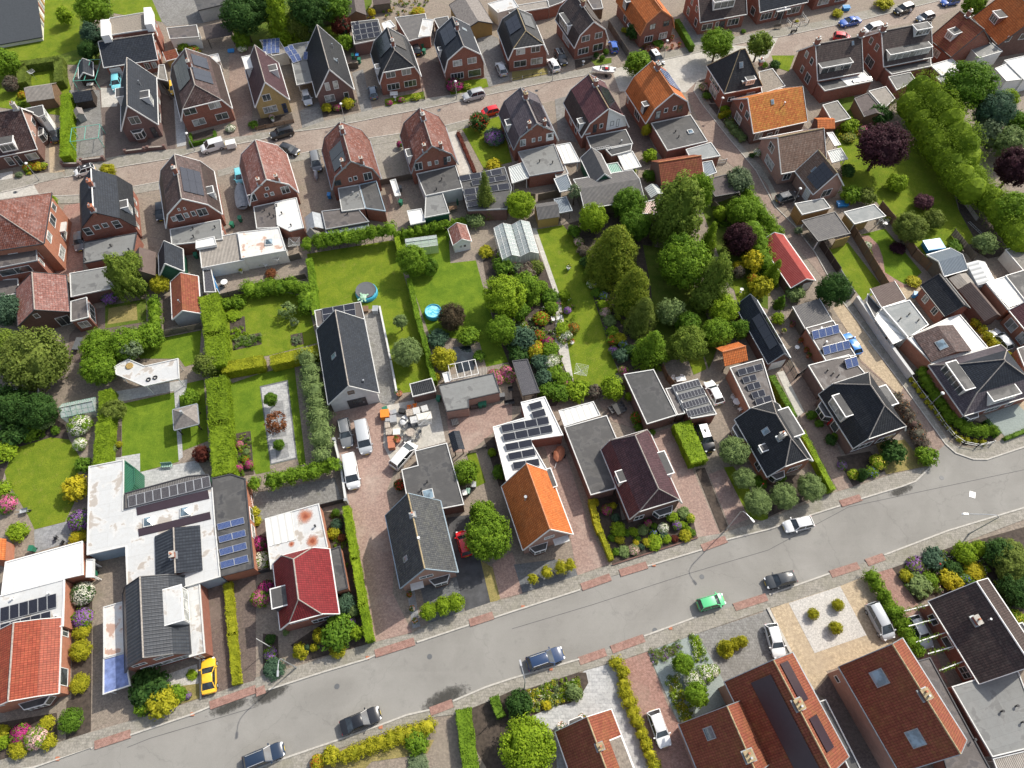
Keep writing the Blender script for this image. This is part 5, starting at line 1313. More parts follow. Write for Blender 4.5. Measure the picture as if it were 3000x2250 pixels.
DV('c2 33,390 275,335 358,1015 125,1070','darkgravel',4,'garden_terrace');DV('c2 45,402 265,350 345,1005 135,1055','tlc',5,'garden_terrace')
for s in('c2 120,535 232,512 268,818 152,838','c2 162,900 272,878 288,1000 178,1028'): DV(s,'tiles_blue',6,'flower_bed')
DV('c1 1955,400 1990,395 2042,990 2005,1020','pvg',4,'path');bed('c1 2030,800 2165,775 2195,1150 2060,1165')
DV('c2 120,1075 360,1015 380,1110 130,1140','pvm',4,'path');DV('c2 -100,1330 680,1180 750,1390 560,1440 80,1540 -40,1600','pvg',3,'patio')
DV('c1 1700,1480 c2 0,1400 80,1520 80,1658 d2 -60,900 d1 1950,100','pvd',1)
DV('c2 650,600 1070,530 1110,560 1100,900 1200,1100 1130,1300 1200,1658 d2 1180,700 1350,1040 1000,1130 820,0 c2 780,1400 700,1000','pvp')
DV('b2 930,1260 1080,1190 1170,1658 c2 1225,480 1180,560 1070,530 980,0','pvg',3,'path')
DV('c2 1110,560 1560,470 1640,870 1370,940 1200,1100 1100,900','cc',4,'yard')
DV('c2 1640,640 2212,520 2212,760 2060,780 1840,960 1700,960','pvp',2)
LW('c2 1820,970 1900,960 1985,1220 1900,1260','grass',3)
bed('c2 1970,840 2070,820 2212,1400 2100,1250',3)
bed('d2 580,0 740,0 1000,1130 430,1290 300,1150 700,880')
DV('d2 1420,650 1735,560 1800,860 1490,960','darkgravel',3,'front_terrace');DV('d2 1305,690 1370,680 1420,990 1355,1005','tiles_blue',3,'front_terrace')
DV('d2 1650,50 1880,20 2030,780 1810,862 1730,560','tarmac',4);LW('d2 1940,420 2045,480 2110,750 2030,800','dg',5)
DV('d2 2040,450 2212,350 d3 20,400 90,705 d2 2110,750','pvp',3)
DV('d3 15,455 370,410 540,480 568,550 92,700','darkgravel',4,'gravel_bed')
DV('c3 280,900 430,860 680,1650 d3 850,440 565,550 500,200','pvp',2)
bed('c3 690,1350 900,1280 d3 950,70 1380,0 1560,40 1600,222 868,455')
DV('c3 1200,800 1380,740 1560,1100 1790,1650 d3 1810,190 1600,222 1460,0 c3 1400,1400','pvp',2)
DV('c3 740,520 960,480 1140,740 1180,790 860,690','paver',2,'patio')
bed('c3 1585,1110 1665,1090 1870,1610 1800,1650');LW('c3 1830,1090 1910,1080 2212,1500 2212,1560 2050,1530','grass',3)
bed('c3 2050,1200 c4 0,1180 270,1150 520,1300 270,1400 c3 2212,1520',2)
DV('c3 1700,1150 1830,1100 2050,1530 1880,1600','pvp',2)
DV('c4 100,200 330,240 740,1250 610,1300 250,640','paver',2);DV('c4 75,270 135,255 315,610 258,655','cc',3,'path')
bed('c4 590,1000 880,950 1010,1120 735,1255');LW('c4 930,880 1180,850 1360,1080 1020,1150','dg',4)
bed('c4 1210,310 1400,560 1690,900 1930,880 2010,760 1700,650 1380,220 1290,240',2)
DV('c4 1870,640 2150,540 2212,600 2300,730 2045,820','greengravel',4,'gravel_garden');DV('c4 2100,560 2300,480 2400,700 2212,650','pvy',3)
bed('d1 620,40 800,30 785,1340 560,1440 560,1100 620,1050');bed('d1 -200,1300 490,1180 500,1430 60,1570 -200,1650')
DV('d1 495,1080 575,1080 570,1410 500,1430','pvm',4,'path')
DV('d1 1380,870 1700,760 1725,960 1480,970','gravel',4,'gravel_bed');LW('d1 1480,960 1735,925 1745,1045 1530,1115','dg',4);bed('d1 1160,880 1400,860 1530,1110 1230,1215')
bed('d2 60,1050 190,1070 200,1350 60,1400');DV('d1 1780,40 2212,-20 2212,900 1740,1050','pvd',1)
LW('e2 560,880 740,800 1270,660 1540,640 1480,760 1000,830 930,900','dg',3)
DV('e2 1560,480 1730,440 2000,900 930,1100 1100,840 1480,760','pvm',2);bed('e2 1730,430 2030,300 2212,400 2212,1100 1900,1100',1)
DV('d3 625,1372 885,1300 e3 900,0 1050,500 1250,1100 400,1100 370,560 140,470','tlc',3)
bed('e3 -100,200 130,180 340,140 560,60 640,60 660,150 600,250 500,325 340,360 100,470 -100,900',4)
DV('d3 950,1285 1170,1207 1340,1658 e3 1440,500 1660,1100 1380,1100 1000,200','redpaver',3)
DV('d3 1172,1207 1600,1052 1830,1460 1850,1658 e3 1700,400 1590,450 1435,490','greengravel',3,'gravel_garden')
DV('d3 1602,1050 2212,850 2212,1340 1830,1465','pvg',3);DV('d4 -40,555 15,540 225,965 -60,1020','pvg',3)
DV('d4 20,540 840,262 1190,830 610,1050 500,1080 640,1300 e4 400,210 d4 225,965','pvy',3)
DV('e4 400,230 530,80 1050,1000 770,1000 500,290','pvd',4)
DV('d4 178,492 622,347 850,770 402,925','gravel',5,'gravel_garden')
DV('d4 850,258 1070,190 1290,500 1560,1200 1300,950','redpaver',3)
bed('d4 1075,190 1550,20 2700,-300 2700,900 2212,800 1790,325 1385,460 1290,490',2)
DV('d4 1640,210 1740,270 2000,440 2120,640 2060,660 1900,430 1700,300','pvm',4,'path')
def wedge():
 P=G('a1 378,352 388,-60',0);A,B=P;d=(B-A);L=d.length;d/=L;n=Vc((-d.y,d.x,0))
 if n.x>0:n=-n
 rt=root('sports_hall',A,atan2(d.y,d.x),'large building with a dark sloping roof and striped balcony wall at the top left','building');ca=1 if Vc((-d.y,d.x,0)).x<0 else -1
 W=45*ca;m=MB();H0,H1=.8,6.0;L2=L+6
 m.add([(0,0,0),(L2,0,0),(L2,0,H1),(0,0,H0),(0,W,0),(L2,W,0),(L2,W,H1),(0,W,H0)],[(0,1,2,3),(4,7,6,5),(0,3,7,4),(1,5,6,2)]);m.build('wall','cream',rt)
 m=MB();m.add([(-.3,-.3*ca,H0),(L2,-.3*ca,H1),(L2,W,H1),(-.3,W,H0),(-.3,-.3*ca,H0+.2),(L2,-.3*ca,H1+.2),(L2,W,H1+.2),(-.3,W,H0+.2)],[(0,1,2,3),(4,5,6,7),(0,1,5,4),(1,2,6,5),(2,3,7,6),(3,0,4,7)]);m.build('roof','slab',rt)
 for i,c in enumerate(['gp','orangewood','white','brick']*2):
  x=L*(.25+.09*i);m=MB();m.box(x,x+L*.05,min(-.12*ca,0),max(-.12*ca,0),.2,H0+(H1-H0)*x/L2-.3);m.build('wall_panel',c,rt)
wedge()
H=FL('house','two storey brick house with brown gravel flat roof and white boxes at its edges','a1 945,155 1315,92 1327,245 882,312',5.6,gA='house',wA='brick',rA='gr',eA='trim',items=[(1,'w,.2,.35,3.4,4.8'),(2,'w,.1,.3,3.4,4.7,2 w,.6,.8,3.4,4.7,2')])
for s in('a1 868,172 938,165 942,300 872,312','a1 1240,65 1305,60 1312,205 1250,212'):
 P=[tl(H,q,6.6) for q in Q(s)];m=MB();m.prism([(p.x,p.y) for p in P],5.0,6.6);m.build('dormer','white',H.root)
H=HS('house','long low house with dark pantile roof south of the brown flat roof','a1 895,582 1362,512',2.9,pA='a1 1298,302',W=9,rA='t_slate',S='g,.04,.26,.1,2.3 w,.72,.82,1,2.3,2 w,.86,.96,1,2.3,2',E='w,.3,.45,1,2.2 w,.55,.7,3.2,4.2')
H=HS('house','tall narrow house with steep blue black roof and bay window beside the bird aviary','R:a1 1350,665 1365,1072 1045,1132',2.9,pA='a1 1110,905',rA='t_slate',wA='bkp',E='w,.32,.62,3.6,5.2,2 w,.2,.55,.9,2.3,3 D,.74,.9,.1,2.3 b,.2,.56,.8,2.4',N='w,.2,.4,.9,2.1,2 w,.6,.7,.9,2.1')
DR(H,'R',.62,1.9,3.6,5.6,wA='white');DR(H,'L',.45,2.4,3.4,5.2,wA='white');flue(H,'R',.4,.55)
H=HS('house','red brick house with clipped black and pale tiled roof and solar panels on both slopes','R:a1 1905,590 2015,965 1565,1045',2.9,kA='gambrel',hb=5.2,pA='a1 1700,725',nA='gh',ist=2.2,rA='t_brown',side='t_db',E='w,.08,.34,3.5,4.9,2 w,.6,.84,3.5,4.9,2 w,.16,.42,.9,2.3,2 w,.64,.9,.9,2.3,2',N='w,.2,.3,1,2.2 w,.5,.7,1,2.2,2')
SL(H,'L',.08,.66,.32,.9,2,3);SL(H,'R',.1,.36,.38,.88,2,1);SL(H,'R',.42,.7,.38,.95,2,1);CY(H,.42,0);SK(H,'L',.3,.75)
H=FL('extension','white flat roof block behind the yellow brick house','a1 2085,490 a2 85,443 97,548 a1 2120,600',5.4,wA='white',rA='mw',items=[(1,'w,.2,.8,3.6,5,3')])
H=HS('house','yellow brick house with glossy wine red roof and arched dark blue door','R:a2 197,555 292,872 -8,928',2.9,pA='a2 75,710',rA='t_violet',wA='brickyellow',E='w,.26,.52,3.5,4.9,2 w,.16,.6,.9,2.3,3 D,.76,.9,.1,2.2,car_navy',base=0)
DR(H,'R',.45,1.6,3.8,5.6);
H=HS('house','steep black roofed house with purple brown brick gable and two narrow upper windows','R:a2 738,398 850,777 520,838',2.6,pA='a2 630,600',rA='t_black',wA='bkp',E='w,.27,.40,3.3,5.0 w,.50,.64,3.3,5.0 w,.18,.46,.8,2.3,2 w,.72,.86,.8,2.2')
flue(H,'R',.62,.45);flue(H,'R',.3,.5);SK(H,'R',.6,.55,.7,1.)
H=FL('carport','flat roofed carport with blue solar racks beside the steep black house','a2 275,388 530,345 560,690 350,735',2.7,rA='fg',wA='white',op='white')
rpan(H,'a2 322,548 400,520 375,392',2,3,'sb',tT=.5);rpan(H,'a2 405,515 478,520 482,385',2,3,'sb',tT=.45)
H=FL('garage','garage with white door and rows of black solar panels on its flat roof','a2 820,190 1055,163 1105,330 848,382',2.8,rA='felt',wA='bkp',items=[(2,'g,.4,.95,.05,2.3')])
rpan(H,'a2 830,225 895,210 888,190',2,1,'solar',tT=.3);rpan(H,'a2 845,260 1060,225 1055,195',4,1,'solar',tT=.3);rpan(H,'a2 850,305 1070,270 1062,240',4,1,'solar',tT=.3);rpan(H,'a2 862,350 1080,315 1075,285',4,1,'solar',tT=.3)
H=FL('garage','pale garage with striped roof and a blue solar rack behind the wine red roof','a2 30,345 190,330 275,457 140,482',2.5,wA='cream',rA='fp',eA='trim',items=[(2,'g,.1,.9,.05,2.1,cream')])
rpan(H,'a2 60,470 205,455 180,335',4,4,'sb',tT=.12)
H=HS('house','red brick house with black clipped gambrel roof and white garden bench in front','R:a2 1342,405 1430,664 1068,724',2.85,kA='gambrel',hb=5.2,pA='a2 1200,430',nA='gh',ist=2.3,rA='t_black',wA='brick',E='w,.16,.40,3.5,4.8,2 w,.56,.80,3.5,4.8,2 w,.14,.46,.8,2.2,3 w,.58,.90,.8,2.2,3',S='w,.2,.3,1,2.2 w,.6,.9,.8,2.4,3')
SL(H,'L',.1,.6,.33,.92,3,2);SL(H,'R',.1,.55,.4,.95,3,1);CY(H,.62,0);DR(H,'L',.72,1.2,3.2,4.6)
H=HS('house','red brick house with blue black gambrel roof above a magenta rhododendron','R:a2 1885,322 1985,572 1630,627',2.8,kA='gambrel',pA='a2 1790,397',rA='t_slate',fb=.10,E='w,.2,.44,3.5,4.8,3 w,.58,.82,3.5,4.8,2 w,.12,.46,.7,2.1,4 w,.58,.92,.6,2.1,1',S='w,.1,.3,.8,2.4,3 w,.5,.9,.8,2.4,4')
SL(H,'L',.1,.6,.3,.9,3,2);CY(H,.45,0);SK(H,'R',.3,.6);DR(H,'L',.5,.9,3.2,4.6)
H=HS('house','red brick house with clipped brown roof left of the dark brown roofed house','R:a3 205,205 308,457 -32,520',2.85,kA='gambrel',hb=5.2,pA='a3 110,266',nA='gh',ist=2.3,rA='t_black',qA='lichen',E='w,.18,.42,3.5,4.8,2 w,.58,.82,3.5,4.8,2 w,.12,.46,.8,2.2,2 w,.58,.90,.8,2.2,2')
SL(H,'L',.15,.6,.33,.9,3,2);SL(H,'R',.12,.55,.4,.92,3,2)
H=HS('house','red brick house with dark brown gambrel roof and long white side dormer','a3 375,170 540,415 845,358',2.85,kA='gambrel',pA='a3 705,187',rA='t_db',E='w,.18,.44,3.5,4.8,2 w,.60,.84,3.5,4.8,2 w,.10,.44,.8,2.2,3 w,.58,.90,.8,2.3,2',S='w,.35,.7,.8,2.3,4')
DR(H,'L',.4,4.2,3.3,5.1,cA=5);CY(H,.45,0,qA='lichen');SL(H,'R',.05,.85,.3,.9,5,2)
H=HS('house','red brick house with bright orange gambrel roof and striped shutters at the top','a3 900,10 1110,307 1412,250',2.9,kA='gambrel',pA='a3 1300,86',rA='t_orange',qA='ot',tA='ot',fb=.12,E='W,.24,.42,3.5,4.7,2 W,.66,.86,3.5,4.7,2 w,.14,.40,.8,2.2,3 w,.60,.86,.8,2.2,3',S='w,.3,.4,1,2.3 b,.55,.8,.9,2.3')
SL(H,'R',.1,.9,.1,.85,6,2);DR(H,'L',.3,1.6,3.4,5.2,wA='dt')
H=HS('house','brick house with brown and black roof and a wide glazed front dormer','a3 1625,192 2030,120',3.0,W=8.5,hr=8,rA='t_db',S='w,.06,.30,.8,2.2,2 w,.36,.44,1,2.2 D,.46,.58,.1,2.2 w,.64,.9,.8,2.3,3',T='w,.7,.85,.8,2.4 w,.2,.35,.8,2.4 w,.3,.42,3.4,4.6 w,.6,.72,3.4,4.6')
DR(H,'L',.5,4.6,4.4,6.0,cA=3);CY(H,.1,0)
H=HS('house','brick house with dark roof and white entrance canopy left of the front terrace fence','a4 -70,105 345,15',3.0,W=8.5,hr=8,rA='t_slate',S='w,.05,.3,.8,2.3,3 w,.36,.42,.8,2.2 D,.44,.58,.1,2.3 w,.64,.92,.8,2.3,3 a,.34,.64,2.45,2.6',T='w,.6,.8,.8,2.4 w,.3,.45,3.4,4.6')
H=HS('house','brick house cut by the top edge of the photo above a blue pool','a4 420,-20 745,-90',3.0,W=8.5,hr=8,rA='t_slate',S='w,.1,.42,.8,2.4,3 w,.6,.9,.8,2.4,3',T='w,.5,.7,.8,2.4')
H=HS('house','house with plum brown roof and white dormer at the left edge of the photo','a1 -260,1400 320,1287',3.0,pA='a1 168,942',W=9.5,rA='t_brown',wA='bkd',gmt='bki',E='w,.3,.36,3.3,4.3 b,.45,.72,.8,2.4 w,.6,.75,3.4,4.6',S='w,.78,.96,.8,2.2,1 w,.46,.56,.5,2.3 w,.6,.68,.1,2.3 w,.1,.3,.8,2.2,2')
DR(H,'L',.62,2.6,3.4,5.0,cA=3);CY(H,.93,0,mA='cc')
H=FL('extension','dark roofed upper box with white rim behind the plum brown roof','a1 200,940 370,905 388,990 332,1012',4.6,wA='white',rA='felt',items=[(1,'w,.2,.8,3.2,4.3,2'),(2,'w,.2,.8,3.2,4.3,2')])
H=HS('apartment_building','big red hipped roof building with orange brick side wall at the left edge','b1 -520,760 375,627 392,195',6.8,gA='building',nA='hh',topT=None,hr=11.5,ist=7,rA='t_rb',wA='bko',tA='dt',E='w,.15,.32,4.6,5.9,2 w,.5,.7,4.2,5.9,2 w,.1,.35,.8,2.3,3 w,.5,.7,1,2.4,2 w,.8,.92,4.6,5.9 a,.55,.75,2.6,2.9',S='w,.6,.7,4,5.4,2')
H=FL('extension','dark flat roofed wing with white bar in front of the big red hipped roof','b1 -150,680 310,612 322,775 -150,865',5.4,rA='fb',wA='brick',eA='gp',items=[(2,'w,.1,.3,3.2,4.8,1 w,.55,.8,3.2,4.8,2'),(1,'w,.2,.8,3.3,4.7,2')])
H=FL('extension','low brown roofed lean-to with a blue crate at the left edge','b1 -160,950 155,930 165,1060 -160,1115',2.6,rA='fb',wA='brick')
H=HS('house','brick house with shining pale red tiles beside the leafy lawn hedge','b1 138,1020 155,1345 607,1302',3.0,pA='b1 256,1246',rA='t_shine',wA='bkd',tA='dt',E='w,.36,.47,3.3,4.3 G,.66,.94,.1,2.2,2',S='w,.4,.6,1,2.2,2')
H=FL('extension','brown flat roofed annex with white frame beside the shining pale red roof','b1 608,1128 750,1090 767,1265 608,1305',3.0,rA='fb',wA='brick',items=[(2,'w,.08,.9,.6,2.4,3'),(1,'w,.2,.8,.8,2.3,2')])
H=HS('house','brick house with shiny blue slate coloured gambrel roof and two chimneys','b1 685,225 702,598 1180,520',2.9,kA='gambrel',fb=.16,pA='b1 825,347',rA='t_slate',side='t_black',qA='white',tA=None,E='w,.10,.24,3.2,4.9,1,2 w,.31,.42,4.0,5.0 w,.47,.58,4.0,5.0 w,.66,.80,3.3,5.0,1,2',N='w,.1,.2,1,2.2 w,.4,.55,1,2.2,2 w,.7,.8,1,2.2')
DR(H,'R',.68,1.6,3.4,5.2);CY(H,.40,.0,.7,.6,qA='tc');CY(H,.97,0,.6,.6,qA='tc')
H=FL('extension','grey flat roofed extension with puddle stains behind the blue slate gambrel house','b1 720,617 1182,532 1150,718 720,802',2.9,rA='fg',wA='brick',eA='dt');rvt(H,'b1 962,655 1120,690 745,775')
FL('garage','plain grey flat roofed garage left of the tall birch','b1 600,885 960,822 988,1010 610,1092',2.7,rA='fg',wA='bkd',eA='trim')
SD('tent roofed shed with weathered brown sheets beside the black gabled shed','R:b1 1350,718 1342,918 1130,940',2.4,hr=4.2,rA='fbr',wA='ow')
SD('black gabled shed with white verge and dark green front','R:b1 1578,680 1588,872 1376,912',2.3,pA='b1 1410,812',rA='t_slate',wA='greenwood',tA='white')
H=SD('garden garage with brick red pantile roof and grey plank gable','b1 1475,960 1490,1285 1732,1225',2.3,pA='b1 1590,1200',rA='t_br',wA='gp',gA='garage',name='garage',tA='white');flue(H,'L',.75,.8,.6)
H=HS('house','brick house with white edged gambrel roof and a big black solar field','b1 1378,115 1432,495 1925,400',2.9,kA='gambrel',fb=.15,pA='b1 1565,241',rA='t_brown',side='t_db',tA='white',E='w,.33,.37,5.5,6.1 w,.43,.47,5.4,6.0 w,.14,.22,3.6,4.7 G,.23,.35,3.3,4.9 w,.38,.46,3.7,4.8 w,.51,.59,3.7,4.8 w,.62,.80,3.3,4.9,2',N='w,.5,.7,1,2.2,2')
SL(H,'R',.28,.83,.36,.92,2,3);DR(H,'R',.66,1.5,3.6,5.2,wA='white');CY(H,.42,-.2,.6,.6)
H=FL('extension','grey flat roof in two shades behind the black solar field house','b1 1465,505 1905,420 1925,592 1482,642',2.9,rA='fg',wA='brick',eA='trim',items=[(2,'G,.35,.6,.1,2.2,2')]);rvt(H,'b1 1670,505 1675,575 1860,495')
H=FL('garage','garage with pale corrugated roof and whitewashed wall above a terrace','b1 1712,602 2050,535 2112,772 1740,842',2.7,rA='fp',wA='cream',eA='trim',items=[(2,'w,.25,.38,1,1.7 w,.5,.62,1,1.8 g,.7,.97,.05,2.1')])
FL('shed','small white flat box standing on the corrugated garage roof','b1 1690,600 1852,565 1872,640 1690,672',3.3,wA='white',rA='mw',base=2.7)
H=FL('extension','white flat roof with an ochre stain around its roof light','b1 2052,532 b2 200,490 262,690 b1 2085,758',3.0,rA='mr',wA='cream',items=[(2,'G,.3,.85,.1,2.2,2')]);rdm(H,'b2 115,620',1.3)
H=FL('extension','bright white L shaped flat roof behind the pale red roofed house','b2 165,268 350,230 415,492 290,522 180,470',3.0,rA='mw',wA='brick');rvt(H,'b2 180,310 225,375 305,480')
H=FL('extension','dark felt roof between the two white flat roofs','b1 2188,310 b2 165,270 195,490 b1 2215,500',2.95,rA='fb',wA='brick');rvt(H,'b2 75,345 120,385 155,400')
chim=[('w',.0,.16,3.3,4.9,2),('w',.33,.41,3.5,4.3),('w',.46,.54,3.5,4.3),('w',.70,.88,3.2,4.8,2),('w',.40,.48,4.9,5.6)]
H=HS('house','brick house with faded pink tiled roof next to the covered boat','b2 -142,-40 -55,300 375,215',2.9,kA='gambrel',pA='b2 95,72',rA='t_pr',tA='white',E=chim);CY(H,.97,-1.3,.5,.5,.2,qA='cc',pots=1);CY(H,.97,1.6,.5,.5,.0,pots=1)
H=HS('house','brick house with red lichened roof and black solar field on its left slope','R:a2 985,1222 1085,1552 655,1642',2.9,kA='gambrel',pA='a2 820,1392',rA='t_rb',tA='zinc',E='W,.05,.2,3.3,4.6,1 w,.36,.43,3.6,4.5 w,.47,.55,3.7,4.6 w,.68,.86,3.1,4.8,2',N='w,.2,.4,1,2.2,2')
SL(H,'L',.40,.92,.30,.86,2,1,gap=.1);CY(H,.28,0,.8,.6,qA='cc');CY(H,.97,-1.4,.5,.5,.3,pots=1);CY(H,.97,1.7,.5,.5,.0,pots=1)
H=FL('extension','grey felt roof with a bicycle wheel heap behind the red lichened house','b2 705,150 890,118 945,325 740,352',2.9,rA='fg',wA='brick');rvt(H,'b2 840,200 885,215',mA='steel')
H=FL('extension','stained felt roof with pale blue rim behind the red lichened house','b2 890,118 1042,85 1122,350 945,325',2.95,rA='felt',wA='brick',eA='bluetrim')
H=FL('shed','wide brown felt roofed shed with three dark puddles behind the pleached hedge','b2 565,348 870,312 980,440 600,508',2.7,rA='fb',wA='bkd',eA='gp');rvt(H,'b2 790,375')
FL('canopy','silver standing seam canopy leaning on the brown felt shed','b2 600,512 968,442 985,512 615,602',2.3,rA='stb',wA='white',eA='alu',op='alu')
SD('small corrugated shed beside the silver seam canopy','b2 435,545 500,610 612,590',2.2,hr=3.,rA='fibre',wA='ow')
SD('pale blue tarpaulin pavilion roof left of the brown felt shed','b2 418,405 440,535 600,510',2.2,hr=3.2,rA='tarpgrey',wA='tarpgrey',gA='pavilion',name='pavilion',op='white')
H=HS('house','red lichened gambrel house right of the beige forecourt','R:a2 1635,1092 1745,1412 1342,1500',2.9,kA='gambrel',pA='a2 1502,1262',rA='t_rb',tA='zinc',E='w,.06,.24,3.1,4.8,2 w,.36,.44,3.6,4.5 w,.52,.60,3.6,4.5 D,.72,.8,3.1,4.8 w,.80,.88,3.7,4.8',S='w,.3,.8,.7,2.4,4')
CY(H,.30,0,.8,.6);CY(H,.97,-1.3,.5,.5,.3,pots=1);CY(H,.97,1.5,.5,.5,.0,pots=1);DR(H,'L',.72,1.7,3.3,5.0)
H=FL('extension','dark felt roof with wet patches right behind the beige forecourt house','b2 1385,25 1725,-50 1787,150 1465,217',2.9,rA='felt',wA='render',items=[(2,'w,.55,.65,.9,2 d,.68,.82,.05,2.1')]);rvt(H,'b2 1605,80 1560,165')
H=FL('extension','green walled store with smooth grey flat roof','b2 1465,217 1612,185 1672,365 1455,407',2.7,rA='fg',wA='greenwood')
FL('shed','low white roofed shed left of the green walled store','b2 1303,345 1430,325 1466,440 1335,468',2.3,rA='mw',wA='ow')
FL('canopy','narrow white corrugated canopy over green bins','b2 1155,82 1207,70 1252,212 1200,222',2.2,rA='wp')
H=HS('house','brick house with purple brown gambrel roof beside the magenta and violet garden','a3 -115,985 15,1295 405,1220',2.9,kA='gambrel',pA='a3 200,1067',rA='t_purplegrey',tA='zinc',E='w,.12,.26,3.1,4.6,2 w,.40,.48,3.5,4.4 w,.55,.63,3.5,4.4 d,.74,.92,3.1,4.8',S='w,.3,.7,.7,2.3,4')
SL(H,'R',.28,.92,.35,.9,5,2);CY(H,.3,0,.9,.6,qA='lichen');CY(H,.97,-1.3,.5,.5,.3,pots=1);CY(H,.97,1.5,.5,.5,.1,pots=1);DR(H,'L',.5,1.4,3.3,4.8)
H=FL('extension','rubble strewn flat roof behind the purple brown gambrel house','a3 50,1310 365,1242 450,1470 150,1522',2.9,rA='fg',wA='brick',eA='gp');rvt(H,'a3 238,1400 350,1410')
FL('canopy','bright white canopy roof left of the black corrugated workshop','a3 375,1252 505,1230 592,1395 447,1415',2.6,rA='wp')
FL('pergola_roof','clear corrugated terrace cover above brick walls','b2 2180,-30 a3 95,1400 147,1535 a2 2212,1585',2.6,rA='clearplastic',wA='white',op='white',gA='canopy')
FL('shed','ridged beige lean-to roof above the steel blue canopy','a3 350,1432 455,1420 490,1500 380,1535',2.3,rA='fp',wA='ow')
FL('canopy','steel blue slatted canopy beside a wooden fence','b3 360,70 478,28 530,160 412,185',2.2,rA='stb',wA='white',op='alu',eA='white')
H=HS('house','house with white edged gambrel roof and half white half brick gable','a3 445,890 602,1187 1012,1100',2.9,kA='gambrel',fb=.14,pA='a3 830,937',rA='t_maroon',side='t_db',tA='white',qA='lichen',E='D,.22,.3,3.1,4.9 w,.36,.44,3.8,4.8 K,.60,.68,3.8,4.8 K,.74,.80,3.3,5.0 d,.05,.17,3.0,3.3',S='w,.3,.42,.9,2.3 w,.6,.7,.9,2.3')
m=MB();Lx,Wx=H.L,H.W
m.add([(Lx-.22,Wx*.52,3.0),(Lx-.22,Wx-.35,3.0),(Lx-.22,Wx*.88,H.prof[3][1]-.3),(Lx-.22,Wx*.52,H.hr-.5)],[(0,1,2,3)]);m.build('gable_cladding','white',H.root)
SL(H,'R',.25,.95,.35,.92,6,2);CY(H,.33,0,.8,.6);DR(H,'L',.8,1.3,3.1,4.8,cA=1)
H=FL('extension','charcoal flat roof with a ladder lying on it','a3 640,1180 985,1115 1047,1240 690,1302',2.9,rA='felt',wA='brick',items=[(2,'G,.1,.3,.1,2.2')]);rvt(H,'a3 945,1228 850,1290',mA='steel')
H=FL('extension','lower charcoal flat roof with bright rim above the green plastic roof','a3 808,1290 1040,1243 1030,1300 860,1345',2.8,rA='feltblack',wA='brick')
FL('canopy','cream terrace canopy beside the charcoal flat roof','a3 910,1340 1042,1302 1120,1440 970,1472',2.5,rA='wp')
FL('canopy','sea green plastic lean-to roof beside the black workshop','a3 815,1417 912,1400 977,1500 862,1522',2.3,rA='greenplastic')
SD('workshop with black corrugated gable roof and dark green walls','a3 592,1365 700,1590 865,1525',2.5,pA='a3 795,1500',rA='fd',wA='greenwall',tA='white',gA='workshop',name='workshop')
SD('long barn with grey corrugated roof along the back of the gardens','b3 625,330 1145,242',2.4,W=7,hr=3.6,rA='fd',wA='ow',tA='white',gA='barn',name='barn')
H=HS('house','corner house with vivid orange gambrel roof and blue solar panels','a3 980,790 1157,1067 1552,987',2.9,kA='gambrel',fb=.14,pA='a3 1400,802',rA='t_orange',qA='ot',tA='white',E='K,.18,.3,3.1,4.9 w,.37,.46,4.1,5.1 w,.58,.67,4.1,5.1 D,.70,.82,3.4,5.0,wood',S='w,.05,.12,1,2.3 w,.45,.7,.8,2.4,3')
SL(H,'R',.12,.72,.3,.9,6,2,'sb','alu');CY(H,.25,0,1.0,.6);DR(H,'L',.75,1.1,3.4,5.2,cA=2,wA='dt')
H=FL('extension','weathered flat roof in two shades with a dome light behind the orange corner house','a3 1200,1062 1545,990 1692,1220 1342,1302',2.9,rA='felt',wA='brick',items=[(2,'w,.1,.2,1.3,1.8')]);rdm(H,'a3 1540,1142',1.0);rvt(H,'a3 1412,1140 1440,1185')
H=FL('garage','garage with smooth grey green roof beside the side street','a3 1500,1290 1720,1227 1802,1345 1552,1392',2.8,rA='feltgreen',wA='brick')
SD('garage with brick red tiled gable roof among the garden trees','b3 1290,125 1660,65',2.4,W=6,hr=4.8,rA='t_br',wA='bkd',gA='garage',name='garage',qA='ot')
FL('canopy','steel blue lean-to roof at the end of the brick red tiled garage','a3 1640,1400 1730,1385 1772,1490 1662,1532',2.4,rA='stb')
FL('carport','dark shingled carport half hidden by a tall shrub','b3 1660,78 1850,30 1970,187 1755,225',2.4,rA='shingle',wA='ow',op='ow',eA='dt')
H=HS('house','corner villa with steep blue black pyramid roof and tall chimney','a3 1835,806 2165,742',4.0,W=8.2,hr=9.6,nA='hh',ist=3.4,rA='t_black',tA='white',S='w,.15,.33,1.6,2.6,2 w,.66,.9,1.4,2.8,3',T='w,.2,.75,2.4,3.8,4 w,.3,.7,.5,2.1,3',base=0,qA='lichen')
SK(H,'L',.45,.62,.8,1.1);DR(H,'L',.66,1.7,4.6,5.6,wA='white',cA=3);CY(H,.98,-1.5,.6,.6,1.2,wallz=6.5);CY(H,.5,-3.2,.5,.5,.6,wallz=4.2)
H=FL('extension','extension with gravel flat roof beside the black pyramid roof villa','a3 2130,620 a4 40,590 152,742 a3 2160,812',3.0,rA='gr',wA='brick',items=[(2,'w,.1,.25,.9,2 w,.4,.5,.9,2')])
H=HS('house','brick house with glowing yellow orange tiles and white verge','a3 2085,1150 a4 342,1047',2.9,pA='a4 336,762',W=9.5,rA='t_yellowred',tA='white',qA=None,wA='bkd',gmt='brick',T='w,.25,.5,.6,2.3,2 w,.3,.42,3.2,4.6 w,.55,.7,3.2,4.6',S='w,.05,.2,.8,2.3,2 d,.45,.52,.05,2.2 w,.3,.4,1.1,1.8')
SK(H,'L',.42,.75,.6,.9);flue(H,'L',.62,.6,.5)
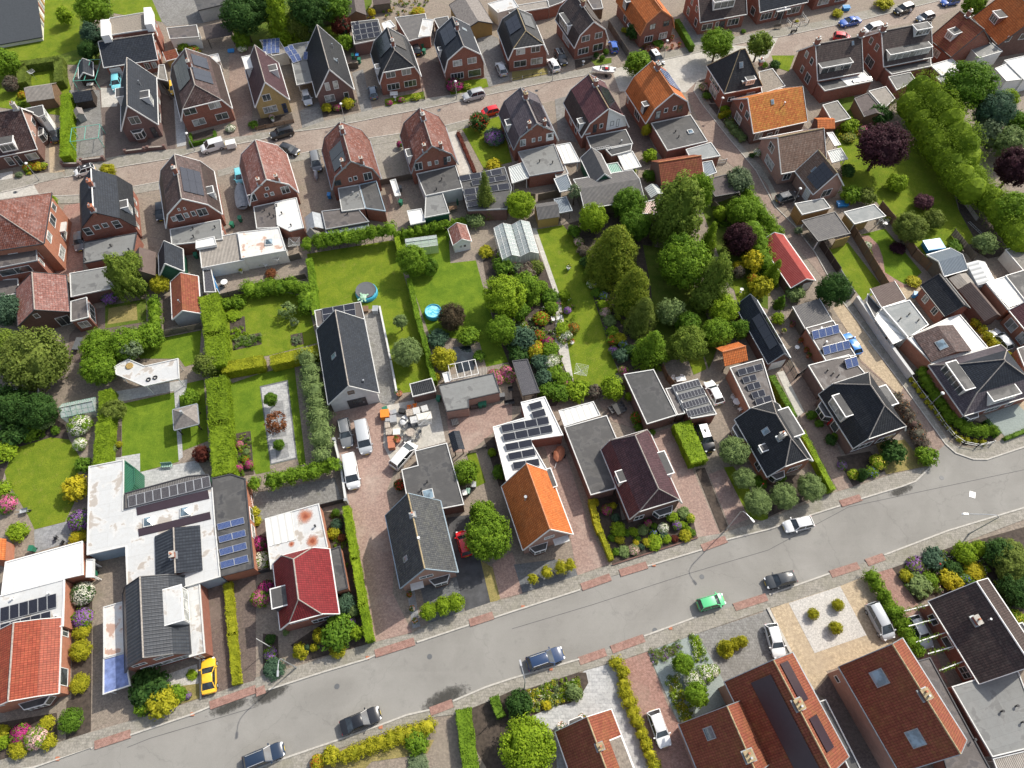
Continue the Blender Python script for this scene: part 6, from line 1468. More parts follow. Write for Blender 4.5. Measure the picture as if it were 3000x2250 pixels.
H=HS('house','house with tan tiled roof joined to a wing with a black solar roof','a4 115,1500 508,1420',2.9,pA='a4 503,1118',W=9.0,rA='t_tan',wA='bki',tA='white',qA='lichen',T='w,.3,.5,3.2,4.8,2 w,.35,.7,.6,2.3,2',S='w,.08,.26,.8,2.3,2')
H=HS('house_wing','wing with black solar field, white garage door and tan tiles','a4 235,1480 b4 392,205 657,130',2.8,gA='house wing',pA='b4 600,22',rA='t_tan',wA='bki',tA='white',qA='lichen',E='w,.35,.7,1.0,2.6,2',S='g,.62,.9,.05,2.2')
SL(H,'L',.42,.97,.18,.9,4,3,gap=.02);SK(H,'L',.42,.5)
FL('canopy','white plastic garden canopy beside the tan tiled house','a4 505,1145 560,1140 632,1250 575,1262',2.4,rA='wp')
FL('canopy','glass veranda with white rafters beside the tan tiled house','a4 510,1305 632,1275 692,1372 552,1407',2.5,rA='clearplastic',gA='veranda')
H=HS('house','brick house with dark tiles and white rear dormer in the upper right row','a4 430,695 822,622',3.6,pA='a4 818,316',W=9,rA='t_db',T='w,.25,.37,4.2,5.5 w,.5,.62,4.2,5.5 w,.3,.42,1.2,2.6 w,.55,.75,.8,2.6,2')
DR(H,'L',.38,6.4,3.9,5.6,cA=4,wA='cream',t0=.2);SK(H,'L',.8,.85,.5,.8);CY(H,.02,0,.8,.6);CY(H,.98,0,.8,.6)
H=FL('extension','long rear extension with half grey half white flat roof in the upper right row','a4 410,690 822,600 907,697 490,785',2.9,rA='felt',wA='brick',items=[(2,'w,.05,.1,.9,1.6 w,.15,.25,.9,1.6 w,.32,.5,.9,2.0,2 w,.56,.7,.8,2.2,2 G,.76,.92,.1,2.2,2')])
m=MB();P=[tl(H,q,2.83) for q in Q('a4 600,655 818,610 895,697 690,738')];m.prism([(p.x,p.y) for p in P],2.80,2.835);m.build('white_membrane','mw',H.root);rpan(H,'a4 742,715 905,685 890,662',4,1,'solar',tT=.2)
H=HS('house','brick house with near black tiles and two stacked white dormers in the upper right row','a4 1000,575 1422,492',3.6,pA='a4 1395,182',W=9.2,rA='t_db',T='w,.25,.37,4.2,5.5 w,.5,.62,4.2,5.5 w,.4,.7,.8,2.6,2')
DR(H,'L',.5,9,3.9,5.5,cA=6,wA='cream',t0=.16);DR(H,'L',.78,3.2,6.6,7.9,cA=4,wA='white');CY(H,.02,0,.8,.6)
FL('extension','lower flat roof with pale seams under the stacked dormers','a4 1000,578 1408,498 1412,570 1070,642',2.9,rA='felt',wA='brick',items=[(2,'w,.1,.3,.8,2.2 w,.6,.8,.8,2.2,2')])
H=FL('extension','square black felt roof with bright scribbles of water','a4 1040,662 1232,622 1285,700 1112,778',2.8,rA='feltblack',wA='brick')
H=HS('house','house with weathered orange roof and white dormer in the upper right row','a4 1388,330 1585,492 1880,330',3.2,pA='a4 1860,250',rA='t_br',wA='brick',tA='dt',S='w,.3,.6,1,2.4,3')
DR(H,'L',.45,1.7,4.4,5.8,cA=3);CY(H,.3,.0,.6,.6)
FL('extension','pair of blue grey flat roofs beside the weathered orange roof','a4 1740,412 1900,340 2030,442 1825,502',3.0,rA='fg',wA='white',items=[(2,'w,.1,.3,.6,2.2,2 w,.5,.9,.6,2.2,3')])
FL('extension','low pale flat roof between the dormer houses and the tall dark trees','a4 1400,560 1590,505 1700,598 1500,652',2.7,rA='mb',wA='brick',items=[(2,'w,.1,.5,.8,2.1,3')])
FL('garage','small brick garage with wet grey roof behind the tall conifer wall','a4 1450,662 1610,628 1690,690 1520,735',2.5,rA='fg',wA='brick')
H=HS('house','house with orange red roof and bay dormer at the upper right corner','a4 1768,150 1992,392 2320,250',3.2,hr=8.6,rA='t_orange',wA='bkd',tA='dt',E='w,.1,.2,3.5,4.8 w,.4,.55,3.5,4.8',S='w,.4,.6,1,2.3,2')
DR(H,'L',.42,2.2,4.4,6.0,cA=3,wA='brick');CY(H,.7,0,.6,.6)
FL('extension','long grey flat roof at the right edge beyond the tall green tree','a4 2040,520 2260,470 2400,640 2212,690',3.0,rA='mb',wA='white',items=[(3,'w,.3,.5,.8,2.2,2'),(2,'w,.3,.5,.8,2.2,2')])
FL('extension','white walled extension with pale speckled roof above the tall green tree','a4 1960,590 2130,520 2240,680 2060,700',2.9,rA='mb',wA='white',items=[(2,'w,.3,.7,.8,2.2,2')])
SD('brown felt gabled shed in a narrow walled garden','R:a4 980,920 1000,960 830,1010',2.2,hr=3.0,rA='shingle',wA='wood')
FL('shed','dark brown shed roof beside the pale corrugated shed','a4 745,850 865,800 985,935 830,1010',2.3,rA='shingle',wA='wood',eA='dt')
FL('shed','pale corrugated shed roof with white side rim','a4 868,785 1020,745 1100,850 1005,940',2.3,rA='fp',wA='wood')
FL('shed','brick shed with grey corrugated roof south of the terrace row','a4 470,905 602,868 718,1020 560,1060',2.3,rA='fibre',wA='bko')
SD('low shed with broken orange tiles','a4 430,1115 580,1110',1.9,W=3,hr=2.8,rA='t_orange',wA='bkd')
H=FL('extension','flat roof carrying long rows of black solar panels beside the tall slender conifer','a2 1755,1530 2150,1440 b2 2212,150 2170,330 1830,345',2.8,rA='felt',wA='bkd',eA='gp')
for a,b,c,n in(('b2 1765,95','b2 2130,30','b2 2115,-10',4),('b2 1870,130','b2 2170,80','b2 2150,45',3),('b2 1805,215','b2 2195,160','b2 2180,115',4),('b2 1820,265','b2 2000,230','b2 1990,195',2),('b2 1835,315','b2 2000,285','b2 1990,250',2)): rpan(H,a+' '+b+' '+c,n,1,'solar',tT=.2)
H=FL('garage','orange timber garage with wet grey flat roof beside the parked black car','b4 230,282 480,235 545,320 295,380',2.8,rA='fg',wA='orangewood',items=[(3,'G,.2,.8,.1,2.3')])
H=FL('carport','carport with dark corrugated roof joined to the orange timber garage','b4 290,430 580,352 715,542 435,612',2.5,rA='fd',wA='ocw',op='white',eA='dt')
P=H.poly;m=MB();m.box(P[2][0]-3.0,P[2][0]-.3,P[2][1]-.4,P[2][1]-.3,0,2.3);m.build('back_wall','ocw',H.root)
H=FL('garden_cabin','pale yellow timber cabin with frosted grey roof and open porch','b4 655,355 920,288 1022,392 748,462',2.6,gA='cabin',rA='feltgreen',wA='ocw',eA='trim',op='white')
x0=H.poly[0][0];m=MB();m.box(.25,3.4,.25,2.6,0,2.4) if H.poly[2][1]>0 else m.box(.25,3.4,-2.6,-.25,0,2.4);m.build('wall','ocw',H.root)
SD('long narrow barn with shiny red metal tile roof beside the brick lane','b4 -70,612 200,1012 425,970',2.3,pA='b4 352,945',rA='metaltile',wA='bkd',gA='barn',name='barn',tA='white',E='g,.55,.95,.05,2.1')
SD('steel blue corrugated shed behind the blue square pool','b4 1520,912 1727,852',2.2,W=4.6,hr=3.2,rA='stb',wA='ow',tA='white')
SD('bright white party tent between the blue shed and the solar terrace house','b4 1715,800 1815,990 1945,915',2.4,hr=3.,rA='wp',wA='white',gA='party tent',name='party_tent',E='w,.05,.35,.8,1.9,2')
H=HS('house','brick coach house with dark grey tiles and two pale windows','b4 1320,990 1530,1258 1757,1200',3.0,pA='b4 1700,1165',rA='t_black',tA='dt',S='w,.2,.38,1.,2.4,2 w,.62,.80,1.,2.4,2',qA='mortar')
SD('pale corrugated lean-to between the coach house and the white tent','b4 1562,930 1640,1025 1780,965',2.1,hr=2.6,rA='fp',wA='ow')
SD('brown corrugated workshop right of the coach house','b4 1642,1025 1870,1302 2015,1255',2.3,pA='b4 1955,1210',rA='fbr',wA='bkd',gA='workshop',name='workshop')
H=FL('extension','white walled side building with glaring water on its roof along the white wall','b4 985,1180 1225,1115 1390,1330 1215,1445',3.0,rA='feltgreen',wA='cream',eA='white');rvt(H,'b4 1140,1285 1215,1245 1295,1298')
FL('canopy','low cream lean-to with two slots under the glaring side building','b4 920,1275 985,1185 1190,1450 1080,1500',2.4,rA='wp',wA='cream')
SD('ribbed brown roof over an open sided wood store','b4 980,1180 1190,1112',2.5,W=3.4,hr=3.0,rA='fbr',wA='white',tA='white',kA='mono',op='white')
FL('extension','dazzling white flat roof wrapped round the plum tiled block','b4 1200,1442 1545,1275 1660,1240 1902,1525 c4 1700,110 1420,190',3.0,rA='mw',wA='bko',items=[(4,'w,.15,.3,.8,2.1,2 w,.62,.7,1.4,2.')])
H=HS('house_wing','plum tiled pitched block with one square roof window','b4 1255,1425 1412,1652 1762,1557',3.2,gA='house wing',hr=4.4,rA='t_brown',wA='bko',tA=None,qA=None);SK(H,'L',.62,.7,1.5,1.3,'glassblue')
H=HS('house','large villa with grey hipped mansard roof and white window dormers','c4 1390,207 1693,642 2330,445',3.0,kA='gambrel',fb=.15,hb=5.2,hr=8.2,nA='mm',ist=4.2,rA='t_slate',side='t_purplegrey',tA='trim',qA='mortar',E='b,.04,.22,.8,2.3 w,.4,.6,.5,2.3,3 w,.7,.8,.5,2.3')
DR(H,'L',.42,4.6,3.4,5.3,cA=5,wA='cream',t0=.12);dmE(H,.48,4.4,3.5,4.9,1.6,cA=5)
H=HS('house','black tiled villa with white side dormer and red framed door','c4 440,457 738,925 1208,800',2.9,kA='gambrel',fb=.15,hb=5.2,pA='c4 1045,592',nA='hh',ist=2.8,rA='t_black',tA='trim',wA='bkp',S='w,.46,.62,.6,2.3,1 D,.36,.43,.1,2.2,car_red w,.3,.34,.8,1.9',E='w,.05,.45,.7,2.3,3 w,.55,.9,.7,2.3,3 K,.15,.9,3.3,4.5,4')
DR(H,'L',.38,3.4,3.2,5.1,cA=2,wA='cream',t0=.08);bay(H.root,Vc((H.L*.1,.28,.9)),Vc((1,0,0)),Vc((0,-1,0)),2.8,1.5,.9);DR(H,'R',.45,3.0,3.3,4.9,cA=2)
H=FL('extension','rear extension with pale brown roof and two tall blue solar racks','b4 325,1358 565,1292 760,1595 500,1645',2.9,rA='fb',wA='bko',items=[(3,'w,.25,.4,.9,2.1 w,.65,.8,.9,2.1')])
rpan(H,'b4 395,1465 625,1405 585,1345',4,1,'sb',tT=.55);rpan(H,'b4 488,1598 718,1538 672,1480',4,1,'sb',tT=.55);rvt(H,'b4 500,1490 455,1370',mA='white')
H=FL('extension','mauve roofed extension with silver puddle rims and a small blue solar rack','c4 345,205 700,112 848,282 480,425',2.95,rA='fb',wA='bkp',items=[(3,'w,.2,.35,.7,2.0 w,.55,.72,.7,2.0')])
rpan(H,'c4 685,242 790,212 725,150',2,1,'sb',tT=.5);rvt(H,'c4 512,255 560,280 610,295')
SD('shed with dark corrugated roof beside the blue solar racks','b4 320,1362 552,1292',2.3,W=4.0,hr=2.7,kA='mono',rA='fd',wA='ow',tA='white')
H=HS('house','villa with deep black glossy tiles behind four round garden trees','c3 1925,675 c4 -5,1172 395,1045',2.9,kA='gable',hb=5.2,pA='c4 255,882',nA='hh',ist=2.7,rA='t_black',tA='trim',wA='bko',S='w,.1,.22,.8,2.2,2 w,.7,.85,.8,2.2,2',E='b,.1,.4,.8,2.3 w,.55,.85,.6,2.2,3')
SK(H,'L',.42,.55,.9,1.1);DR(H,'R',.4,4.2,3.4,5.0,cA=3);DR(H,'L',.62,.9,3.6,4.4,wA='trim');bay(H.root,Vc((H.L*.04,.28,.9)),Vc((1,0,0)),Vc((0,-1,0)),2.6,1.4,.8);CY(H,.62,-.8,.6,.7,.3,mA='cc')
H=FL('extension','brick extension with a staircase of tilted black solar panels','c3 1880,225 2165,147 2290,560 2065,610',2.9,rA='fb',wA='bko',items=[(3,'w,.1,.25,.8,2.2,2 w,.3,.4,1.2,2 w,.6,.75,.9,2.2,2')])
for a,b,c in(('1965,300','2175,245','2140,200'),('2005,365','2120,335','2090,290'),('2045,430','2155,400','2125,352'),('2085,500','2195,470','2165,420'),('2120,565','2255,525','2225,470')): rpan(H,'c3 %s %s %s'%(a,b,c),2 if a!='1965,300' else 3,1,'solar',tT=.3)
H=SD('long black tiled shed with dark solar panels and white garage door','b3 1930,1165 c4 2,197 200,152',2.4,pA='c4 128,95',rA='t_slate',wA='bkd',tA='zinc',E='g,.15,.85,.05,2.1');SL(H,'L',.32,.85,.45,.95,3,1);SL(H,'R',.3,.8,.2,.8,3,1)
SD('small open gazebo with bright orange tiled roof','c3 1838,217 2040,165',2.2,W=3.4,hr=3.6,rA='t_orange',wA='ow',op='ow',gA='gazebo',name='gazebo',qA='ot')
H=FL('garage','long garage with glossy black flat roof and a muddy puddle','c3 965,282 1225,240 1427,637 1165,717',2.9,rA='feltblack',wA='bkd',items=[(2,'g,.05,.6,.05,2.2'),(3,'w,.3,.4,.8,2')])
FL('extension','narrow felt strip between the two flat roofed garages','c3 1325,407 1392,395 1500,622 1430,637',2.6,rA='fb',wA='bkd')
H=FL('garage','garage with four rows of framed solar panels and white door','c3 1380,380 1605,322 1772,630 1548,668',2.8,rA='fg',wA='brick',eA='trim',items=[(2,'g,.03,.62,.05,2.2')])
for a,b,c in(('1410,438','1632,378','1605,332'),('1450,510','1670,450','1645,405'),('1487,585','1705,522','1680,475'),('1525,655','1745,600','1718,552')): rpan(H,'c3 %s %s %s'%(a,b,c),8,1,'solar',tT=.12,gap=.02)
H=HS('house','villa with violet brown glazed roof, bay window and flower garden in front','c3 770,935 1017,1537 1465,1392',2.9,kA='gambrel',fb=.14,hb=5.2,hr=7.7,nA='hh',ist=1.3,rA='t_violet',side='t_maroon',tA='trim',wA='bkd',E='w,.1,.3,.7,2.1,2 b,.5,.88,.7,2.2',S='w,.2,.3,1,2.2')
DR(H,'L',.50,1.5,3.4,5.0,cA=1,wA='cream');DR(H,'R',.5,3.2,3.3,5.0,cA=2)
H=FL('extension','long grey flat roofed wing with dried puddle streaks beside the violet roof','c3 450,740 820,637 905,835 895,1272 680,1330',2.8,rA='felt',wA='bkd',eA='trim',items=[(3,'w,.3,.8,.8,2.2,2')])
H=FL('canopy','white ribbed canopy next to a red cushioned table set','c3 400,597 705,517 767,640 450,735',2.6,rA='wp')
H=FL('extension','big white L shaped flat roof covered with rows of black solar panels','c3 75,525 285,475 445,810 160,852 320,1130 c2 2160,1205 2045,738 c3 110,657',3.0,rA='mw',wA='brick',eA='white')
for a,b,c,n in(('160,600','268,570','245,518',1),('185,672','298,640','275,585',1),('-85,790','325,712','300,655',4),('-70,868','355,785','330,727',4),('-50,950','180,905','158,850',2),('-25,1030','208,985','185,930',2),('15,1110','242,1075','218,1018',2)): rpan(H,'c3 %s %s %s'%(a,b,c),n,1,'solar',tT=.2)
H=HS('house','house with plain orange tiled roof and hexagonal white bay window','R:c3 325,1130 d3 527,195 95,330',2.9,pA='d3 320,147',rA='t_orange',qA='ot',tA='white',wA='bki',E='w,.42,.64,3.6,4.5,2 b,.12,.5,.7,2.2 G,.7,.82,.1,2.2 a,.62,.95,2.3,2.5')
flue(H,'L',.42,.6,.9,'steel',.14);DR(H,'R',.12,2.6,2.6,3.4,wA='dt')
H=HS('house','house with weathered grey tiles, pale blue gutters and front bay window','R:c2 1590,1372 d2 1742,512 1247,660',2.9,pA='d2 1465,487',rA='t_grey',tA='bluetrim',qA='lichen',wA='bki',E='w,.34,.60,3.5,4.4,2 b,.5,.88,.7,2.2 D,.2,.32,.1,2.2 a,.14,.38,2.4,2.55')
SK(H,'L',.72,.42,.7,1.0);flue(H,'R',.62,.97,.6,'white',.12);CY(H,.3,0,.5,.5,.2,mA='cc')
H=FL('extension','black felt roofed extension with two wet patches behind the weathered grey roof','c2 1370,945 1650,875 1800,1410 1330,1500 1255,1107 1397,1070',2.9,rA='felt',wA='bkd',eA='trim',items=[(2,'w,.6,.9,.6,2.2,3')]);rdm(H,'c2 1490,1325',1.4,pyr=False);rvt(H,'c2 1480,1218 1430,1285')
H=HS('barn','white rendered barn with long slate roof and arched dark doorway','R:b2 935,1285 c2 1062,445 625,547',3.0,gA='barn',pA='c2 805,382',rA='t_slate',tA='trim',wA='render',E='W,.42,.56,4.0,4.9,1 D,.34,.74,.0,2.4,dt')
SK(H,'L',.52,.6,.8,1.1);flue(H,'R',.9,.45,.5)
H=FL('extension','flat end bay of the white barn with a black solar field','b2 503,1207 905,1130 942,1278 525,1352',3.0,rA='fb',wA='render',eA='trim');rpan(H,'b2 580,1300 865,1250 845,1145',3,2,'solar',tT=.03)
H=FL('outbuilding','brick outbuilding with olive stained grey roof and white garage door','c2 1575,378 2055,270 2112,440 1840,502 1842,575 1645,607',2.8,rA='fg',wA='bki',eA='dt',items=[(4,'g,.08,.85,.05,2.1')])
FL('bike_shelter','small shelter with ridged black roof and white frame beside the lawn','c2 1325,367 1520,315 1557,430 1352,480',2.3,rA='t_black',wA='bkd',eA='trim',gA='shelter',ew=.12)
H=SD('narrow shelter with blue black tiles beside the brick forecourt','c2 1660,800 1705,958 1805,930',2.1,hr=2.7,rA='t_slate',wA='darkwood',op='darkwood',gA='shelter',name='shelter')
FL('shed','small white roofed garden store beside the timber pergola','c2 1608,275 1665,260 1687,345 1632,357',2.2,rA='mw',wA='white')
H=FL('terrace_roof','blue black glass panelled terrace roof on timber posts','c3 0,167 135,150 242,440 90,470',2.6,rA='solargrid',wA='wood',eA='dt',op='ow',gA='terrace roof')
H=HS('house','house with wine red glazed hipped roof and white framed front windows','d2 148,447 210,1018 717,880',2.9,kA='gable',hb=5.0,hr=7.4,nA='hh',ist=1.7,rA='t_darkred',tA='white',wA='brick',E='w,.16,.5,3.2,4.3,4 w,.5,.92,.8,2.1,4')
DR(H,'L',.6,2.3,2.8,4.9,wA='dt',t0=.02)
H=FL('extension','low grey felt lean-to on the garden hedge side of the wine red roof','d2 615,332 727,290 797,657 688,692',2.7,rA='felt',wA='bko',eA='dt')
H=FL('extension','white flat roof with a round rust stain behind the wine red roof','f6 1200,808 1785,642 1885,1120 1262,1358',2.9,rA='mb',wA='bko',eA='trim')
m=MB();P=[tl(H,q,H.roofz+.02) for q in Q('f6 1210,812 1495,740 1535,1035 1235,1112')];m.prism([(p.x,p.y) for p in P],H.roofz+.004,H.roofz+.09);m.build('ribbed_cover','wp',H.root)
for px,r in(('f6 1640,780',1.25),('f6 1715,1050',1.0),('f6 1490,1085',.5)):
 c=tl(H,Q(px)[0],H.roofz+.005);m=MB();m.lathe((c.x,c.y,c.z),[(r,0),(r*.8,.003)],16);m.build('rust_stain','rust',H.root)
rvt(H,'f6 1750,895')
H=HS('house','black tiled house with a dazzling white reflection and long front window band','D:d1 1062,150 1082,835 1600,60',3.1,pA='d1 1225,742',kA='gambrel',fb=.16,rA='t_glaze',tA='dt',qA='mortar',wA='brick',E='w,.12,.35,3.4,4.2,2 w,.5,.8,3.6,4.5,2 w,.14,.98,.8,2.1,5')
DR(H,'R',.42,4.2,3.2,5.4,cA=3,wA='trim',pA='mb',t0=-.05)
H=FL('extension','pale flat roofed side aisle along the dazzling black roof','d1 1600,95 1725,50 1772,662 1632,702',3.0,rA='mb',wA='brick',eA='trim',items=[(1,'w,.1,.25,.8,2.2 w,.4,.6,.8,2.2')])
H=HS('house_wing','rear wing with blue black glazed tiles and a brick chimney','D:f6 12,1000 25,1492 500,920',3.3,gA='house wing',pA='f6 172,1495',rA='t_glaze',tA=None,qA='mortar');CY(H,.62,-.1,.7,.5,.7,pots=1)
H=FL('workshop','very large white flat roof with roof lights and dark solar strips','c1 765,1080 1070,1020 1065,1455 1835,1260 f6 665,865 722,1437 510,1500 20,1640 f1 1370,1030 1352,558 935,650',3.2,rA='mb',wA='bluewall',eA='trim',items=[(9,'g,.05,.9,.05,2.6,zinc')])
rdm(H,'c1 1605,1475',1.35);rdm(H,'c1 1290,1560',1.35)
for a,b,c in(('1185,1502','1808,1358','1795,1285'),('1200,1685','1822,1535','1812,1472')):
 P=[tl(H,q,H.roofz+.08) for q in Q('c1 %s %s %s'%(a,b,c))];P.append(P[0]+P[2]-P[1]);m=MB();m.prism([(p.x,p.y) for p in P],H.roofz+.003,H.roofz+.08);m.build('solar_strip','solarfilm',H.root)
H2=FL('extension','green corrugated wall and dark sloping roof edge carrying a row of grid solar panels','c1 1075,1310 1625,1160 1800,1145 1828,1262 1072,1452',3.35,rA='fd',wA='greenwall',eA='dt');rpan(H2,'c1 1110,1435 1820,1255 1812,1165',10,1,'solargrid',tT=.08)
FL('extension','green corrugated sided block beside the slate terrace','c1 1075,1025 1165,1090 1165,1225 1075,1440',3.0,rA='greenwall',wA='greenwall',eA='greenwall',ist=.0)
H=FL('extension','dark patched flat roof with four pairs of blue solar panels','f6 625,370 830,322 990,372 1085,1342 722,1437',3.05,rA='felt',wA='bko',eA='dt',items=[(2,'w,.35,.5,.8,2.2,2 w,.55,.7,.8,2.2,2'),(3,'g,.1,.6,.05,2.5,car_navy')])
for a,b,c in(('695,938','985,862','980,795'),('710,1075','1000,998','992,930'),('718,1215','1012,1135','1003,1065'),('728,1355','1028,1275','1018,1203')): rpan(H,'f6 %s %s %s'%(a,b,c),2,1,'sb',tT=.3)
FL('carport','carport with stained white roof beside the dazzling black roof','d1 890,265 1062,215 1078,655 893,710',2.6,rA='mr',wA='white',op='white',eA='trim')
FL('carport','transparent blue panelled carport roof in front of the stained white carport','d1 890,712 1078,660 1127,945 887,1025',2.5,rA='blueplastic',wA='white',op='white',eA='trim')
H=HS('house','house with shiny brick red gambrel roof and angled bay at the lower left corner','R:d1 527,385 502,1042 -140,1190',3.0,kA='gambrel',fb=.2,pA='d1 70,1078',rA='t_red',tA='trim',wA='bko',E='b,.4,.85,.7,2.2 w,.2,.3,3.4,4.4',N='w,.1,.35,.6,2.4,1 w,.8,.95,.8,2.2,2')
H=FL('extension','sunlit white flat roof behind the shiny brick red house','f1 55,722 890,495 895,862 700,905 10,1078',3.1,rA='mw',wA='bko',eA='white')
H=FL('extension','white flat roof with two rows of black solar panels at the left edge','f1 -60,1100 697,905 d1 545,432 -150,600',3.05,rA='mb',wA='bko',eA='white')
rpan(H,'d1 0,400 490,270 490,150',6,1,'solar',tT=.1);rpan(H,'d1 0,520 440,400 445,300',5,1,'solar',tT=.1);rvt(H,'d1 115,200 430,150 490,345',mA='white')
FL('canopy','small white canopy over bins beside the big white workshop','f1 930,690 1020,690 1018,890 925,890',2.5,rA='mw')
SD('corner of an orange tiled shed at the left edge beside a rhododendron','R:f1 65,485 50,715 -90,740',2.2,hr=3.4,rA='t_orange',wA='bko')
H=HS('house','house with red orange roof, white verge and a flat box dormer at the bottom edge','D:e3 375,570 590,1190 865,402',2.9,pA=None,topT='e3 660,457',rA='t_br',tA='white',qA='lichen',T='b,.45,.8,.8,2.3');CY(H,.42,.2,.6,.6,.4,mA='bkd',qA='lichen',pots=1)
DR(H,'R',.7,4.5,3.6,5.0,pA='gr');SK(H,'L',.72,.8,.5,.6)
H=HS('house','smaller brick red roof with lichen streaks and a square roof window','D:e3 1442,507 1665,1060 2030,300',2.9,topT='e3 1860,357',rA='t_br',tA='zinc',qA='lichen',wA='bki');SK(H,'L',.28,.5,1.3,1.3);CY(H,.75,0,1,.9,.3,mA='bkd',qA='lichen')
H=HS('house','tall brick red roof with long black solar strips at the bottom edge','D:d3 1837,1467 e3 2293,1076 d4 237,967',4.6,topT='d4 60,1012',rA='t_br',tA='zinc',qA='lichen',wA='bki')
SL(H,'L',.10,.98,.45,.85,1,1,'solarfilm');SL(H,'R',.05,.42,.45,.85,1,1,'solarfilm');SL(H,'R',.56,.86,.45,.85,1,1,'solarfilm');CY(H,.42,.2,1.,.8,.3,mA='bkd',qA='lichen')
H=HS('house','long brick red roof with lichen edge and two large roof windows','D:d4 612,1042 e4 1140,926 d4 1187,837',4.6,topT='d4 1085,877',rA='t_br',tA='zinc',qA='lichen',wA='bki',T='w,.3,.4,1,2',S='w,.04,.12,1.5,2.3')
SK(H,'L',.22,.52,1.7,1.6);SK(H,'L',.78,.52,1.7,1.6);CY(H,.48,.2,1.,.8,.3,mA='bkd',qA='lichen')
FL('extension','narrow patched felt roof along the solar strip house','e4 430,312 500,288 830,940 700,900',2.7,rA='felt',wA='brick',eA='trim')
FL('extension','long dark felt roof right of the roof window house','d4 1287,990 1402,957 e4 1960,960 1560,960',2.8,rA='fb',wA='brick',eA='dt')
H=FL('extension','wide weathered grey flat roof with small vents at the lower right corner','d4 1585,1212 2150,1040 e4 2400,680 1940,792',3.1,rA='fg',wA='brick',eA='trim');rvt(H,'e4 2140,350 2015,395 2190,490 1775,640')
FL('canopy','cream slatted terrace cover at the lower right corner','e4 1940,800 2400,690 2500,960 2000,960',2.8,rA='fp')
H=HS('house','house with black brown tiles and climbing plant beams at the lower right','d4 1387,475 1828,1190',3.4,W=8.6,topT='d4 1812,335',rA='t_db',tA='white',qA='white',wA='brick',S='w,.12,.26,1,2.4,1 w,.42,.58,1,2.4,1 w,.80,.95,.8,2.4,2,2')
CY(H,.38,-1.8,1.0,.6,.2,wallz=6.0,pots=1);flue(H,'L',.42,.8,.4)
FL('extension','grey flat roof at the right edge beside the black brown roof','d4 2070,690 2200,655 2400,980 2290,1050',3.0,rA='felt',wA='brick',eA='trim')
SD('open brown roofed garden shelter with a blue pool tub in front','a1 1780,340 2012,300',2.2,W=4.6,hr=3.6,rA='shingle',wA='darkwood',op='darkwood',gA='shelter',name='shelter')
FL('greenhouse_room','pale glazed garden room with brown flat roof','a1 1438,240 1700,212 1722,318 1465,335',2.6,gA='garden room',rA='fb',wA='white',items=[(2,'w,.05,.3,.8,2 w,.5,.8,.8,2')],eA='trim')
SD('toy sized red roofed playhouse with solar panels','a1 1435,525 1548,495',1.9,W=2.8,hr=2.9,rA='t_br',wA='ocw',tA='white',gA='playhouse',name='playhouse')
FL('shed','shed with rust stained white roof north of the hipped red house','a1 1722,495 1885,460 1905,530 1735,560',2.3,rA='mr',wA='cream')
SD('shed with ridged beige roof beside the square hedge','a1 232,882 470,848',2.2,W=4.6,hr=3.6,rA='fp',wA='wood')
SD('dark tiled aviary shelter inside the netted run','R:a1 800,540 805,660 680,680',1.8,hr=2.9,rA='t_slate',wA='darkwood',tA='white',gA='shelter',name='aviary_shelter')
SD('dark blue tiled kennel roof with a blue tarpaulin at its side','a1 645,890 805,865',1.7,W=3.2,hr=2.8,rA='t_slate',wA='darkwood',gA='kennel',name='kennel')
SD('grey kennel box with little roof in the netted run','R:a1 712,945 735,1000 655,1010',1.6,hr=2.1,rA='shinglepale',wA='gp',gA='kennel',name='kennel')
FL('lean_to','grey plank lean-to between the narrow blue black house and its neighbour','a1 1370,560 1420,555 1450,700 1360,680',2.2,rA='fibre',wA='ow')
SD('olive brown felt gabled shed among trees at the top edge','R:a2 930,-20 955,130 790,150',2.3,hr=3.4,rA='shingle',wA='wood')
SD('weathered small shed cut by the top edge','a2 1015,45 1165,25',2.0,W=3,hr=3,rA='fbr',wA='ow')
SD('low dark shed with ochre verge among the top trees','a2 570,150 690,120',2,W=3,hr=3.0,rA='shingle',wA='ow')
H=FL('garage','garage with striped grey roof and silver flue strip','a2 1200,150 1465,115 1505,300 1320,355',2.6,rA='fd',wA='brick',eA='trim',items=[(2,'g,.1,.8,.05,2.2,dt')])
FL('garage','garage with green glass doors and pale flat roof','a2 1440,160 1535,168 1505,310 1400,320',2.7,rA='mb',wA='brick',items=[(2,'G,.1,.9,.1,2.2,3')])
FL('shed','tiny dark flat roof between the two gambrel houses at the top','a2 1535,160 1660,138 1680,220 1580,250',2.7,rA='felt',wA='brick')
SD('large barn with grey felt gable roof and open bicycle store','R:a2 1915,-10 2050,208 1800,262',2.6,pA='a2 1925,182',rA='shinglepale',wA='ocw',tA='dt',gA='barn',name='barn')
FL('pavilion','white octagonal party tent behind the solar garage','a2 1085,200 1160,172 1205,225 1110,262',2.4,gA='party tent',rA='wp',wA='white',eA='white',op='white')
FL('garage','double garage with beige and grey striped roofs and white doors','a3 -60,60 310,0 325,62 -20,118',2.6,rA='fp',wA='brick',items=[(2,'g,.05,.4,.05,2.2 g,.55,.9,.05,2.2')])
FL('extension','pale workshop roof with skylights at the top edge','a2 2000,30 2212,-30 a3 60,60 a2 2090,110',3,rA='mb',wA='cream')
FL('extension','grey flat garage roof between the clipped brown roof and dark brown roof houses','a3 320,60 430,20 500,-30 480,-80 300,-20',2.7,rA='felt',wA='brick')
FL('shed','yard shed with slate roof behind the dark brown roofed house','a3 640,-20 760,-40 790,70 700,80',2.4,rA='fb',wA='wood')
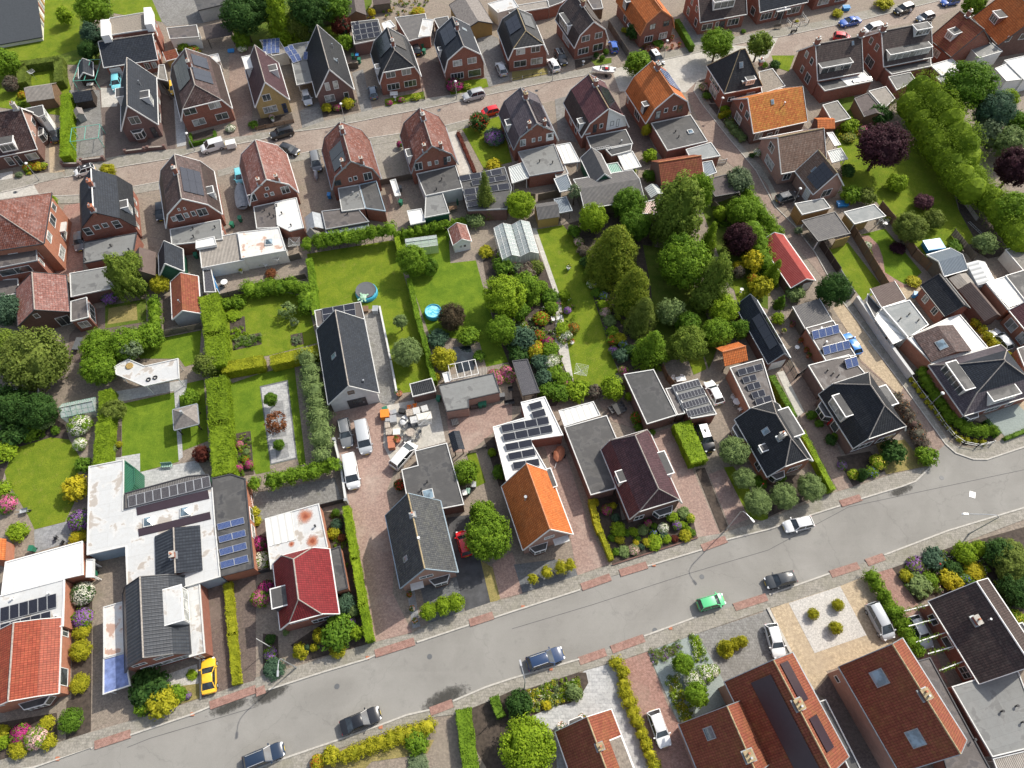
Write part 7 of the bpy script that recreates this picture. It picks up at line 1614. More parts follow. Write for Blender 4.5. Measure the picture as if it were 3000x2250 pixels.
FL('outbuilding','dark grey building with white stripe at the top edge of the paved yard','a1 1670,-20 2000,-80 1960,30 1710,90',2.8,rA='felt',wA='gp',eA='dt')
FL('bike_shelter','low wooden flat shelter behind the trees beside the dark hedge','c1 70,420 330,380 330,480 150,490',2.2,rA='ow',wA='ow',gA='shelter')
H=FL('garden_pavilion','bent white pavilion roof with two tyres and a porthole','c1 985,215 1110,150 1250,210 1540,145 1550,320 1245,388 1000,285',2.8,gA='pavilion',rA='mb',wA='gp',eA='trim',op='white')
for px in('c1 1285,332','c1 1342,315'):
 c=tl(H,Q(px)[0],H.roofz);m=MB();n=16;V=[]
 for k in range(n):
  a=k*2*pi/n
  for j in range(6): b=j*pi/3;V.append((c.x+(.27+.09*cos(b))*cos(a),c.y+(.27+.09*cos(b))*sin(a),c.z+.09+.09*sin(b)))
 m.add(V,[(k*6+j,((k+1)%n)*6+j,((k+1)%n)*6+(j+1)%6,k*6+(j+1)%6) for k in range(n) for j in range(6)]);m.build('roof_tyre','rubber',H.root)
c=tl(H,Q('c1 1120,215')[0],H.roofz);m=MB();m.lathe((c.x,c.y,c.z),[(.55,0),(.55,.15),(.45,.2)],16);o=m.build('porthole','ocw',H.root)
H=HS('gazebo','grey pyramid roofed gazebo with a small chimney on the lush lawn','c1 1505,765 1715,712',2.3,W=3.3,hr=3.5,nA='hh',ist=1.7,gA='gazebo',rA='shinglepale',wA='wood',tA='zinc',qA=None,op='darkwood',ov=.1);m=MB();m.box(H.L/2-.15,H.L/2+.15,H.W/2-.15,H.W/2+.15,3.2,4.1);m.build('chimney','alu',H.root)
H=SD('white playhouse with faded red tiles and a little veranda','R:b2 1815,475 1862,615 1705,645',2.1,pA='b2 1780,590',rA='t_pr',wA='white',tA='white',gA='playhouse',name='playhouse',E='w,.3,.5,.9,1.6,1 w,.55,.75,.9,1.6,1')
SD('yellow ochre shed with grey corrugated gable roof','b3 225,425 415,398',2.2,W=3.6,hr=3.3,rA='fd',wA='ocw')
FL('shed','open shed with blue grey sheet roof beside the ochre shed','b3 360,245 470,222 525,345 410,368',2.3,rA='stb',wA='ow',op='ow',eA='zinc')
FL('lean_to','pale lean-to roof behind the sea green canopy','a3 820,1565 985,1530 990,1570 830,1610',2.2,rA='clearplastic',wA='ow')
FL('lean_to','pink plastic lean-to roof behind the tall willow','b3 1060,290 1280,235 1300,380 1120,370',2.3,rA='pinkplastic',wA='ow')
SD('pale caravan like tent of ribbed sheets near the long barn','b3 1145,150 1200,235 1285,165',1.8,hr=2.4,rA='clearplastic',wA='tarpgrey',gA='tent',name='tent')
FL('shed','small dark lean-to between the white wall and the glaring side building','b4 860,1060 980,1190 920,1270 850,1140',1.9,rA='felt',wA='cream')
FL('shed','white walled shed with speckled dark roof near the right edge','b4 2050,680 2180,640 2330,840 2212,870',2.4,rA='fibre',wA='cream')
H=FL('extension','brick terrace house annex with a framed white solar roof','b4 1880,965 2050,910 2250,1160 2075,1200',3.0,rA='mb',wA='bko');rpan(H,'b4 2080,1185 2180,1150 2010,925',3,6,'solar',tT=.02)
FL('extension','slate grey flat roof with white puddle outlines at the right edge','b4 2050,905 2400,800 2600,1080 2250,1160',3.1,rA='felt',wA='bko',eA='trim')
H=HS('house','brick terrace house with dark red tiles at the right edge','b4 2085,1205 2330,1500 2800,1320',3.2,hr=6.8,rA='t_maroon',wA='bko',S='w,.1,.4,.5,2.4,2 w,.55,.8,.5,2.4,2')
H=FL('extension','brick bay of the right edge terrace behind the silver car','c4 2150,60 2300,10 2400,200 2212,215',3,rA='fb',wA='bko',items=[(3,'w,.2,.8,.6,2.3,2')])
def SH(s,suf=''):
 for l in s.split('\n'):
  t=l.split('|');SR(t[0],float(t[1]),float(t[2]),t[3],t[5]+suf,fl=t[4] or None,kA=t[6] if len(t)>6 else 'shrub')
def TR(s):
 for l in s.split('\n'):
  t=l.split('|');k='bush' if t[4]=='bush' else 'tree';tree(t[0],float(t[1]),float(t[2]),t[3],t[6],t[4],float(t[5]) if t[5] else None,gA=k,name=k)
LEAF.update({'umber':((.055,.05,.028),(.12,.085,.055)),'sage':((.15,.22,.08),(.24,.32,.12)),'plum':((.10,.04,.06),(.17,.08,.10)),'dusk':((.13,.075,.07),(.20,.20,.15))})
TR('''a1 810,70|3.6|8|mid|bigtree||tall leafy tree above the dark pantile roof at the top left
a1 790,300|1.9|5|blue|tree|.6|grey green bushy tree left of the brown gravel flat roof
a1 760,440|1.7|4|dark|tree|.5|dark bushy tree at the corner of the long dark pantile roof
a1 560,140|1.6|3.6|lime|bush|.1|yellow green bush standing alone on the top left lawn
a1 40,540|2.6|5|mid|tree|.5|leafy tree at the left edge beside the square hedge
a1 95,730|1.4|3|dusk|bush|.1|greyish purple bush below the leafy tree at the left edge
a1 2090,130|4|9|dark|bigtree||big dark tree right of the brown roofed garden shelter
a1 2080,330|1.6|4|mid|tree|.4|small green tree between the shelter and the big dark tree
a1 930,1475|1.3|3|gold|tree|.8|small yellow green tree behind the blue slate gambrel roof
a2 190,110|3.1|12|lime|cone|.3|tall bright yellow green conifer at the top of the photo
a2 355,210|2.2|6|olive|tree|.4|grey green tree right of the tall bright conifer
a2 60,30|4|9|dark|bigtree||dark tree behind the tall bright conifer
a2 480,60|4.2|10|dark|bigtree||big dark tree at the top edge right of the bright conifer
a2 640,20|4.2|9|green|bigtree||broad green tree at the top edge beside the olive shed
a2 430,130|2.6|7|green|tree||green tree in front of the big dark top tree
a2 500,235|1.4|4|grey|sparse|1.2|thin grey leaved young tree behind the steep black house
a2 735,215|1.9|4.5|brownred|tree|.5|dark red maple left of the solar garage
a2 765,250|.9|4|blue|column|.1|slim blue green conifer in front of the red maple
a2 770,375|1.6|3.4|mid|bush|.1|green bush between the steep black house and the solar garage
b2 1980,200|1.9|9|olive|cone|.2|tall slender conifer beside the flat solar roof
a3 1775,375|3|6.5|mid|bigtree|1.5|round street tree behind the black pyramid roof villa
a3 2140,380|2.3|6|birch|tree|1.8|loose leafy street tree right of the black pyramid roof villa
a3 1085,545|2.5|5|mid|tree|1.2|street tree in front of the orange corner house
b3 1960,85|2.2|4.5|grey|tree|.4|grey leaved shrubby tree beside the dark shingled carport
a4 990,1255|4.2|9|purple|bigtree||big dark purple beech on the large right hand lawn
a4 1740,740|4.6|11|green|bigtree||massive dark green tree south of the upper right row
a4 1960,950|3.2|9|blue|bigtree||feathery blue green tree behind the tall conifer wall
a4 2060,860|1.8|5|lime|tree||yellow green tree beside the white walled extension
a4 1880,1160|2.6|6|grey|tree|.6|silvery tree behind the tall conifer wall
a4 2070,1230|2.8|6|sage|tree|.6|pale silvery green tree at the upper right edge
a4 2150,1440|3.4|8|purple|bigtree||dark purple tree at the right edge behind the conifer wall
b4 2130,330|3|7|mid|bigtree||green tree at the right edge below the purple tree
a4 2190,1080|2.6|6|green|tree||green tree at the right edge above the silvery tree
a4 1780,45|2.1|6|mid|tree|1.5|tree between the two orange roofs in the upper right corner
b1 1050,900|2.5|9|birch|weep|1|tall weeping birch over the grey flat garage
b1 1120,800|1.6|7|birch|tree|3.5|second birch crown beside the brown tent shed
c1 290,160|4.6|9|olive|bigtree|.8|huge olive green tree at the left edge above the greenhouse
b1 40,1560|3.2|7|birch|bigtree|.6|olive tree at the left edge next to the huge olive green tree
c1 70,560|2.8|6|dark|bigtree|.4|dark tree at the left edge beside the wooden shelter
c1 330,600|2.6|5|dark|bigtree|.4|dark spreading tree left of the small greenhouse
b1 60,1200|2.4|5|blue|bigtree|.4|blue green tree beside the shining pale red roof
b1 860,1520|2.7|5|mid|bigtree|.5|leafy tree at the corner of the lush lawn
b1 1080,1500|2.6|5|mid|bigtree|.5|leafy tree behind the bent white pavilion roof
b1 1290,1430|1.9|3.6|mid|tree|.3|smaller leafy tree below the tall narrow hedge
c1 860,220|2.5|5|mid|bigtree|.5|leafy tree left of the bent white pavilion
c1 1130,70|1.5|4.5|grey|sparse|1.5|half bare young tree over the bent white pavilion
c1 1785,210|1.9|3.2|olive|bush|.1|rounded olive bush between the wide trimmed hedges
c1 980,600|1.6|3|olive|bush|.1|feathery olive bush beside the left side hedge
c1 1640,490|1.3|2.2|mid|bush|.1|leafy bush north of the pyramid gazebo
b2 1350,770|2.5|5.5|mid|bigtree|.8|broad tree in front of the small glasshouse
b2 1500,830|1.3|3|green|bush|.1|dense bush right of the broad tree by the small glasshouse
b2 1245,1300|1|3.3|sage|tree|1.6|small ball headed tree on the lawn beside the barn
c2 1300,90|2.2|4.3|sage|bigtree|.9|larger ball headed tree on the lawn beside the barn
b2 1690,1260|2.1|4.2|umber|bigtree|.3|dark brownish round tree beside the blue pool
c2 1620,150|1.8|3.2|gold|bush|.1|yellow green feathery bush beside the garden pond
b2 2150,1080|3.4|6|lime|bigtree|.6|big yellow green tree between two garden lawns
b2 2120,1380|2.2|5|mid|bigtree|.5|leafy tree south of the big yellow green tree
b3 70,295|2.5|5|lime|bigtree|.6|yellow green tree beside the tall slender conifer
b3 110,1000|2.2|4.4|mid|tree|.4|leafy tree beside the concrete garden path
b3 540,180|1.2|4.5|grey|sparse|1.8|thin grey young tree left of the long corrugated barn
b3 700,410|2.4|5.5|lime|bigtree|.5|yellow green tree below the long corrugated barn
b3 1010,290|2.8|6|green|bigtree|.5|deep green tree at the right end of the long barn
b3 1060,470|2.4|6|green|bigtree|.5|dark leafy tree behind the largest conifer
b3 880,690|4.6|10|conifer|fir|.1|largest dense conifer in the middle gardens
b3 780,830|2.7|6|conifer|fir|.1|conifer leaning against the left of the largest conifer
b3 1045,1020|3.6|9|conifer|fir|.1|second dense conifer below the largest conifer
b3 1130,1240|2.5|7.5|olive|fir|.1|weeping dull green conifer in front of the second conifer
b3 1210,1520|2.7|6.5|mid|cone|.1|conifer beside the black roofed long garage
b3 1440,310|4.7|12|birch|weep|1|tall weeping willow beside the brick red tiled garage
b3 1330,480|2.4|7|birch|weep|.6|lower willow crown hanging over the shaded lawn
b3 1600,200|2.6|9|mid|bigtree|1|green tree right behind the tall weeping willow
b3 1500,800|4.0|8|mid|bigtree|.6|broad green tree in the middle of the wooded garden
b3 1430,690|2.3|7|green|bigtree|.6|deep green tree below the willow
b3 1700,600|1.7|7.5|thuja|cone|.1|yellow green conifer right of the broad garden tree
b3 1760,930|2.7|10|birch|weep|.6|drooping birch beside the small bright lawn
b3 1830,1190|2.4|4|lime|bigtree|.3|yellow green tree under the drooping birch
b3 1660,1100|2|5|birch|tree|.4|olive tree left of the drooping birch
b3 1370,1220|2|4.2|sage|tree|.4|silver green bush tree beside the weeping conifer
b3 1520,1500|2.7|6|birch|bigtree|.6|wide feathery tree above the garage with framed panels
b3 1770,1400|2.4|4.4|mid|bigtree|.3|leafy tree above the orange gazebo
b3 1520,1320|1.7|4|green|tree|.3|small deep green tree in the wooded garden
b3 1960,1370|1.5|3.8|green|tree|.3|green tree beside the long black tiled shed
b3 1960,590|2.5|6|purple|bigtree|.5|dark purple tree beside the yellow bush
b3 1990,350|2.4|5|mid|bigtree|.4|green tree behind the dark purple tree
b3 1800,370|1.2|2.2|lime|bush|.1|pale green bush by the wooden fence
b4 50,880|1.5|5.5|thuja|cone|.1|yellow green conifer below the red metal barn
b4 570,1030|2.5|6.2|dark|bigtree|.9|dark green tree below the brick lane fence
b4 1230,490|2.5|5.5|olive|bigtree|1.2|round tree between the two narrow fenced lawns
b4 1430,420|1.6|3|olive|bush|.1|olive bush row beside the round tree
b4 1345,270|1.5|2.6|plum|bush|.1|mauve smoke bush on the large right hand lawn
b4 1115,105|1.7|2.8|lime|bush|.1|rounded yellow green bush on the large right hand lawn
b4 1880,630|1.8|3.6|sage|tree|.8|silver leaved tree beside the grey storage yard
d2 2010,200|2.9|6|mid|bigtree|.6|leafy tree between the grey roofed and orange roofed houses
c2 1960,1480|1.6|4|mid|tree|.5|smaller tree touching the leafy tree beside the red car
c2 1810,1130|1.7|3.8|mid|tree|.2|tree with creamy blossom beside the black felt extension
c2 125,500|.95|3|green|tree|1.1|small green tree in the pale garden terrace
c2 175,700|1.5|3.4|copper|sparse|1|copper red maple in the pale garden terrace
c2 195,895|.75|2|green|tree|.5|smallest green tree in the pale garden terrace
c3 1925,950|2|4.2|sage|bigtree|1.2|largest round trimmed tree beside the deep black roof
c3 2005,1185|1.45|3.6|sage|bigtree|1.2|second round trimmed tree beside the deep black roof
c3 2120,1390|1.8|3.8|sage|bigtree|1.2|round trimmed tree beside the tall street lamp
c4 135,1335|1.7|3.8|sage|bigtree|1.2|round trimmed tree in front of the deep black roof
c4 370,1265|1.75|3.8|sage|bigtree|1.2|round trimmed tree beside the long front hedge
c3 870,400|1.7|3|lime|bush|.1|yellow green bush left of the glossy black garage roof
d3 1480,1310|1.25|2.9|mid|tree|.9|small round tree above the white hydrangeas
d3 1600,1580|1.3|2.9|mid|tree|.9|small round tree below the white hydrangeas
e3 130,700|3|5.5|lime|bigtree|.4|big yellow green tree at the bottom edge
e3 60,330|1.5|2.4|dark|bush|.05|dark glossy round bush above the big yellow green tree
d4 2130,190|2.3|3.6|olive|bigtree|.3|large olive bush in the lower right garden
d4 2150,380|2.2|3.4|dark|bigtree|.2|dark bush behind the black brown roof
d4 1990,60|1.8|3|dark|bush|.1|dark bush at the top of the lower right garden''')
for px,lb in(('d2 1490,855','left round clipped tree on a stem in front of the grey roofed house'),('d2 1615,812','middle round clipped tree on a stem in front of the grey roofed house'),('d2 1725,782','right round clipped tree on a stem in front of the grey roofed house')):
 tree(px,1.15,2.7,'lime',lb,'ball',.8)
SH('''a1 1590,400|1.3|1.4|mid||climbing greenery beside the pale garden room
a1 1660,440|1.3|1.2|green|redf|leafy patch with red dots behind the hipped red house
a1 1640,510|1.4|1|lime||bright low shrub in front of the toy playhouse
a1 2095,420|.9|1.2|mid|white|white flowering shrub beside the garage yard
a1 190,820|.8|1|gold|orangef|orange flowering shrub left of the beige ridged shed
a1 185,900|.7|.8|mid||small green shrub below the beige ridged shed
a1 240,1440|.9|1|mid|redf|red flowering shrub in the leftmost front garden
a1 330,1440|.9|.9|gold|orangef|orange and yellow shrub in the leftmost front garden
a1 380,1430|.6|.8|lime|yellowf|pale yellow shrub in the leftmost front garden
a1 165,1510|.6|.7|grey||grey ball shrub beside the white stone patch
a1 1990,1110|.9|.8|grey|white|white stones and shrub in front of the hipped red house
a1 2190,1080|.9|1.1|green||shrub at the corner of the yellow brick front garden
a2 260,345|1.6|1.2|gold||yellow green shrub row behind the carport with blue racks
a2 510,310|1.1|1.3|mid||rounded shrub near the blue solar racks
a2 720,110|.9|1.4|yellow||bright yellow shrub left of the olive shed
a2 1000,110|.8|1.5|yellow||bright yellow shrub right of the olive shed
a2 1400,100|1.4|.9|gold|orangef|orange flecked shrub behind the striped garage
a2 610,935|.95|1.5|gold||left yellow green bush in front of the purple brown gable
a2 790,895|1.15|1.7|gold||right yellow green bush in front of the purple brown gable
a2 700,930|.8|1|mid|magenta|pink flecked bush between the two yellow green bushes
a2 1155,888|.6|.7|mid|magenta|small magenta rhododendron left of the bird bath
a2 1255,862|.6|.7|mid|magenta|small magenta rhododendron right of the bird bath
a2 1380,840|.9|.8|lime|yellowf|yellow green planting inside the black front fence
a2 1715,735|1.6|1.9|dark|magenta|large magenta rhododendron behind a street lamp
a2 1815,740|.9|1|mid|yellowf|yellow flecked shrub beside the large magenta rhododendron
a2 135,1010|.5|.8|grey|palepink|small shrub in a white pot before the yellow house
a2 1925,1060|1.9|2.9|dark|redf|dark rounded shrub with red blossom on the corner lawn
a2 2060,1185|1.8|2|blue|violetf|violet rhododendron beside the purple brown gambrel house|shrub
a2 2060,1430|1.4|1.5|yellow||golden yellow shrub in front of the solar flat roof
a2 1245,1250|.6|1.3|mid|magenta|pink shrub beside the red lichened gambrel house
a3 728,478|.65|1.2|dark||left clipped ball beside the blue car|topiary
a3 778,500|.6|1.1|green||lower clipped ball beside the blue car|topiary
a3 812,450|.65|1.3|green||right clipped ball beside the blue car|topiary
a3 1050,285|1.3|3|dark||dark climbing shrub on the left of the bright orange house
a3 980,265|.8|1|gold||yellow shrub left of the bright orange house
a3 1260,380|1.2|.9|green||clipped green shrub before the bright orange house
a3 1210,430|1.3|.8|copper|palepink|reddish heather patch before the bright orange house
a3 1160,1130|.95|2.8|gold||upright golden shrub beside the orange corner house|ball
a3 1190,1350|1.2|2.2|lime||bright green shrub left of the brick red garage
a3 1185,1520|1.1|1.8|green||green shrub below the bright green shrub near the garage
a3 1660,750|.9|1.1|mid|palepink|shrub in the curved bed of the pyramid roof villa
a3 1680,830|.8|.9|green||lower shrub in the curved bed of the pyramid roof villa
a3 1835,940|.8|.9|lime||shrub beside the post top lamp by the yellow orange house
a3 2120,1320|.7|1.2|mid|white|white flowering bush left of the tan roofed house
a3 2070,1345|.5|.8|dark||small dark ball left of the tan roofed house
a3 1025,1490|.9|1.6|lime||bright vine shrub below the cream canopy
a3 2180,560|.7|1|mid||shrub right of the pyramid roof villa chimney
a3 1880,280|.5|.6|green||small clipped box beside the front terrace
a3 2000,270|.5|.6|green||small clipped box near the street tree
a4 690,1075|1.7|2|lime||bright green bush behind the tan roofed house
a4 960,995|2|2.8|dark||dark bush under the tall conifer wall
a4 840,1130|1.1|1.2|sage|pink|pink flowering shrub left of the big purple beech
a4 700,1190|1.2|1|olive|yellowf|wild grassy shrub beside the glass veranda
a4 1000,30|1.9|1.6|gold||yellow green bush at the top edge near the parked blue cars
a4 600,115|1.1|1.1|gold||yellow green bush below the blue pool at the top
a4 250,185|.4|.5|gold||small plant on the fenced front terrace
a4 60,560|1|1.2|dark||dark bush below the street tree
a4 690,1480|1.2|2|dark||dark bush beside the wing with a black solar field
b4 720,210|1.7|2.6|mid||leafy bush beside the small blue tub
b4 850,230|1.6|2.6|olive||olive bush above the pale yellow cabin
b4 850,650|.8|1|green|white|round bed shrub inside the curved path
b4 1120,670|1.3|.7|purple||low dark purple shrubs in the oval bed
b4 1260,960|1.1|.9|gold|yellowf|yellow shrub row beside the curved path end
b4 1110,1000|.4|.5|green||tiny shrub beside the end of the fence
b4 1620,650|1.2|1.1|green||green shrub beside the blue square pool
b4 230,1060|1.4|2.2|sage||silvery shrub in front of the red metal barn
b4 110,1130|1|2.6|green||slim dark green cone below the red metal barn|smallcone
b4 90,1280|1|1.4|lime||bright shrub beside the dark corrugated shed
b4 260,520|.7|.9|grey||grey potted shrub beside the open carport
b1 1380,985|1.5|3|gold||clipped yellow green ball tree beside the black gabled shed|ball
b1 950,1090|1.3|1.6|green|violetf|green shrub under the tall weeping birch
b1 1200,1020|1.2|1.8|dark||dark shrub beside the pale shed wall
b1 440,270|1|2|lime||lime shrub on the balcony side of the big hipped building
b1 2060,1130|1.1|1.4|mid||leafy shrub below the drinks terrace
b1 1960,1150|.9|1.2|mid||leafy shrub right of the wide trimmed hedge
b1 2020,1250|1.1|.6|lime||low lime plants above the vegetable bed
b2 130,890|.9|.9|copper||orange red shrub on the stone terrace
b2 30,800|.5|.9|green||potted shrub beside the terrace doors
b2 270,1210|1.4|2.4|sage||loose fruit bush on the vegetable lawn|sparse
b2 330,1310|.7|1.4|grey||small grey fruit bush on the vegetable lawn|sparse
b2 1570,1450|1.5|1.6|blue||arching blue green grass clump by the pond
b2 1840,1430|1.5|1.8|mid||leafy shrub above the garden pond
b2 1990,700|1.2|1.2|gold||weedy shrub beside the playhouse terrace
b2 2140,830|1.6|2|green||deep green shrub below the large glasshouse
b2 1890,430|1.5|2|sage||feathery grass clump above the faded red playhouse
b2 1680,560|.8|2.2|mid||climbing shrub beside the faded red playhouse
c2 1930,130|.9|1.2|green||shrub beside the timber pond deck
c2 2060,300|1.1|1.2|mid|pink|left pink hydrangea beside the outbuilding
c2 2160,260|.9|1.2|mid|pink|upper pink hydrangea beside the terrace
c2 2190,310|.9|1.1|mid|pink|right pink hydrangea beside the terrace
c2 2100,330|.8|1|mid|pink|lower pink hydrangea beside the outbuilding
c2 1245,1240|.8|1.5|dark|redf|potted shrub beside the black felt extension
c2 1550,310|.7|1.4|gold||yellow green shrub left of the white garden store
c2 2100,1130|1|1.3|green||green shrub beside the white L shaped roof
c2 2040,960|.6|.8|lime||lime shrub in the narrow side bed
c1 660,1275|1.7|2.4|yellow||bright yellow conifer bush beside the large white roof
c1 690,1545|1.4|1.9|green|violetf|violet rhododendron beside the large white roof
c1 60,1400|1.3|1.5|green|pink|pink rhododendron at the left edge of the terrace
f1 845,455|1.2|1|yellow||low yellow shrub beside the garden chairs|ball
c1 150,1650|1.3|1.3|lime||lime bush beside the orange tiled shed corner
c1 1740,975|1.3|2.4|brownred||dark red rounded shrub beside the wide trimmed hedge|ball
c1 690,725|1.5|2|mid|white|white flowering shrub left of the side hedge
c1 690,890|.9|1.3|mid|white|smaller white flowering shrub beside the lawn
c1 215,700|1|1.6|dark|bluef|blue hydrangea in the shade at the left
c1 380,690|1.3|1.8|sage||silvery shrub left of the wooden garden steps
c1 270,780|1.3|1.5|mid||leafy shrub at the top of the left lawn
c1 480,770|.6|.9|green||small shrub right of the wooden garden steps
c1 720,1070|1.1|1.6|green||green shrub at the right of the left lawn
c1 30,950|1.6|2|lime||lime bush at the left edge of the left lawn
c1 20,1280|1.2|1.4|lime||lime bush at the left edge below the lawn
c1 1030,890|.5|.7|gold||tiny golden ball beside the lush lawn|topiary
c1 960,940|.7|.9|sage||grey shrub in the narrow soil bed
c1 640,600|.8|1|mid|white|small flowering shrub below the greenhouse
c1 120,800|2|2.6|dark||dark shrub behind the left lawn
c1 2060,1095|.6|.8|mid|magenta|left magenta flowers in the formal soil bed
c1 2150,1065|.6|.8|mid|magenta|right magenta flowers in the formal soil bed
c1 2120,1020|.5|.5|mid|redf|red flowers in the formal soil bed
c1 2130,955|.5|.5|sage||silver plant in the formal soil bed
c1 2070,890|.5|.5|mid|pink|pink roses in the formal soil bed
c2 690,1478|.55|.9|green||upper small clipped ball beside the white flat roof|topiary
c2 695,1585|.85|1.3|blue||large clipped blue green ball beside the white flat roof|topiary
d2 670,180|.8|1.1|gold||golden shrub below the clipped blue green ball
d2 742,222|.5|.6|copper||small rust coloured shrub beside the long driveway hedge
f6 1150,1080|1|1.6|dark|magenta|deep magenta rhododendron beside the blue panel roof
f6 1165,1265|1.15|1.5|mid|white|white rhododendron beside the blue panel roof
f6 1080,740|.8|1|gold|yellowf|yellow flowering plant below the ladder
f6 1120,835|.6|.7|gold||gold shrub beside the grey patio
d2 90,660|1|1.4|dark|magenta|magenta rhododendron left of the wine red roof
d2 40,740|1.1|1.4|mid|pink|large pink rhododendron left of the wine red roof
d2 700,1040|1.9|2.6|green||large leafy shrub in front of the wine red roofed house
d2 560,1065|.9|1.6|gold||golden shrub left of the large leafy shrub
d2 870,1045|.85|1.7|lime||tall lime shrub beside the long driveway hedge
d2 703,1195|1.05|1.2|gold||golden ball shrub next to the main road pavement|ball
d2 372,1192|1.05|2|gold||leaning dark golden conifer beside the pavement|smallcone
d2 500,1170|.5|.7|gold||small golden shrub left of the golden ball
d2 440,1168|.35|.5|blue||tiny blue green shrub beside the leaning conifer
d2 765,945|.6|.8|lime||lime shrub at the right front corner of the wine red house
d2 830,945|.45|.5|mid|violetf|pale violet flowers beside the long driveway hedge
d2 765,790|1.2|1.6|blue||blue green shrub beside the grey felt lean-to
d2 840,850|.8|1.1|sage||silver shrub beside the long driveway hedge
d2 125,1100|.6|.8|dark||dark green shrub beside the street lamp bed
d2 125,1225|.75|.9|mid|violetf|violet flowering shrub beside the street lamp bed
d2 160,1350|1.2|1|blue||round blue green juniper under the street lamp arm
d2 260,1040|.4|.5|sage||small silver plant by the wine red house corner
d1 715,150|1.4|1.9|dark|white|white rhododendron in the long side bed
d1 712,362|1.2|1.4|mid|violetf|lilac rhododendron in the long side bed
d1 710,468|1.1|1.1|gold||upper golden shrub in the long side bed|ball
d1 695,640|1.35|1.7|gold||largest golden shrub in the long side bed|ball
d1 690,925|1.15|1.2|gold||lower golden shrub in the long side bed|ball
d1 610,1245|1.4|1.7|green||round large leaved shrub beside the lower left pavement|ball
d1 400,1275|.9|1|gold||golden shrub above the pale pink rhododendron
d1 180,1362|1.1|1.3|mid|magenta|purple rhododendron at the lower left corner
d1 310,1400|1.2|1.5|mid|palepink|pale pink rhododendron at the lower left corner
d1 415,1430|.9|1.1|gold||golden shrub right of the pale pink rhododendron
d1 170,1482|1.2|1.2|gold||golden shrub at the very lower left|ball
d1 20,1345|.8|1|gold||golden shrub at the left edge of the lower left bed
d1 15,1430|.8|1|lime||green shrub at the left edge of the lower left bed
d1 1290,950|2.2|2.4|dark||dark spreading shrub in front of the dazzling black roof
d1 1400,1090|1.7|2|gold||yellow green shrub left of the yellow car
d1 1530,1010|1|1.1|mid||leafy shrub between the gravel and the yellow green shrub
d1 1240,1120|1.1|1.3|mid||leafy shrub beside the brick drive corner
d1 1625,1030|.4|.5|mid|violetf|tiny violet plant left of the yellow car
d1 1660,850|.6|.3|lime||low lime plant in the pale gravel
c3 400,445|1.5|2|green||green bush above the white ribbed canopy
c3 560,430|1.6|2.1|lime||lime bush above the white ribbed canopy
c3 710,440|1.1|1.8|dusk||dull brownish bush above the white ribbed canopy
c3 480,380|.7|1.2|mid|pink|pink rose shrub behind the lime bush
c3 1080,660|.9|1.5|green|redf|red flowering shrub beside the glossy black garage roof
c3 1090,740|.6|.9|green||green shrub below the red flowering shrub
c3 1208,790|.5|.7|green||small shrub at the corner of the black garage
c3 960,255|.7|1|mid|pink|pink shrub behind the black garage
c3 1010,480|.6|1.8|lime||climbing shrub on the garage side wall
c4 950,1040|1.1|1.4|lime|yellowf|shrub covered in creamy yellow blossom beside the dry lawn
c4 735,1150|.75|.9|lime|yellowf|smaller creamy yellow shrub beside the pavement
c4 900,1125|.8|.8|mid|bluef|blue violet hydrangea beside the pavement
c4 815,1150|.7|2|dark||dark green column shrub in the front corner|column
c4 1080,960|1.65|2.4|dark||dark round shrub below the black tiled villa
c4 640,1070|.65|.8|mid|violetf|lilac shrub beside the black tiled villa
c4 375,640|.7|1.1|green||shrub left of the white glazed porch
c4 440,710|.6|.8|green||shrub below the white glazed porch
c4 540,850|.8|1.1|dark||dark shrub beside the red framed door
c4 580,820|.5|1|mid||leafy shrub beside the red framed door
c4 480,1270|.7|1|lime||lime shrub right of the trimmed round tree
c3 2140,1220|.9|1|green||green shrub beneath the bay of the deep black roof
c4 100,1180|.8|.9|green||green shrub under the front bay of the deep black roof
d3 1665,1395|1|1.1|mid|white|right white hydrangea in the grey gravel garden
d3 1560,1450|1|1.1|mid|white|left white hydrangea in the grey gravel garden
d3 1740,1370|.7|.9|mid|white|upper white hydrangea in the grey gravel garden
d3 1610,1470|.8|.9|mid|white|lower white hydrangea in the grey gravel garden
d3 1840,1185|1.15|1.2|gold||large tiered golden topiary on the grey drive|topiary
d3 1858,1160|.75|1.9|gold||top dome of the tiered golden topiary|topiary
d3 1925,1140|.75|1.3|gold||middle golden topiary ball on the grey drive|topiary
d3 1985,1118|.8|1.5|gold||right golden topiary ball on the grey drive|topiary
d4 392,585|.75|1.3|gold||left clipped bush on the white gravel square|topiary
d4 605,508|.8|1.3|gold||upper clipped bush on the white gravel square|topiary
d4 585,705|.9|1.5|gold||lower clipped bush on the white gravel square|topiary
d4 1190,255|.8|1.1|gold||golden shrub beside the reddish drive
d4 1310,345|1.5|1.3|sage||spreading silver green grass clump in the lower right garden
d4 1400,290|.9|1.1|mid||leafy shrub behind the silver grass clump
d4 1430,105|1.4|1.5|blue||blue green shrub near the lower right pavement
d4 1280,160|1.1|.8|olive|violetf|wild planting beside the lower right pavement
d4 1590,195|1.1|1.4|dark||dark shrub above the yellow leaved bush
d4 1580,290|1.3|1.4|yellow||yellow leaved bush above the black brown roof
d4 1705,285|.65|.9|mid|bluef|blue hydrangea beside the black brown roof
d4 1700,60|1.5|2.4|lime||large clipped round bush in the lower right garden|ball
d4 1830,20|1.1|1.8|lime||smaller clipped round bush in the lower right garden|ball
d4 1785,210|1.3|.9|yellow||low yellow mound beside the garden path|ball
d4 1820,390|1.2|1|green||low green shrub along the black brown roof
d4 2100,430|.8|.9|mid|bluef|blue hydrangea at the right edge
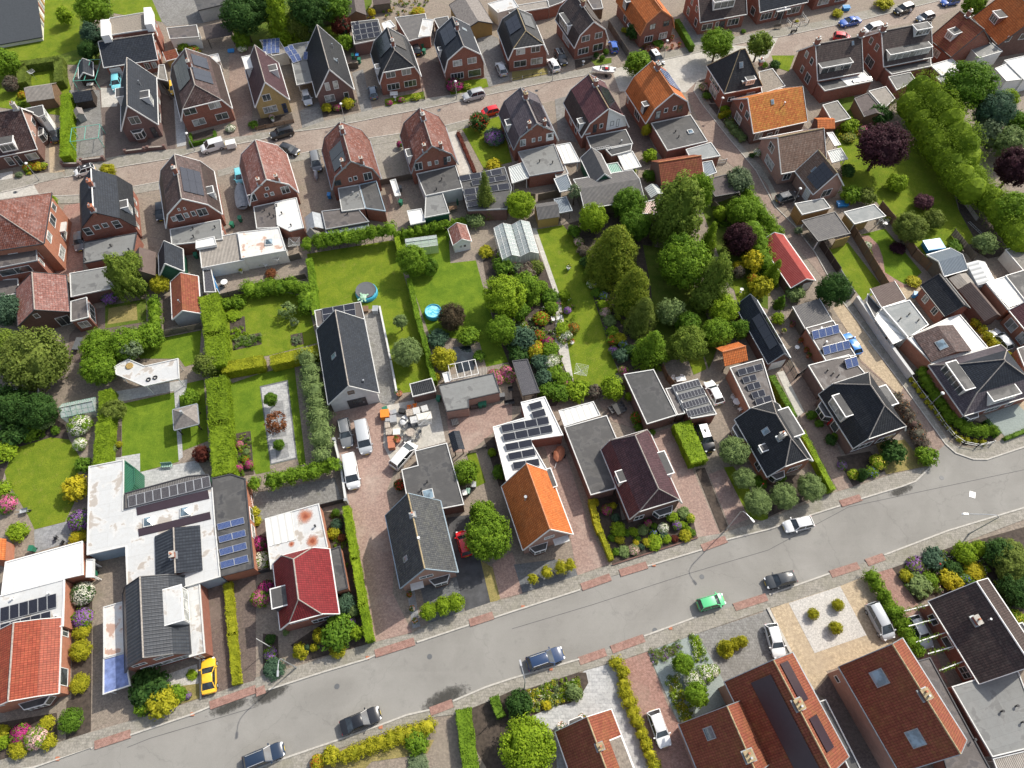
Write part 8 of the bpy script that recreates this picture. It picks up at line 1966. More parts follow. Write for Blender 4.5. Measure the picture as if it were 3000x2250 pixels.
d4 2020,545|.9|1|mid|white|white and pink rose shrub at the right edge
d4 2145,620|1|1.1|lime|yellowf|yellow flowering shrub at the right edge
d4 2000,480|.7|.8|mid|violetf|lilac shrub at the right edge
d4 1490,120|.6|.8|gold||small golden shrub near the lower right pavement
d4 2110,20|1.3|1.2|olive||olive shrub in the top of the lower right garden
e2 1390,650|1.3|1.3|mid||fountain of green grass at the end of the golden hedge
e2 650,780|1|1.4|gold||golden shrub at the left end of the golden hedge
e2 530,835|.8|1.1|gold|orangef|orange tipped shrub at the bottom edge
e2 1400,850|1.2|.6|grey||low blue grey lavender patch at the bottom edge
e3 300,345|.55|.6|yellow||bright yellow plant below the wild bed
e3 540,230|.9|1.2|sage||grey green shrub beside the white post''')
SH('''d3 722,-80|.5|.9|yellow||yellow shrub beside the grey wing
d3 820,-20|.75|.9|mid|magenta|magenta rhododendron
d3 870,-50|.5|.9|gold||gold shrub
d3 895,50|.6|1|blue||blue green shrub
d3 915,150|.95|1.1|lime||lime ball
d3 930,240|.6|.7|gold||golden ball
d3 860,225|.5|.5|green||dark low plant
d3 990,180|.5|.6|green||small green plant
d3 1050,170|.6|.7|lime||olive lime plant
d3 1130,155|.7|.7|sage||variegated ball
d3 1070,265|.4|.6|yellow||bright yellow flower clump
d3 1085,232|.4|.5|green||little green clump
d3 895,345|.5|.7|green||small cone near the kerb
d3 965,340|.75|.6|sage||spreading silver plant
d3 1055,325|.7|.6|sage|palepink|pale flowering mound
d3 1118,300|.4|.6|blue||blue grey dwarf shrub
d3 1165,265|.6|.7|gold||gold green ball
d3 1235,265|1.0|.8|lime||broad lime hosta mound
d3 1220,180|.5|.6|mid|bluef|blue and white flower clump
d3 1228,120|.4|.8|green||small upright shrub
d3 1175,95|.5|.9|mid|magenta|crimson flowering shrub
d3 1305,140|.7|.9|sage|white|silvery white flowering shrub
d3 1305,195|.6|.5|blue||blue green mat
d3 1340,235|.6|.6|lime||bright green mound
d3 1405,230|.5|.6|brownred||dark red shrub
d3 1425,115|.6|.9|mid|violetf|lilac rhododendron
d3 1385,45|.75|1|lime||round lime shrub
d3 1480,110|.5|.6|lime||lime ball at the drive side
d3 1480,10|.8|1|sage||leafy silver shrub
d3 1540,55|.6|1|lime|yellowf|creamy flowering shrub
d3 1500,205|.8|.8|gold||golden mound at the drive corner
d3 1555,180|.5|.6|green||dark green plant at the drive corner
d3 1520,150|.4|.6|lime||little lime plant at the drive side''',' in the flower garden of the violet roofed villa')
SH('''b3 535,525|1.1|2.1|green||clipped dark ball at the top of the long narrow lawn
b3 575,615|.8|1.1|mid|palepink|pale pink shrub below the clipped dark ball
b3 610,690|.9|1.4|dusk||reddish shrub beside the long narrow lawn
b3 640,790|1|1.4|dark||dark shrub beside the sundial lawn
b3 670,900|.9|1.3|mid||leafy shrub beside the largest conifer
b3 690,980|.8|1.1|mid|white|white flowering shrub beside the largest conifer
b3 725,1055|.8|1.2|green||green shrub beside the second conifer
b3 790,1080|.7|1|mid|bluef|blue and white shrub beside the second conifer
b3 785,1160|.8|1|lime||lime shrub beside the second conifer
b3 805,1225|.8|1|mid|palepink|pale pink shrub beside the second conifer
b3 840,1300|1|1.2|sage||silver shrub beside the weeping conifer
b3 865,1390|.9|1.1|mid||leafy shrub above the red rhododendron
b3 865,1468|.75|1.1|mid|redf|red rhododendron beside the long narrow lawn
b3 935,1450|.9|1.1|gold||golden shrub right of the red rhododendron
b3 960,1500|.7|1|mid|bluef|blue flowering shrub below the golden shrub
b3 875,1555|.7|1|mid|violetf|lilac shrub beside the end of the long narrow lawn
b3 940,1600|1.1|1.6|blue||blue green shrub near the black garage
b3 1020,1560|1|1.5|dark||dark shrub left of the garage conifer
b3 130,870|1.5|1.8|dusk||brownish shrub in front of the large glasshouse
b3 60,850|1|1.4|grey||grey shrub at the corner of the large glasshouse
b3 210,830|1.2|1.6|olive||olive shrub in front of the large glasshouse
b3 240,1010|1.3|1.7|mid||leafy shrub above the cottage garden
b3 330,1090|1.3|1.6|green||round green shrub in the cottage garden
b3 450,1075|.9|1.4|lime||lime shrub beside the long narrow lawn path
b3 170,1110|1.3|1.8|mid||tall leafy shrub in the cottage garden
b3 60,1210|1.5|2.4|green||dense green shrub left of the cottage garden
b3 340,1180|1.1|1.4|mid||leafy shrub above the garden seats
b3 480,1210|.6|1.1|mid|violetf|violet flowering shrub by the garden seats
b3 250,1280|1.2|1.5|lime|redf|lime shrub with red flowers left of the seats
b3 430,1370|1.1|1.3|lime||lime shrub in the cottage island bed
b3 530,1360|.9|1.3|olive|orangef|orange flowering shrub in the cottage island bed
b3 470,1420|.9|1|sage|white|white flecked shrub in the cottage island bed
b3 90,1450|2|3|blue||large blue green shrub in the cottage garden
b3 230,1430|1|1.3|mid|redf|red dotted shrub in the cottage garden
b3 310,1480|.9|1.2|mid|magenta|magenta shrub beside the garden path
b3 200,1560|1.2|1.6|gold||golden shrub in the cottage garden
b3 330,1560|1.1|1.4|mid||leafy shrub beside the brick garden path
b3 60,1600|1.3|1.8|dark||dark shrub above the glass terrace roof
b3 350,1640|1|1.3|sage|white|white flecked shrub beside the brick garden path''')
SH('''c3 60,60|1.6|2|dark||dark shrub beside the glass terrace roof
c3 200,60|1.2|1.7|gold|orangef|orange tipped shrub beside the glass terrace roof
c3 330,70|1.2|1.6|mid||leafy shrub left of the drier lawn
c3 240,180|1.3|1.8|blue||blue green shrub right of the glass terrace roof
c3 330,190|1.0|1.3|sage|white|white dotted shrub left of the rotary drier
c3 270,320|1.3|1.9|blue||second blue green shrub right of the glass terrace roof
c3 370,270|1.2|1.5|mid||leafy shrub beside the rotary drier lawn
c3 300,430|1.2|1.8|green||green shrub above the big white solar roof
c3 450,330|1.1|1.4|mid||leafy shrub at the end of the brick garden path
c3 640,400|1.0|1.4|lime||lime shrub below the rotary drier''')
HG('a1 185,700 180,545 500,500 505,690',1.7,1.9,'olive','square clipped hedge around a small lawn at the left',lA=.2,dens=60)
HG('a1 565,815 560,1335',1.9,2.1,'lime','tall bright yellow green hedge beside the bird aviary',lA=.2,dens=60)
HG('a1 1640,1150 1640,1235 1850,1185 1850,1130',.5,.9,'green','low box hedge square in front of the hipped red house')
HG('a3 1430,165 1560,385',1.0,1.6,'green','long green hedge right of the bright orange house')
HG('a3 1800,985 1945,930',.8,1.0,'gold','golden hedge below the black pyramid roof villa')
bhg('a3 1880,1060 1990,1190',.9,1.2,'sage','silvery green border hedge left of the yellow orange house',lA=.16)
HG('a3 1240,1310 1190,1310',.8,1.6,'lime','short bright hedge piece beside the orange corner house extension')
bhg('a4 1320,740 1420,860 1540,1010 1640,1160 1740,1330',3.1,9.5,'thuja','towering yellow green conifer wall along the large lawn, upper part',step=1.2,lA=.24,per=30,name='conifer_hedge')
bhg('a4 1230,880 1340,1030 1440,1200 1560,1370 1680,1520 1780,1620',2.6,7,'thuja','front face of the towering conifer wall beside the purple beech',step=1.2,lA=.24,per=30,name='conifer_hedge')
bhg('b4 1780,30 1830,150 1930,230 2040,360 2130,480 2200,600',2.6,6,'thuja','lower end of the towering conifer wall beside the storage yard',step=1.2,lA=.24,per=30,name='conifer_hedge')
bhg('b3 2020,150 2130,330 b4 0,430 60,540 30,640',1.3,3,'mid','leafy hedge between the wooded garden and the brick lane',lA=.22)
bhg('b3 2080,480 2150,620 2180,760',1.9,4,'mid','broad leafy hedge behind the dark purple tree',lA=.24)
SR('b3 2080,790',1.7,3.4,'yellow','bright golden yellow bush right of the dark purple tree');SR('b3 1955,830',.9,1.6,'yellow','small golden bush left of the bright golden bush');SR('b3 2150,1010',1.7,3.4,'gold','tall golden green bush beside the small bright lawn');SR('b3 2080,940',.9,1.6,'gold','reddish gold bush beside the small bright lawn',fl='orangef');SR('b3 1960,880',.9,2,'dusk','pinkish grey bush above the small bright lawn')
bhg('b1 1325,1130 1340,1380',1.1,2.4,'mid','narrow leafy hedge beside the brick red pantile garage',lA=.2)
HG('b1 1800,1090 1850,1400 1860,1660',3.0,2.7,'thuja','wide clipped yellow green hedge, northern half',lA=.24,dens=48,rG=.14)
HG('c1 1860,330 1890,700 1920,1120',2.9,2.6,'thuja','wide clipped yellow green hedge with dry patches, southern half',lA=.24,dens=48,rG=.14)
HG('c1 905,430 900,660',1.8,2.2,'thuja','upper piece of the hedge beside the small greenhouse',lA=.2)
HG('c1 890,700 865,1050',2.1,2.1,'thuja','lower piece of the hedge running to the large white roof',lA=.2)
HG('c1 1940,220 2250,165',2.0,2.0,'hedgegold','golden topped hedge left of its gap',lA=.18);HG('c2 140,160 530,70',1.9,2.0,'hedgegold','golden topped hedge between its gap and the barn',lA=.18)
bhg('c2 440,150 500,420 540,640 560,830 570,990',1.75,3.8,'sage','tall leafy screen between the formal garden and the brick drive',step=1.5,lA=.22,per=40)
bhg('c2 -10,1230 150,1210 320,1160 500,1120 680,1075',1.15,3.3,'mid','pleached row of leafy trees below the formal garden',step=1.3,lA=.22,z0=1.0,trunks=True)
bhg('b2 440,640 560,610 700,590 850,570 1000,545 1160,515',1.25,3.8,'mid','pleached row of leafy trees with pale stems above the trampoline lawn',step=1.3,lA=.22,z0=1.1,trunks=True)
bhg('b2 1220,560 1400,510 1600,470 1780,440',.9,2.1,'mid','ivy covered fence behind the small glasshouse',step=1,lA=.18)
HG('b2 455,760 490,1000 510,1230',1.0,1.8,'mid','clipped hedge left of the trampoline lawn',lA=.18)
HG('b2 1215,570 1240,690',.9,1.8,'lime','short clipped hedge at the end of the pleached row')
HG('b2 1320,930 1400,1280 1480,1560 c2 1500,200 1540,330',.8,1.7,'mid','long thin hedge between the two bright lawns',lA=.18)
bhg('b2 -60,1010 120,1000 300,985 420,1020 430,1150',1.4,2.8,'mid','loose leafy hedge above the vegetable lawn',lA=.22)
HG('c2 775,1430 d2 850,400 920,800 975,1095',1.0,1.9,'lime','long clipped hedge beside the wide brick drive',lA=.16)
HG('d1 1965,70 2000,500 2040,920',1.1,.9,'hedgegold','low bright yellow hedge between two brick drives',lA=.16)
bhg('d3 180,575 300,520 420,480 500,455',.75,2.2,'gold','row of pruned golden trees on the dark gravel triangle',step=1.2,lA=.15,z0=.7,trunks=True)
HG('c3 690,1370 720,1520 760,1640',.9,1.2,'gold','yellow green hedge left of the flower garden, upper part',lA=.15);HG('d3 765,160 860,400',.7,1.1,'hedgegold','yellow green hedge left of the flower garden, lower part',lA=.15)
HG('c3 1480,720 1610,1010',2.6,2.0,'lime','thick clipped bright green hedge beside the black jeep',lA=.2,dens=60)
HG('c4 40,300 230,640',1.0,1.7,'green','clipped hedge along the pale garden path');HG('c4 300,780 560,1270',.9,1.5,'lime','clipped hedge right of the trimmed round trees')
bhg('c4 1120,480 1220,640 1300,800 1370,960',1.1,1.9,'dusk','speckled reddish hedge along the side street corner',step=1,lA=.2,fl='orangef')
SR('c4 1370,990',1.4,2,'mid','green end bush of the speckled reddish hedge')
bhg('c4 1340,270 1450,460 1580,640 1720,740 1850,770 1950,770',1.0,1.8,'mid','curving leafy hedge around the grey mansard villa',step=1,lA=.18)
bhg('c4 1235,330 1380,520 1530,700 1660,840 1860,870',.45,.7,'gold','low yellow flowering strip inside the white railing',step=.8,lA=.14,fl='yellowf',per=14)
HG('c4 2060,835 2300,740',.6,.7,'green','low hedge in front of the blue green gravel garden');HG('c4 1900,680 1990,800',.8,1.0,'dark','dark low hedge beside the blue green gravel garden')
bhg('b4 1800,1310 1900,1430 c4 1950,20 2110,180',.9,1.8,'gold','yellow green hedge behind the dazzling white flat roof',lA=.18)
bhg('d4 895,255 1000,420 1100,570 1200,740 1300,900',1.0,1.9,'mid','ivy hedge between the beige drive and the reddish drive',step=1,lA=.2)
bhg('d3 905,1300 e3 960,60 980,230 1080,480 1160,680 1230,860',.85,1.3,'gold','uneven golden hedge right of the blue grey slab drive',step=.9,lA=.16)
bhg('e2 770,770 1000,690 1250,600 1480,530',.95,1.3,'gold','golden hedge along the lower pavement',step=.9,lA=.16)
HG('e2 1790,400 1850,880',1.8,1.6,'mid','thick clipped hedge left of the big yellow green tree',lA=.18);HG('e2 2060,280 2110,430',1.1,1.3,'green','small clipped hedge beside the dark glossy bush')
bpl('d3 1185,1210 1440,1130 1480,1180 1230,1320',60,['sage','olive'],'lavender rows in a gravel garden',fl=('violetf',),h=(.3,.45))
bpl('d3 1510,1070 1600,1060 1690,1270 1600,1300',40,['lime','mid'],'white flowering ground cover near the grey drive',fl=('white',))
bpl('d3 1330,1440 1430,1420 1520,1640 e3 1560,450 1480,480 1400,330 1350,170',80,['lime','olive','gold'],'long white flowering ground cover bed',fl=('white',))
bpl('e3 130,230 350,140 560,100 590,190 480,300 330,350 120,430',140,['lime','olive','gold','mid','sage'],'wild mixed flower bed near the lower pavement',fl=('white','yellowf'))
bpl('b1 1990,1370 2120,1350 2130,1440 2000,1450',22,['mid','lime'],'leafy vegetables in the upper bed');bpl('b1 2020,1450 b2 40,1410 50,1480 b1 2025,1545',60,['sage','green'],'rows of potato plants in the large vegetable bed');bpl('b2 305,1420 370,1420 385,1510 315,1510',16,['grey'],'blue grey cabbages in the small bed',fl=())
bpl('c1 2040,810 2160,785 2190,1140 2070,1150',30,['mid','green','lime'],'mixed perennials in the formal soil bed',fl=('pink','redf'))
bpl('c1 100,900 420,830 480,760 200,700',40,['green','mid'],'shade plants above the left lawn');bpl('b2 1990,780 2212,600 b3 100,900 200,1000 100,1600 b2 2212,1500 2050,900',110,['mid','lime','green','olive'],'dense ground cover of the cottage garden',h=(.4,1.0),lA=.18,fl=('redf','white'))
bpl('b3 200,1000 480,1050 600,1300 560,1400 300,1640 60,1640 60,1100',120,['mid','lime','green','sage'],'mixed cottage garden planting',h=(.3,.9),lA=.17,fl=('pink','white','orangef'))
bpl('c3 100,0 380,0 500,340 420,500 260,470 140,100',60,['mid','lime','green'],'mixed planting beside the brick garden path',h=(.3,.9),lA=.17,fl=('pink','white'))
bpl('b3 600,650 680,700 900,1250 1000,1640 900,1640 780,1300 640,900',70,['mid','green','lime'],'flower border along the long narrow lawn',h=(.3,.7),lA=.15,fl=('pink','white','violetf'))
bpl('d4 1100,230 1500,60 1900,0 2212,60 2212,560 2050,600 1800,300 1400,420 1250,420',160,['mid','green','lime','sage','olive'],'mixed planting of the lower right garden',h=(.3,.8),lA=.16,fl=('white','palepink'))
bpl('a3 1620,720 1780,650 1940,850 1740,880',40,['mid','lime','green'],'planting around the black pyramid roof villa',fl=('palepink',));bpl('a3 1800,930 1990,940 2010,1210 1880,1150',50,['sage','mid','lime'],'planting beside the yellow orange house',fl=('white',))
bpl('a1 210,1430 400,1400 410,1470 230,1520',20,['gold','mid'],'front garden flowers at the far left',fl=('redf','orangef'));bpl('a3 1110,400 1370,360 1330,440 1180,470',24,['mid','copper'],'heather bed before the bright orange house',fl=('palepink','magenta'))
bpl('b3 1650,350 1880,260 2000,330 1900,500 1750,480',24,['green','mid'],'undergrowth behind the willow',h=(.4,.9),lA=.2)
bpl('a4 560,1080 800,1000 900,1090 760,1230 620,1200',46,['olive','mid','gold'],'wild planting behind the glass veranda',h=(.3,.8),lA=.17,fl=('pink','violetf'))
bpl('a1 1480,360 1720,340 1740,470 1600,540 1540,480',40,['mid','green','gold'],'vegetable and flower patch by the garden room',fl=('redf',));bpl('d2 560,0 740,0 800,500 740,700 640,60',20,['green','mid'],'ground plants beside the grey felt lean-to')
bpl('a2 900,40 1480,0 1480,110 1100,180 950,160',50,['green','olive','gold'],'backyard planting at the top edge',h=(.3,.9),lA=.18,fl=('orangef',))
for t in [
('estate','darkblue','e2 -80,845 215,725','dark blue estate car at the bottom edge of the main road',1),
('sedan','black','e2 738,545 1072,405','black saloon car parked on the lower side of the main road'),
('estate','navy','d3 142,1318 432,1218','dark navy estate with roof rails parked beside the arm lamp',1),
('small','green','d3 1603,812 1832,748','bright green hatchback on the main road'),
('hatch','anthracite','d4 240,262 -30,325','black hatchback parked near the white gravel square'),
('hatch','white','c4 402,1552 118,1615','white car driving along the upper side of the main road'),
('hatch','white','e3 1218,400 1322,688','white hatchback on the red brick drive at the bottom'),
('hatch','white','W 1663,1348 1684,1420','white car on the grey drive beside the golden topiary'),
('mpv','silver','d4 890,510 1040,790','silver people carrier on the beige drive'),
('hatch','silver','d4 1240,612 1380,878','pale silver car under the ivy covered beams'),
('coupe','yellow','d1 1810,1010 1805,715','yellow coupe parked beside the yellow hedge'),
('small','red','d2 1825,385 1768,162','small red car parked under the leafy tree'),
('van','white','c2 798,972 855,1300','large white minibus on the wide brick drive'),
('van','silver','c2 905,690 960,990','silver minibus with ribbed roof on the wide brick drive'),
('estate','grey','c2 752,682 795,905','grey silver estate left of the silver minibus',1),
('mpv','white','c2 1203,1072 1350,905','white people carrier parked at an angle by the storage yard'),
('hatch','white','c3 1785,528 1698,362','white hatchback beside the garage with framed panels'),
('suv','black','c3 1635,748 1700,925','black off roader with silver hood beside the thick hedge',0,'alu'),
('hatch','skyblue','b4 765,1578 668,1425','light blue car half hidden beside the solar rack extension'),
('hatch','silver','b4 2075,1540 1945,1392','silver car under the yellow green hedge at the right'),
('hatch','anthracite','b4 72,258 252,205','dark grey car with glass roof on the side street drive',0,'cg'),
('smallvan','white','a1 1935,1240 1740,1298','white delivery van parked on the side street'),
('small','white','a1 800,1455 665,1498','small white car with black roof behind the blue slate roof',0,'bp'),
('suv','black','a2 327,1125 122,1183','black family car in front of the picket fence'),
('suv','silver','a2 1968,805 1793,850','silver off roader with roof rails on the side street',1),
('small','red','a2 2092,948 1948,985','small bright red car on the side street'),
('hatch','dark','a2 245,1280 328,1310','dark car mostly hidden behind the pale red roof'),
('mpv','grey','a2 505,1335 532,1470','grey people carrier in front of the covered motorbike'),
('hatch','silver','a2 418,782 460,915','silver hatchback under the carport of the steep black house'),
('small','bluegrey','a2 1022,852 1000,748','blue grey hatchback beside the clipped black roof house'),
('hatch','silver','a2 2143,652 2095,540','silver hatchback between the two gambrel houses at the top'),
('hatch','black','a2 1400,462 1360,375','dark car under the striped garage roof'),
('hatch','white','a3 385,610 330,515','white hatchback beside the black estate at the top'),
('estate','black','a3 392,430 455,562','black estate beside the white hatchback at the top',1),
('small','blue','a3 890,460 862,350','bright blue hatchback beside the wooden fence'),
('suv','black','a3 1225,480 1272,542','black off roader with white roof beside the street tree',0,'white'),
('sedan','blue','a4 788,172 624,208','dark blue saloon parked before the blue pool house'),
('suv','black','a4 1252,58 1086,112','black car with silver ladder on its roof beside a person',1,'alu'),
('hatch','blue','a4 1650,0 1490,30','blue car at the top edge of the photo'),
('hatch','bluegrey','a4 1440,128 1276,178','grey blue car with roof rack behind the stacked dormer house',1,'alu'),
('smallvan','white','a4 962,240 820,278','white van with blue front behind the upper right row'),
('small','red','a4 588,318 688,330','red car roof peeping over the dark tiled ridge'),
('small','yellow','a1 1500,700 1510,825','yellow car between the narrow house and the hipped red house'),
('suv','teal','a1 1010,655 1012,790','turquoise vehicle beside the white garage door'),
('hatch','black','a1 480,1232 482,1108','black car beside the bright yellow green hedge'),
('small','teal','a1 2062,1470 2080,1585','small turquoise car in front of the covered boat'),
('hatch','dark','b1 1388,290 1390,420','dark car tucked beside the black solar field house'),
('hatch','grey','b1 688,545 692,680','grey white car tucked beside the blue slate gambrel house')]:
 car(t[0],t[1],t[2],t[3],rl=bool(len(t)>4 and t[4]),rc=t[5] if len(t)>5 else None)
boat('a3 885,608 690,602','white motor boat with red seats on a trailer');boat('b1 2098,322 2072,118','boat under a silver grey cover',cover='tarpgrey',col='tarpgrey')
bxt('trailer','white box trailer standing behind the white delivery van','trailer','a1 2010,1278',1.7,1.2,1.0,18,'white',.35)
c=G('a2 525,1530',0)[0];rt=root('motorbike',(c.x,c.y,0),R(100),'motorbike under a grey cover behind the grey people carrier','motorbike');m=MB();m.lathe((0,0,.05),[(.5,0),(.55,.5),(.4,.95),(.12,1.15)],10,sx=2,sy=.75);m.build('cover','tarpgrey',rt);m=MB();m.tube((1.1,-.08,.32),(1.1,.08,.32),.32,n=12);m.build('wheel','rubber',rt)
c=G('a4 218,285',0)[0];rt=root('scooter',(c.x,c.y,.08),R(25),'black scooter parked on the pavement of the side street','scooter')
for x in(-.6,.6): m=MB();m.tube((x,-.06,.25),(x,.06,.25),.25,n=12);m.build('wheel','rubber',rt)
m=MB();m.box(-.7,0,-.16,.16,.4,.8);m.box(0,.5,-.14,.14,.25,.38);m.bar((.45,0,.3),(.6,0,1.05),.14);m.build('body','bp',rt)
m=MB();m.bar((.58,-.3,1.05),(.58,.3,1.05),.05);m.build('handlebar','steel',rt)
person('a4 1210,135',200,'person in a white top and dark trousers beside the black car with a ladder')
alamp('c3 1852,1622','c3 2080,1562','arm street lamp beside the round trimmed trees');alamp('d2 350,1345','d2 195,1415','arm street lamp over the round juniper')
alamp('d3 105,1530','d3 70,1290','arm street lamp next to the dark navy estate');alamp('c4 1735,1665','c4 1660,1497','arm street lamp near the lower right garden')
for p,l in(('a1 340,1560','lamp in front of the plum brown roofed house'),('a1 1685,1303','lamp beside the low box hedge'),('a2 770,1050','lamp in front of the purple brown gable'),('a2 1735,858','lamp in front of the magenta rhododendron'),('a3 348,700','lamp beside the clipped brown roofed house'),('a3 1310,508','lamp in front of the bright orange house'),('a3 1775,1000','lamp beside the golden hedge'),('c4 1385,562','lamp beside the white railing'),('b4 210,300','lamp beside the orange timber garage'),('a4 92,225','lamp before the dark roofed house with canopy')): plamp(p,'post top street '+l)
c=G('d2 135,1172',0)[0];rt=root('flagpole',(c.x,c.y,0),0,'white flagpole between the shrubs and the brick drive','flagpole');m=MB();m.tube((0,0,0),(0,0,6),.06,.04);m.build('pole','white',rt)
for p,l in(('c3 2132,1278','red topped garden pole between the trimmed trees'),('d4 1420,190','red topped garden pole in the lower right garden')):
 c=G(p,0)[0];rt=root('garden_pole',(c.x,c.y,0),0,l,'pole');m=MB();m.tube((0,0,0),(0,0,1.9),.03);m.build('pole','white',rt);m=MB();m.lathe((0,0,1.9),[(.04,0),(.13,.1),(.04,.2)],8);m.build('knob','rd',rt)
FN('b4 650,440 740,590 1010,1040',1.9,'tall wooden fence between the two narrow lawns');FN('b4 950,330 1150,570 1240,740 1415,905',1.9,'tall wooden fence right of the oval bed')
FN('b4 440,650 600,890',1.6,'dark boarded fence left of the narrow lawn',mA='darkwood');FN('b4 600,900 720,1100',1.5,'grey boarded fence above the white wall',mA='gp')
FN('b4 1580,560 1760,780',1.6,'slatted timber fence beside the grey storage yard',mA='ow',slats=True);FN('b4 1650,230 1800,440',.9,'pale panels lying along the conifer wall',mA='fp')
GW('b4 745,1140 c4 985,20 1205,322',1.5,'long white coated wall beside the brick lane','render',w=.4,qA='render')
FN('a3 830,240 1000,500',1.7,'wooden fence between the blue car and the orange house garden',mA='ow');FN('b1 1400,1440 1745,1370',1.5,'slatted fence below the brick red pantile garage',mA='ow',slats=True)
FN('b1 1880,1120 2212,1040 b2 0,1040 435,935',1.4,'long slatted fence below the drinks terrace',mA='ow',slats=True);FN('b1 1850,900 1900,1070',1.5,'blue and white screen beside the drinks terrace',mA='pb',post='white')
H=FL('solar_shelter','lean-to of blue black panels at the drinks terrace','b1 1750,850 1825,845 1868,1050 1765,1050',2.2,gA='shelter',rA='solargrid',wA='wood',eA='trim',op='white')
FN('b3 225,265 420,220 330,30',1.7,'wooden fence around the shade garden by the barn',mA='ow');FN('b3 1670,130 1720,310 1850,440',1.7,'old wooden fence right of the willow',mA='ow')
FN('b3 -40,250 120,230 200,250',1.3,'low fence left of the ochre shed',mA='ow');FN('b2 390,760 270,790 250,700',1.4,'brown fence behind the grass patch',mA='ow')
GW('a1 555,1440 700,1440 720,1410 905,1390',.8,'low brick wall in front of the bird aviary','bkp',qA='mortar',pill=True);GW('a1 1095,1330 1260,1310 1290,1300 1430,1290',.7,'low brick wall in front of the narrow blue black house','bkp',qA='mortar',pill=True)
GW('b2 1075,1200 1170,1658 c2 1222,460',.8,'white wall along the barn side path','render',qA='trim');GW('c2 690,880 750,1120 790,1400',1.2,'grey pillared wall left of the large minibus','gp',qA='trim',pill=True)
FN('c2 560,1440 780,1385',1.3,'black metal gate behind the white flat roof',mA='dt',post='dt');FN('a2 5,1125 330,1060',.8,'wooden picket fence before the yellow brick house',mA='wood',post='wood',op=True)
FN('a2 1290,890 1460,862 1440,790',.6,'black post and rail fence of a front garden',mA='dt',post='dt',op=True,rl=2);FN('a2 1490,260 1560,225',1.2,'garden gate behind the striped garage',op=True,mA='ow')
FN('a4 160,190 200,238 342,212 290,140',.9,'white and grey rail around the front terrace',mA='trim',post='trim',op=True,rl=2);FN('a3 1725,1425 1845,1410',1.0,'metal gate beside the grey green garage',mA='steel',post='steel',op=True)
FN('c4 1215,318 1300,440 1400,570 1500,720 1590,830 1680,890 1800,912 1930,885',1.0,'curving white metal railing around the mansard villa garden',mA='trim',post='trim',op=True,rl=2,sp=1.4)
FN('c4 165,175 235,320',1.3,'left dark slatted gate between the sheds',mA='dt',post='dt',op=True);FN('c4 235,320 320,255',1.3,'right dark slatted gate between the sheds',mA='dt',post='dt',op=True)
FN('c3 1290,230 1330,330 1390,400',1.6,'wooden fence between the two garages',mA='wood');FN('c2 1840,965 1990,925',.7,'low dark picket fence beside the white L shaped roof',mA='dt',post='dt',op=True)
FN('a1 1370,680 1480,860',1.4,'timber fence beside the yellow car',mA='ow');FN('a2 790,600 885,590',1.3,'wooden fence before the recycling bins',mA='ow');FN('a2 1080,1600 1390,1540',1.3,'wooden gate fence left of the wet felt roof',mA='ow')
FN('a3 0,700 180,660 320,640',.6,'dark rail fence along the dry front garden',mA='dt',post='trim',op=True,rl=1);FN('d2 0,540 130,510',1.2,'dark fence left of the wine red house',mA='dt')
GW('d1 1735,700 1740,1060',.2,'low kerb wall left of the yellow car','cc',qA='cc',w=.12);GW('d3 868,458 1600,225',.2,'edging of the flower garden along the pavement','bkd',qA='bkd',w=.12)
GW('d4 0,545 225,980 e4 400,240 520,500',.15,'pale concrete edging beside the beige drive','cc',qA='cc',w=.3)
HG('a2 1745,1140 1890,1480',.7,.5,'brownred','low dark red hedge along the white garden path')
for a,b,l in(('1180,560','1400,505','first'),('1215,690','1480,620','second'),('1280,830','1540,745','third'),('1380,930','1610,865','fourth'),('1480,1075','1700,990','fifth')):
 P=[g(q,2.6) for q in Q('d4 %s %s'%(a,b))];o=P[0].copy();rt=root('pergola_beam',o,0,l+' white beam with ivy from the hedge to the black brown roofed house','pergola');m=MB();m.bar((0,0,0),P[1]-o,.12);m.build('beam','white',rt)
 n=150 if l!='second' else 60;t=ru(0,.75,n);X=np.outer(t,np.array(P[1]-o))+rn(0,.16,(n,3));qd('ivy',X,rn(0,1,(n,3)),.2,'l_mid',rt)
def frame(lb,pT,h,mA,nx,name,gA):
 P=G(pT,h);O,az,L,W=f3(P[0],P[1],P[2]);rt=root(name,O,az,lb,gA);m=MB()
 for i in range(nx+1): m.bar((L*i/nx,0,h),(L*i/nx,W,h),.07)
 for y in(0,W): m.bar((0,y,h),(L,y,h),.07)
 m.build('frame',mA,rt)
 for x in(0,L):
  for y in(0,W): q=MB();q.box(x-.04,x+.04,y-.04,y+.04,0,h-.04);q.build('post',mA,rt)
frame('lower bay of the green aviary frame','a1 605,1225 850,1190 850,1075',2.2,'aviary',2,'aviary','aviary');frame('upper bay of the green aviary frame','a1 630,700 820,690 812,515',2.2,'aviary',2,'aviary','aviary')
frame('white timber pergola over the pond deck','c2 1690,330 1925,280 1895,155',2.5,'white',4,'pergola','pergola')
PA('pond',G('c2 1700,50 1850,40 1900,150 1880,260 1740,290'),'pond',4,world=True);PA('pond_deck',G('c2 1650,300 1990,220 2000,250 1990,290 1690,350'),'fp',5,world=True)
ghs('b3 -157,495 -82,768 228,702',2.3,3.1,'large double glasshouse with white glazing bars in the middle gardens',8,2,'white',2)
ghs('c1 530,660 818,600 795,490',1.7,2.5,'small greenhouse with dirty panes beside the side hedge',6,2,'greenplastic')
ghs('b2 1300,680 1572,645 1545,560',1.9,2.3,'small glasshouse behind the broad tree',4,2)
pool('b2 1535,1240',1.35,.9,'round blue pool partly under the dark brownish tree')
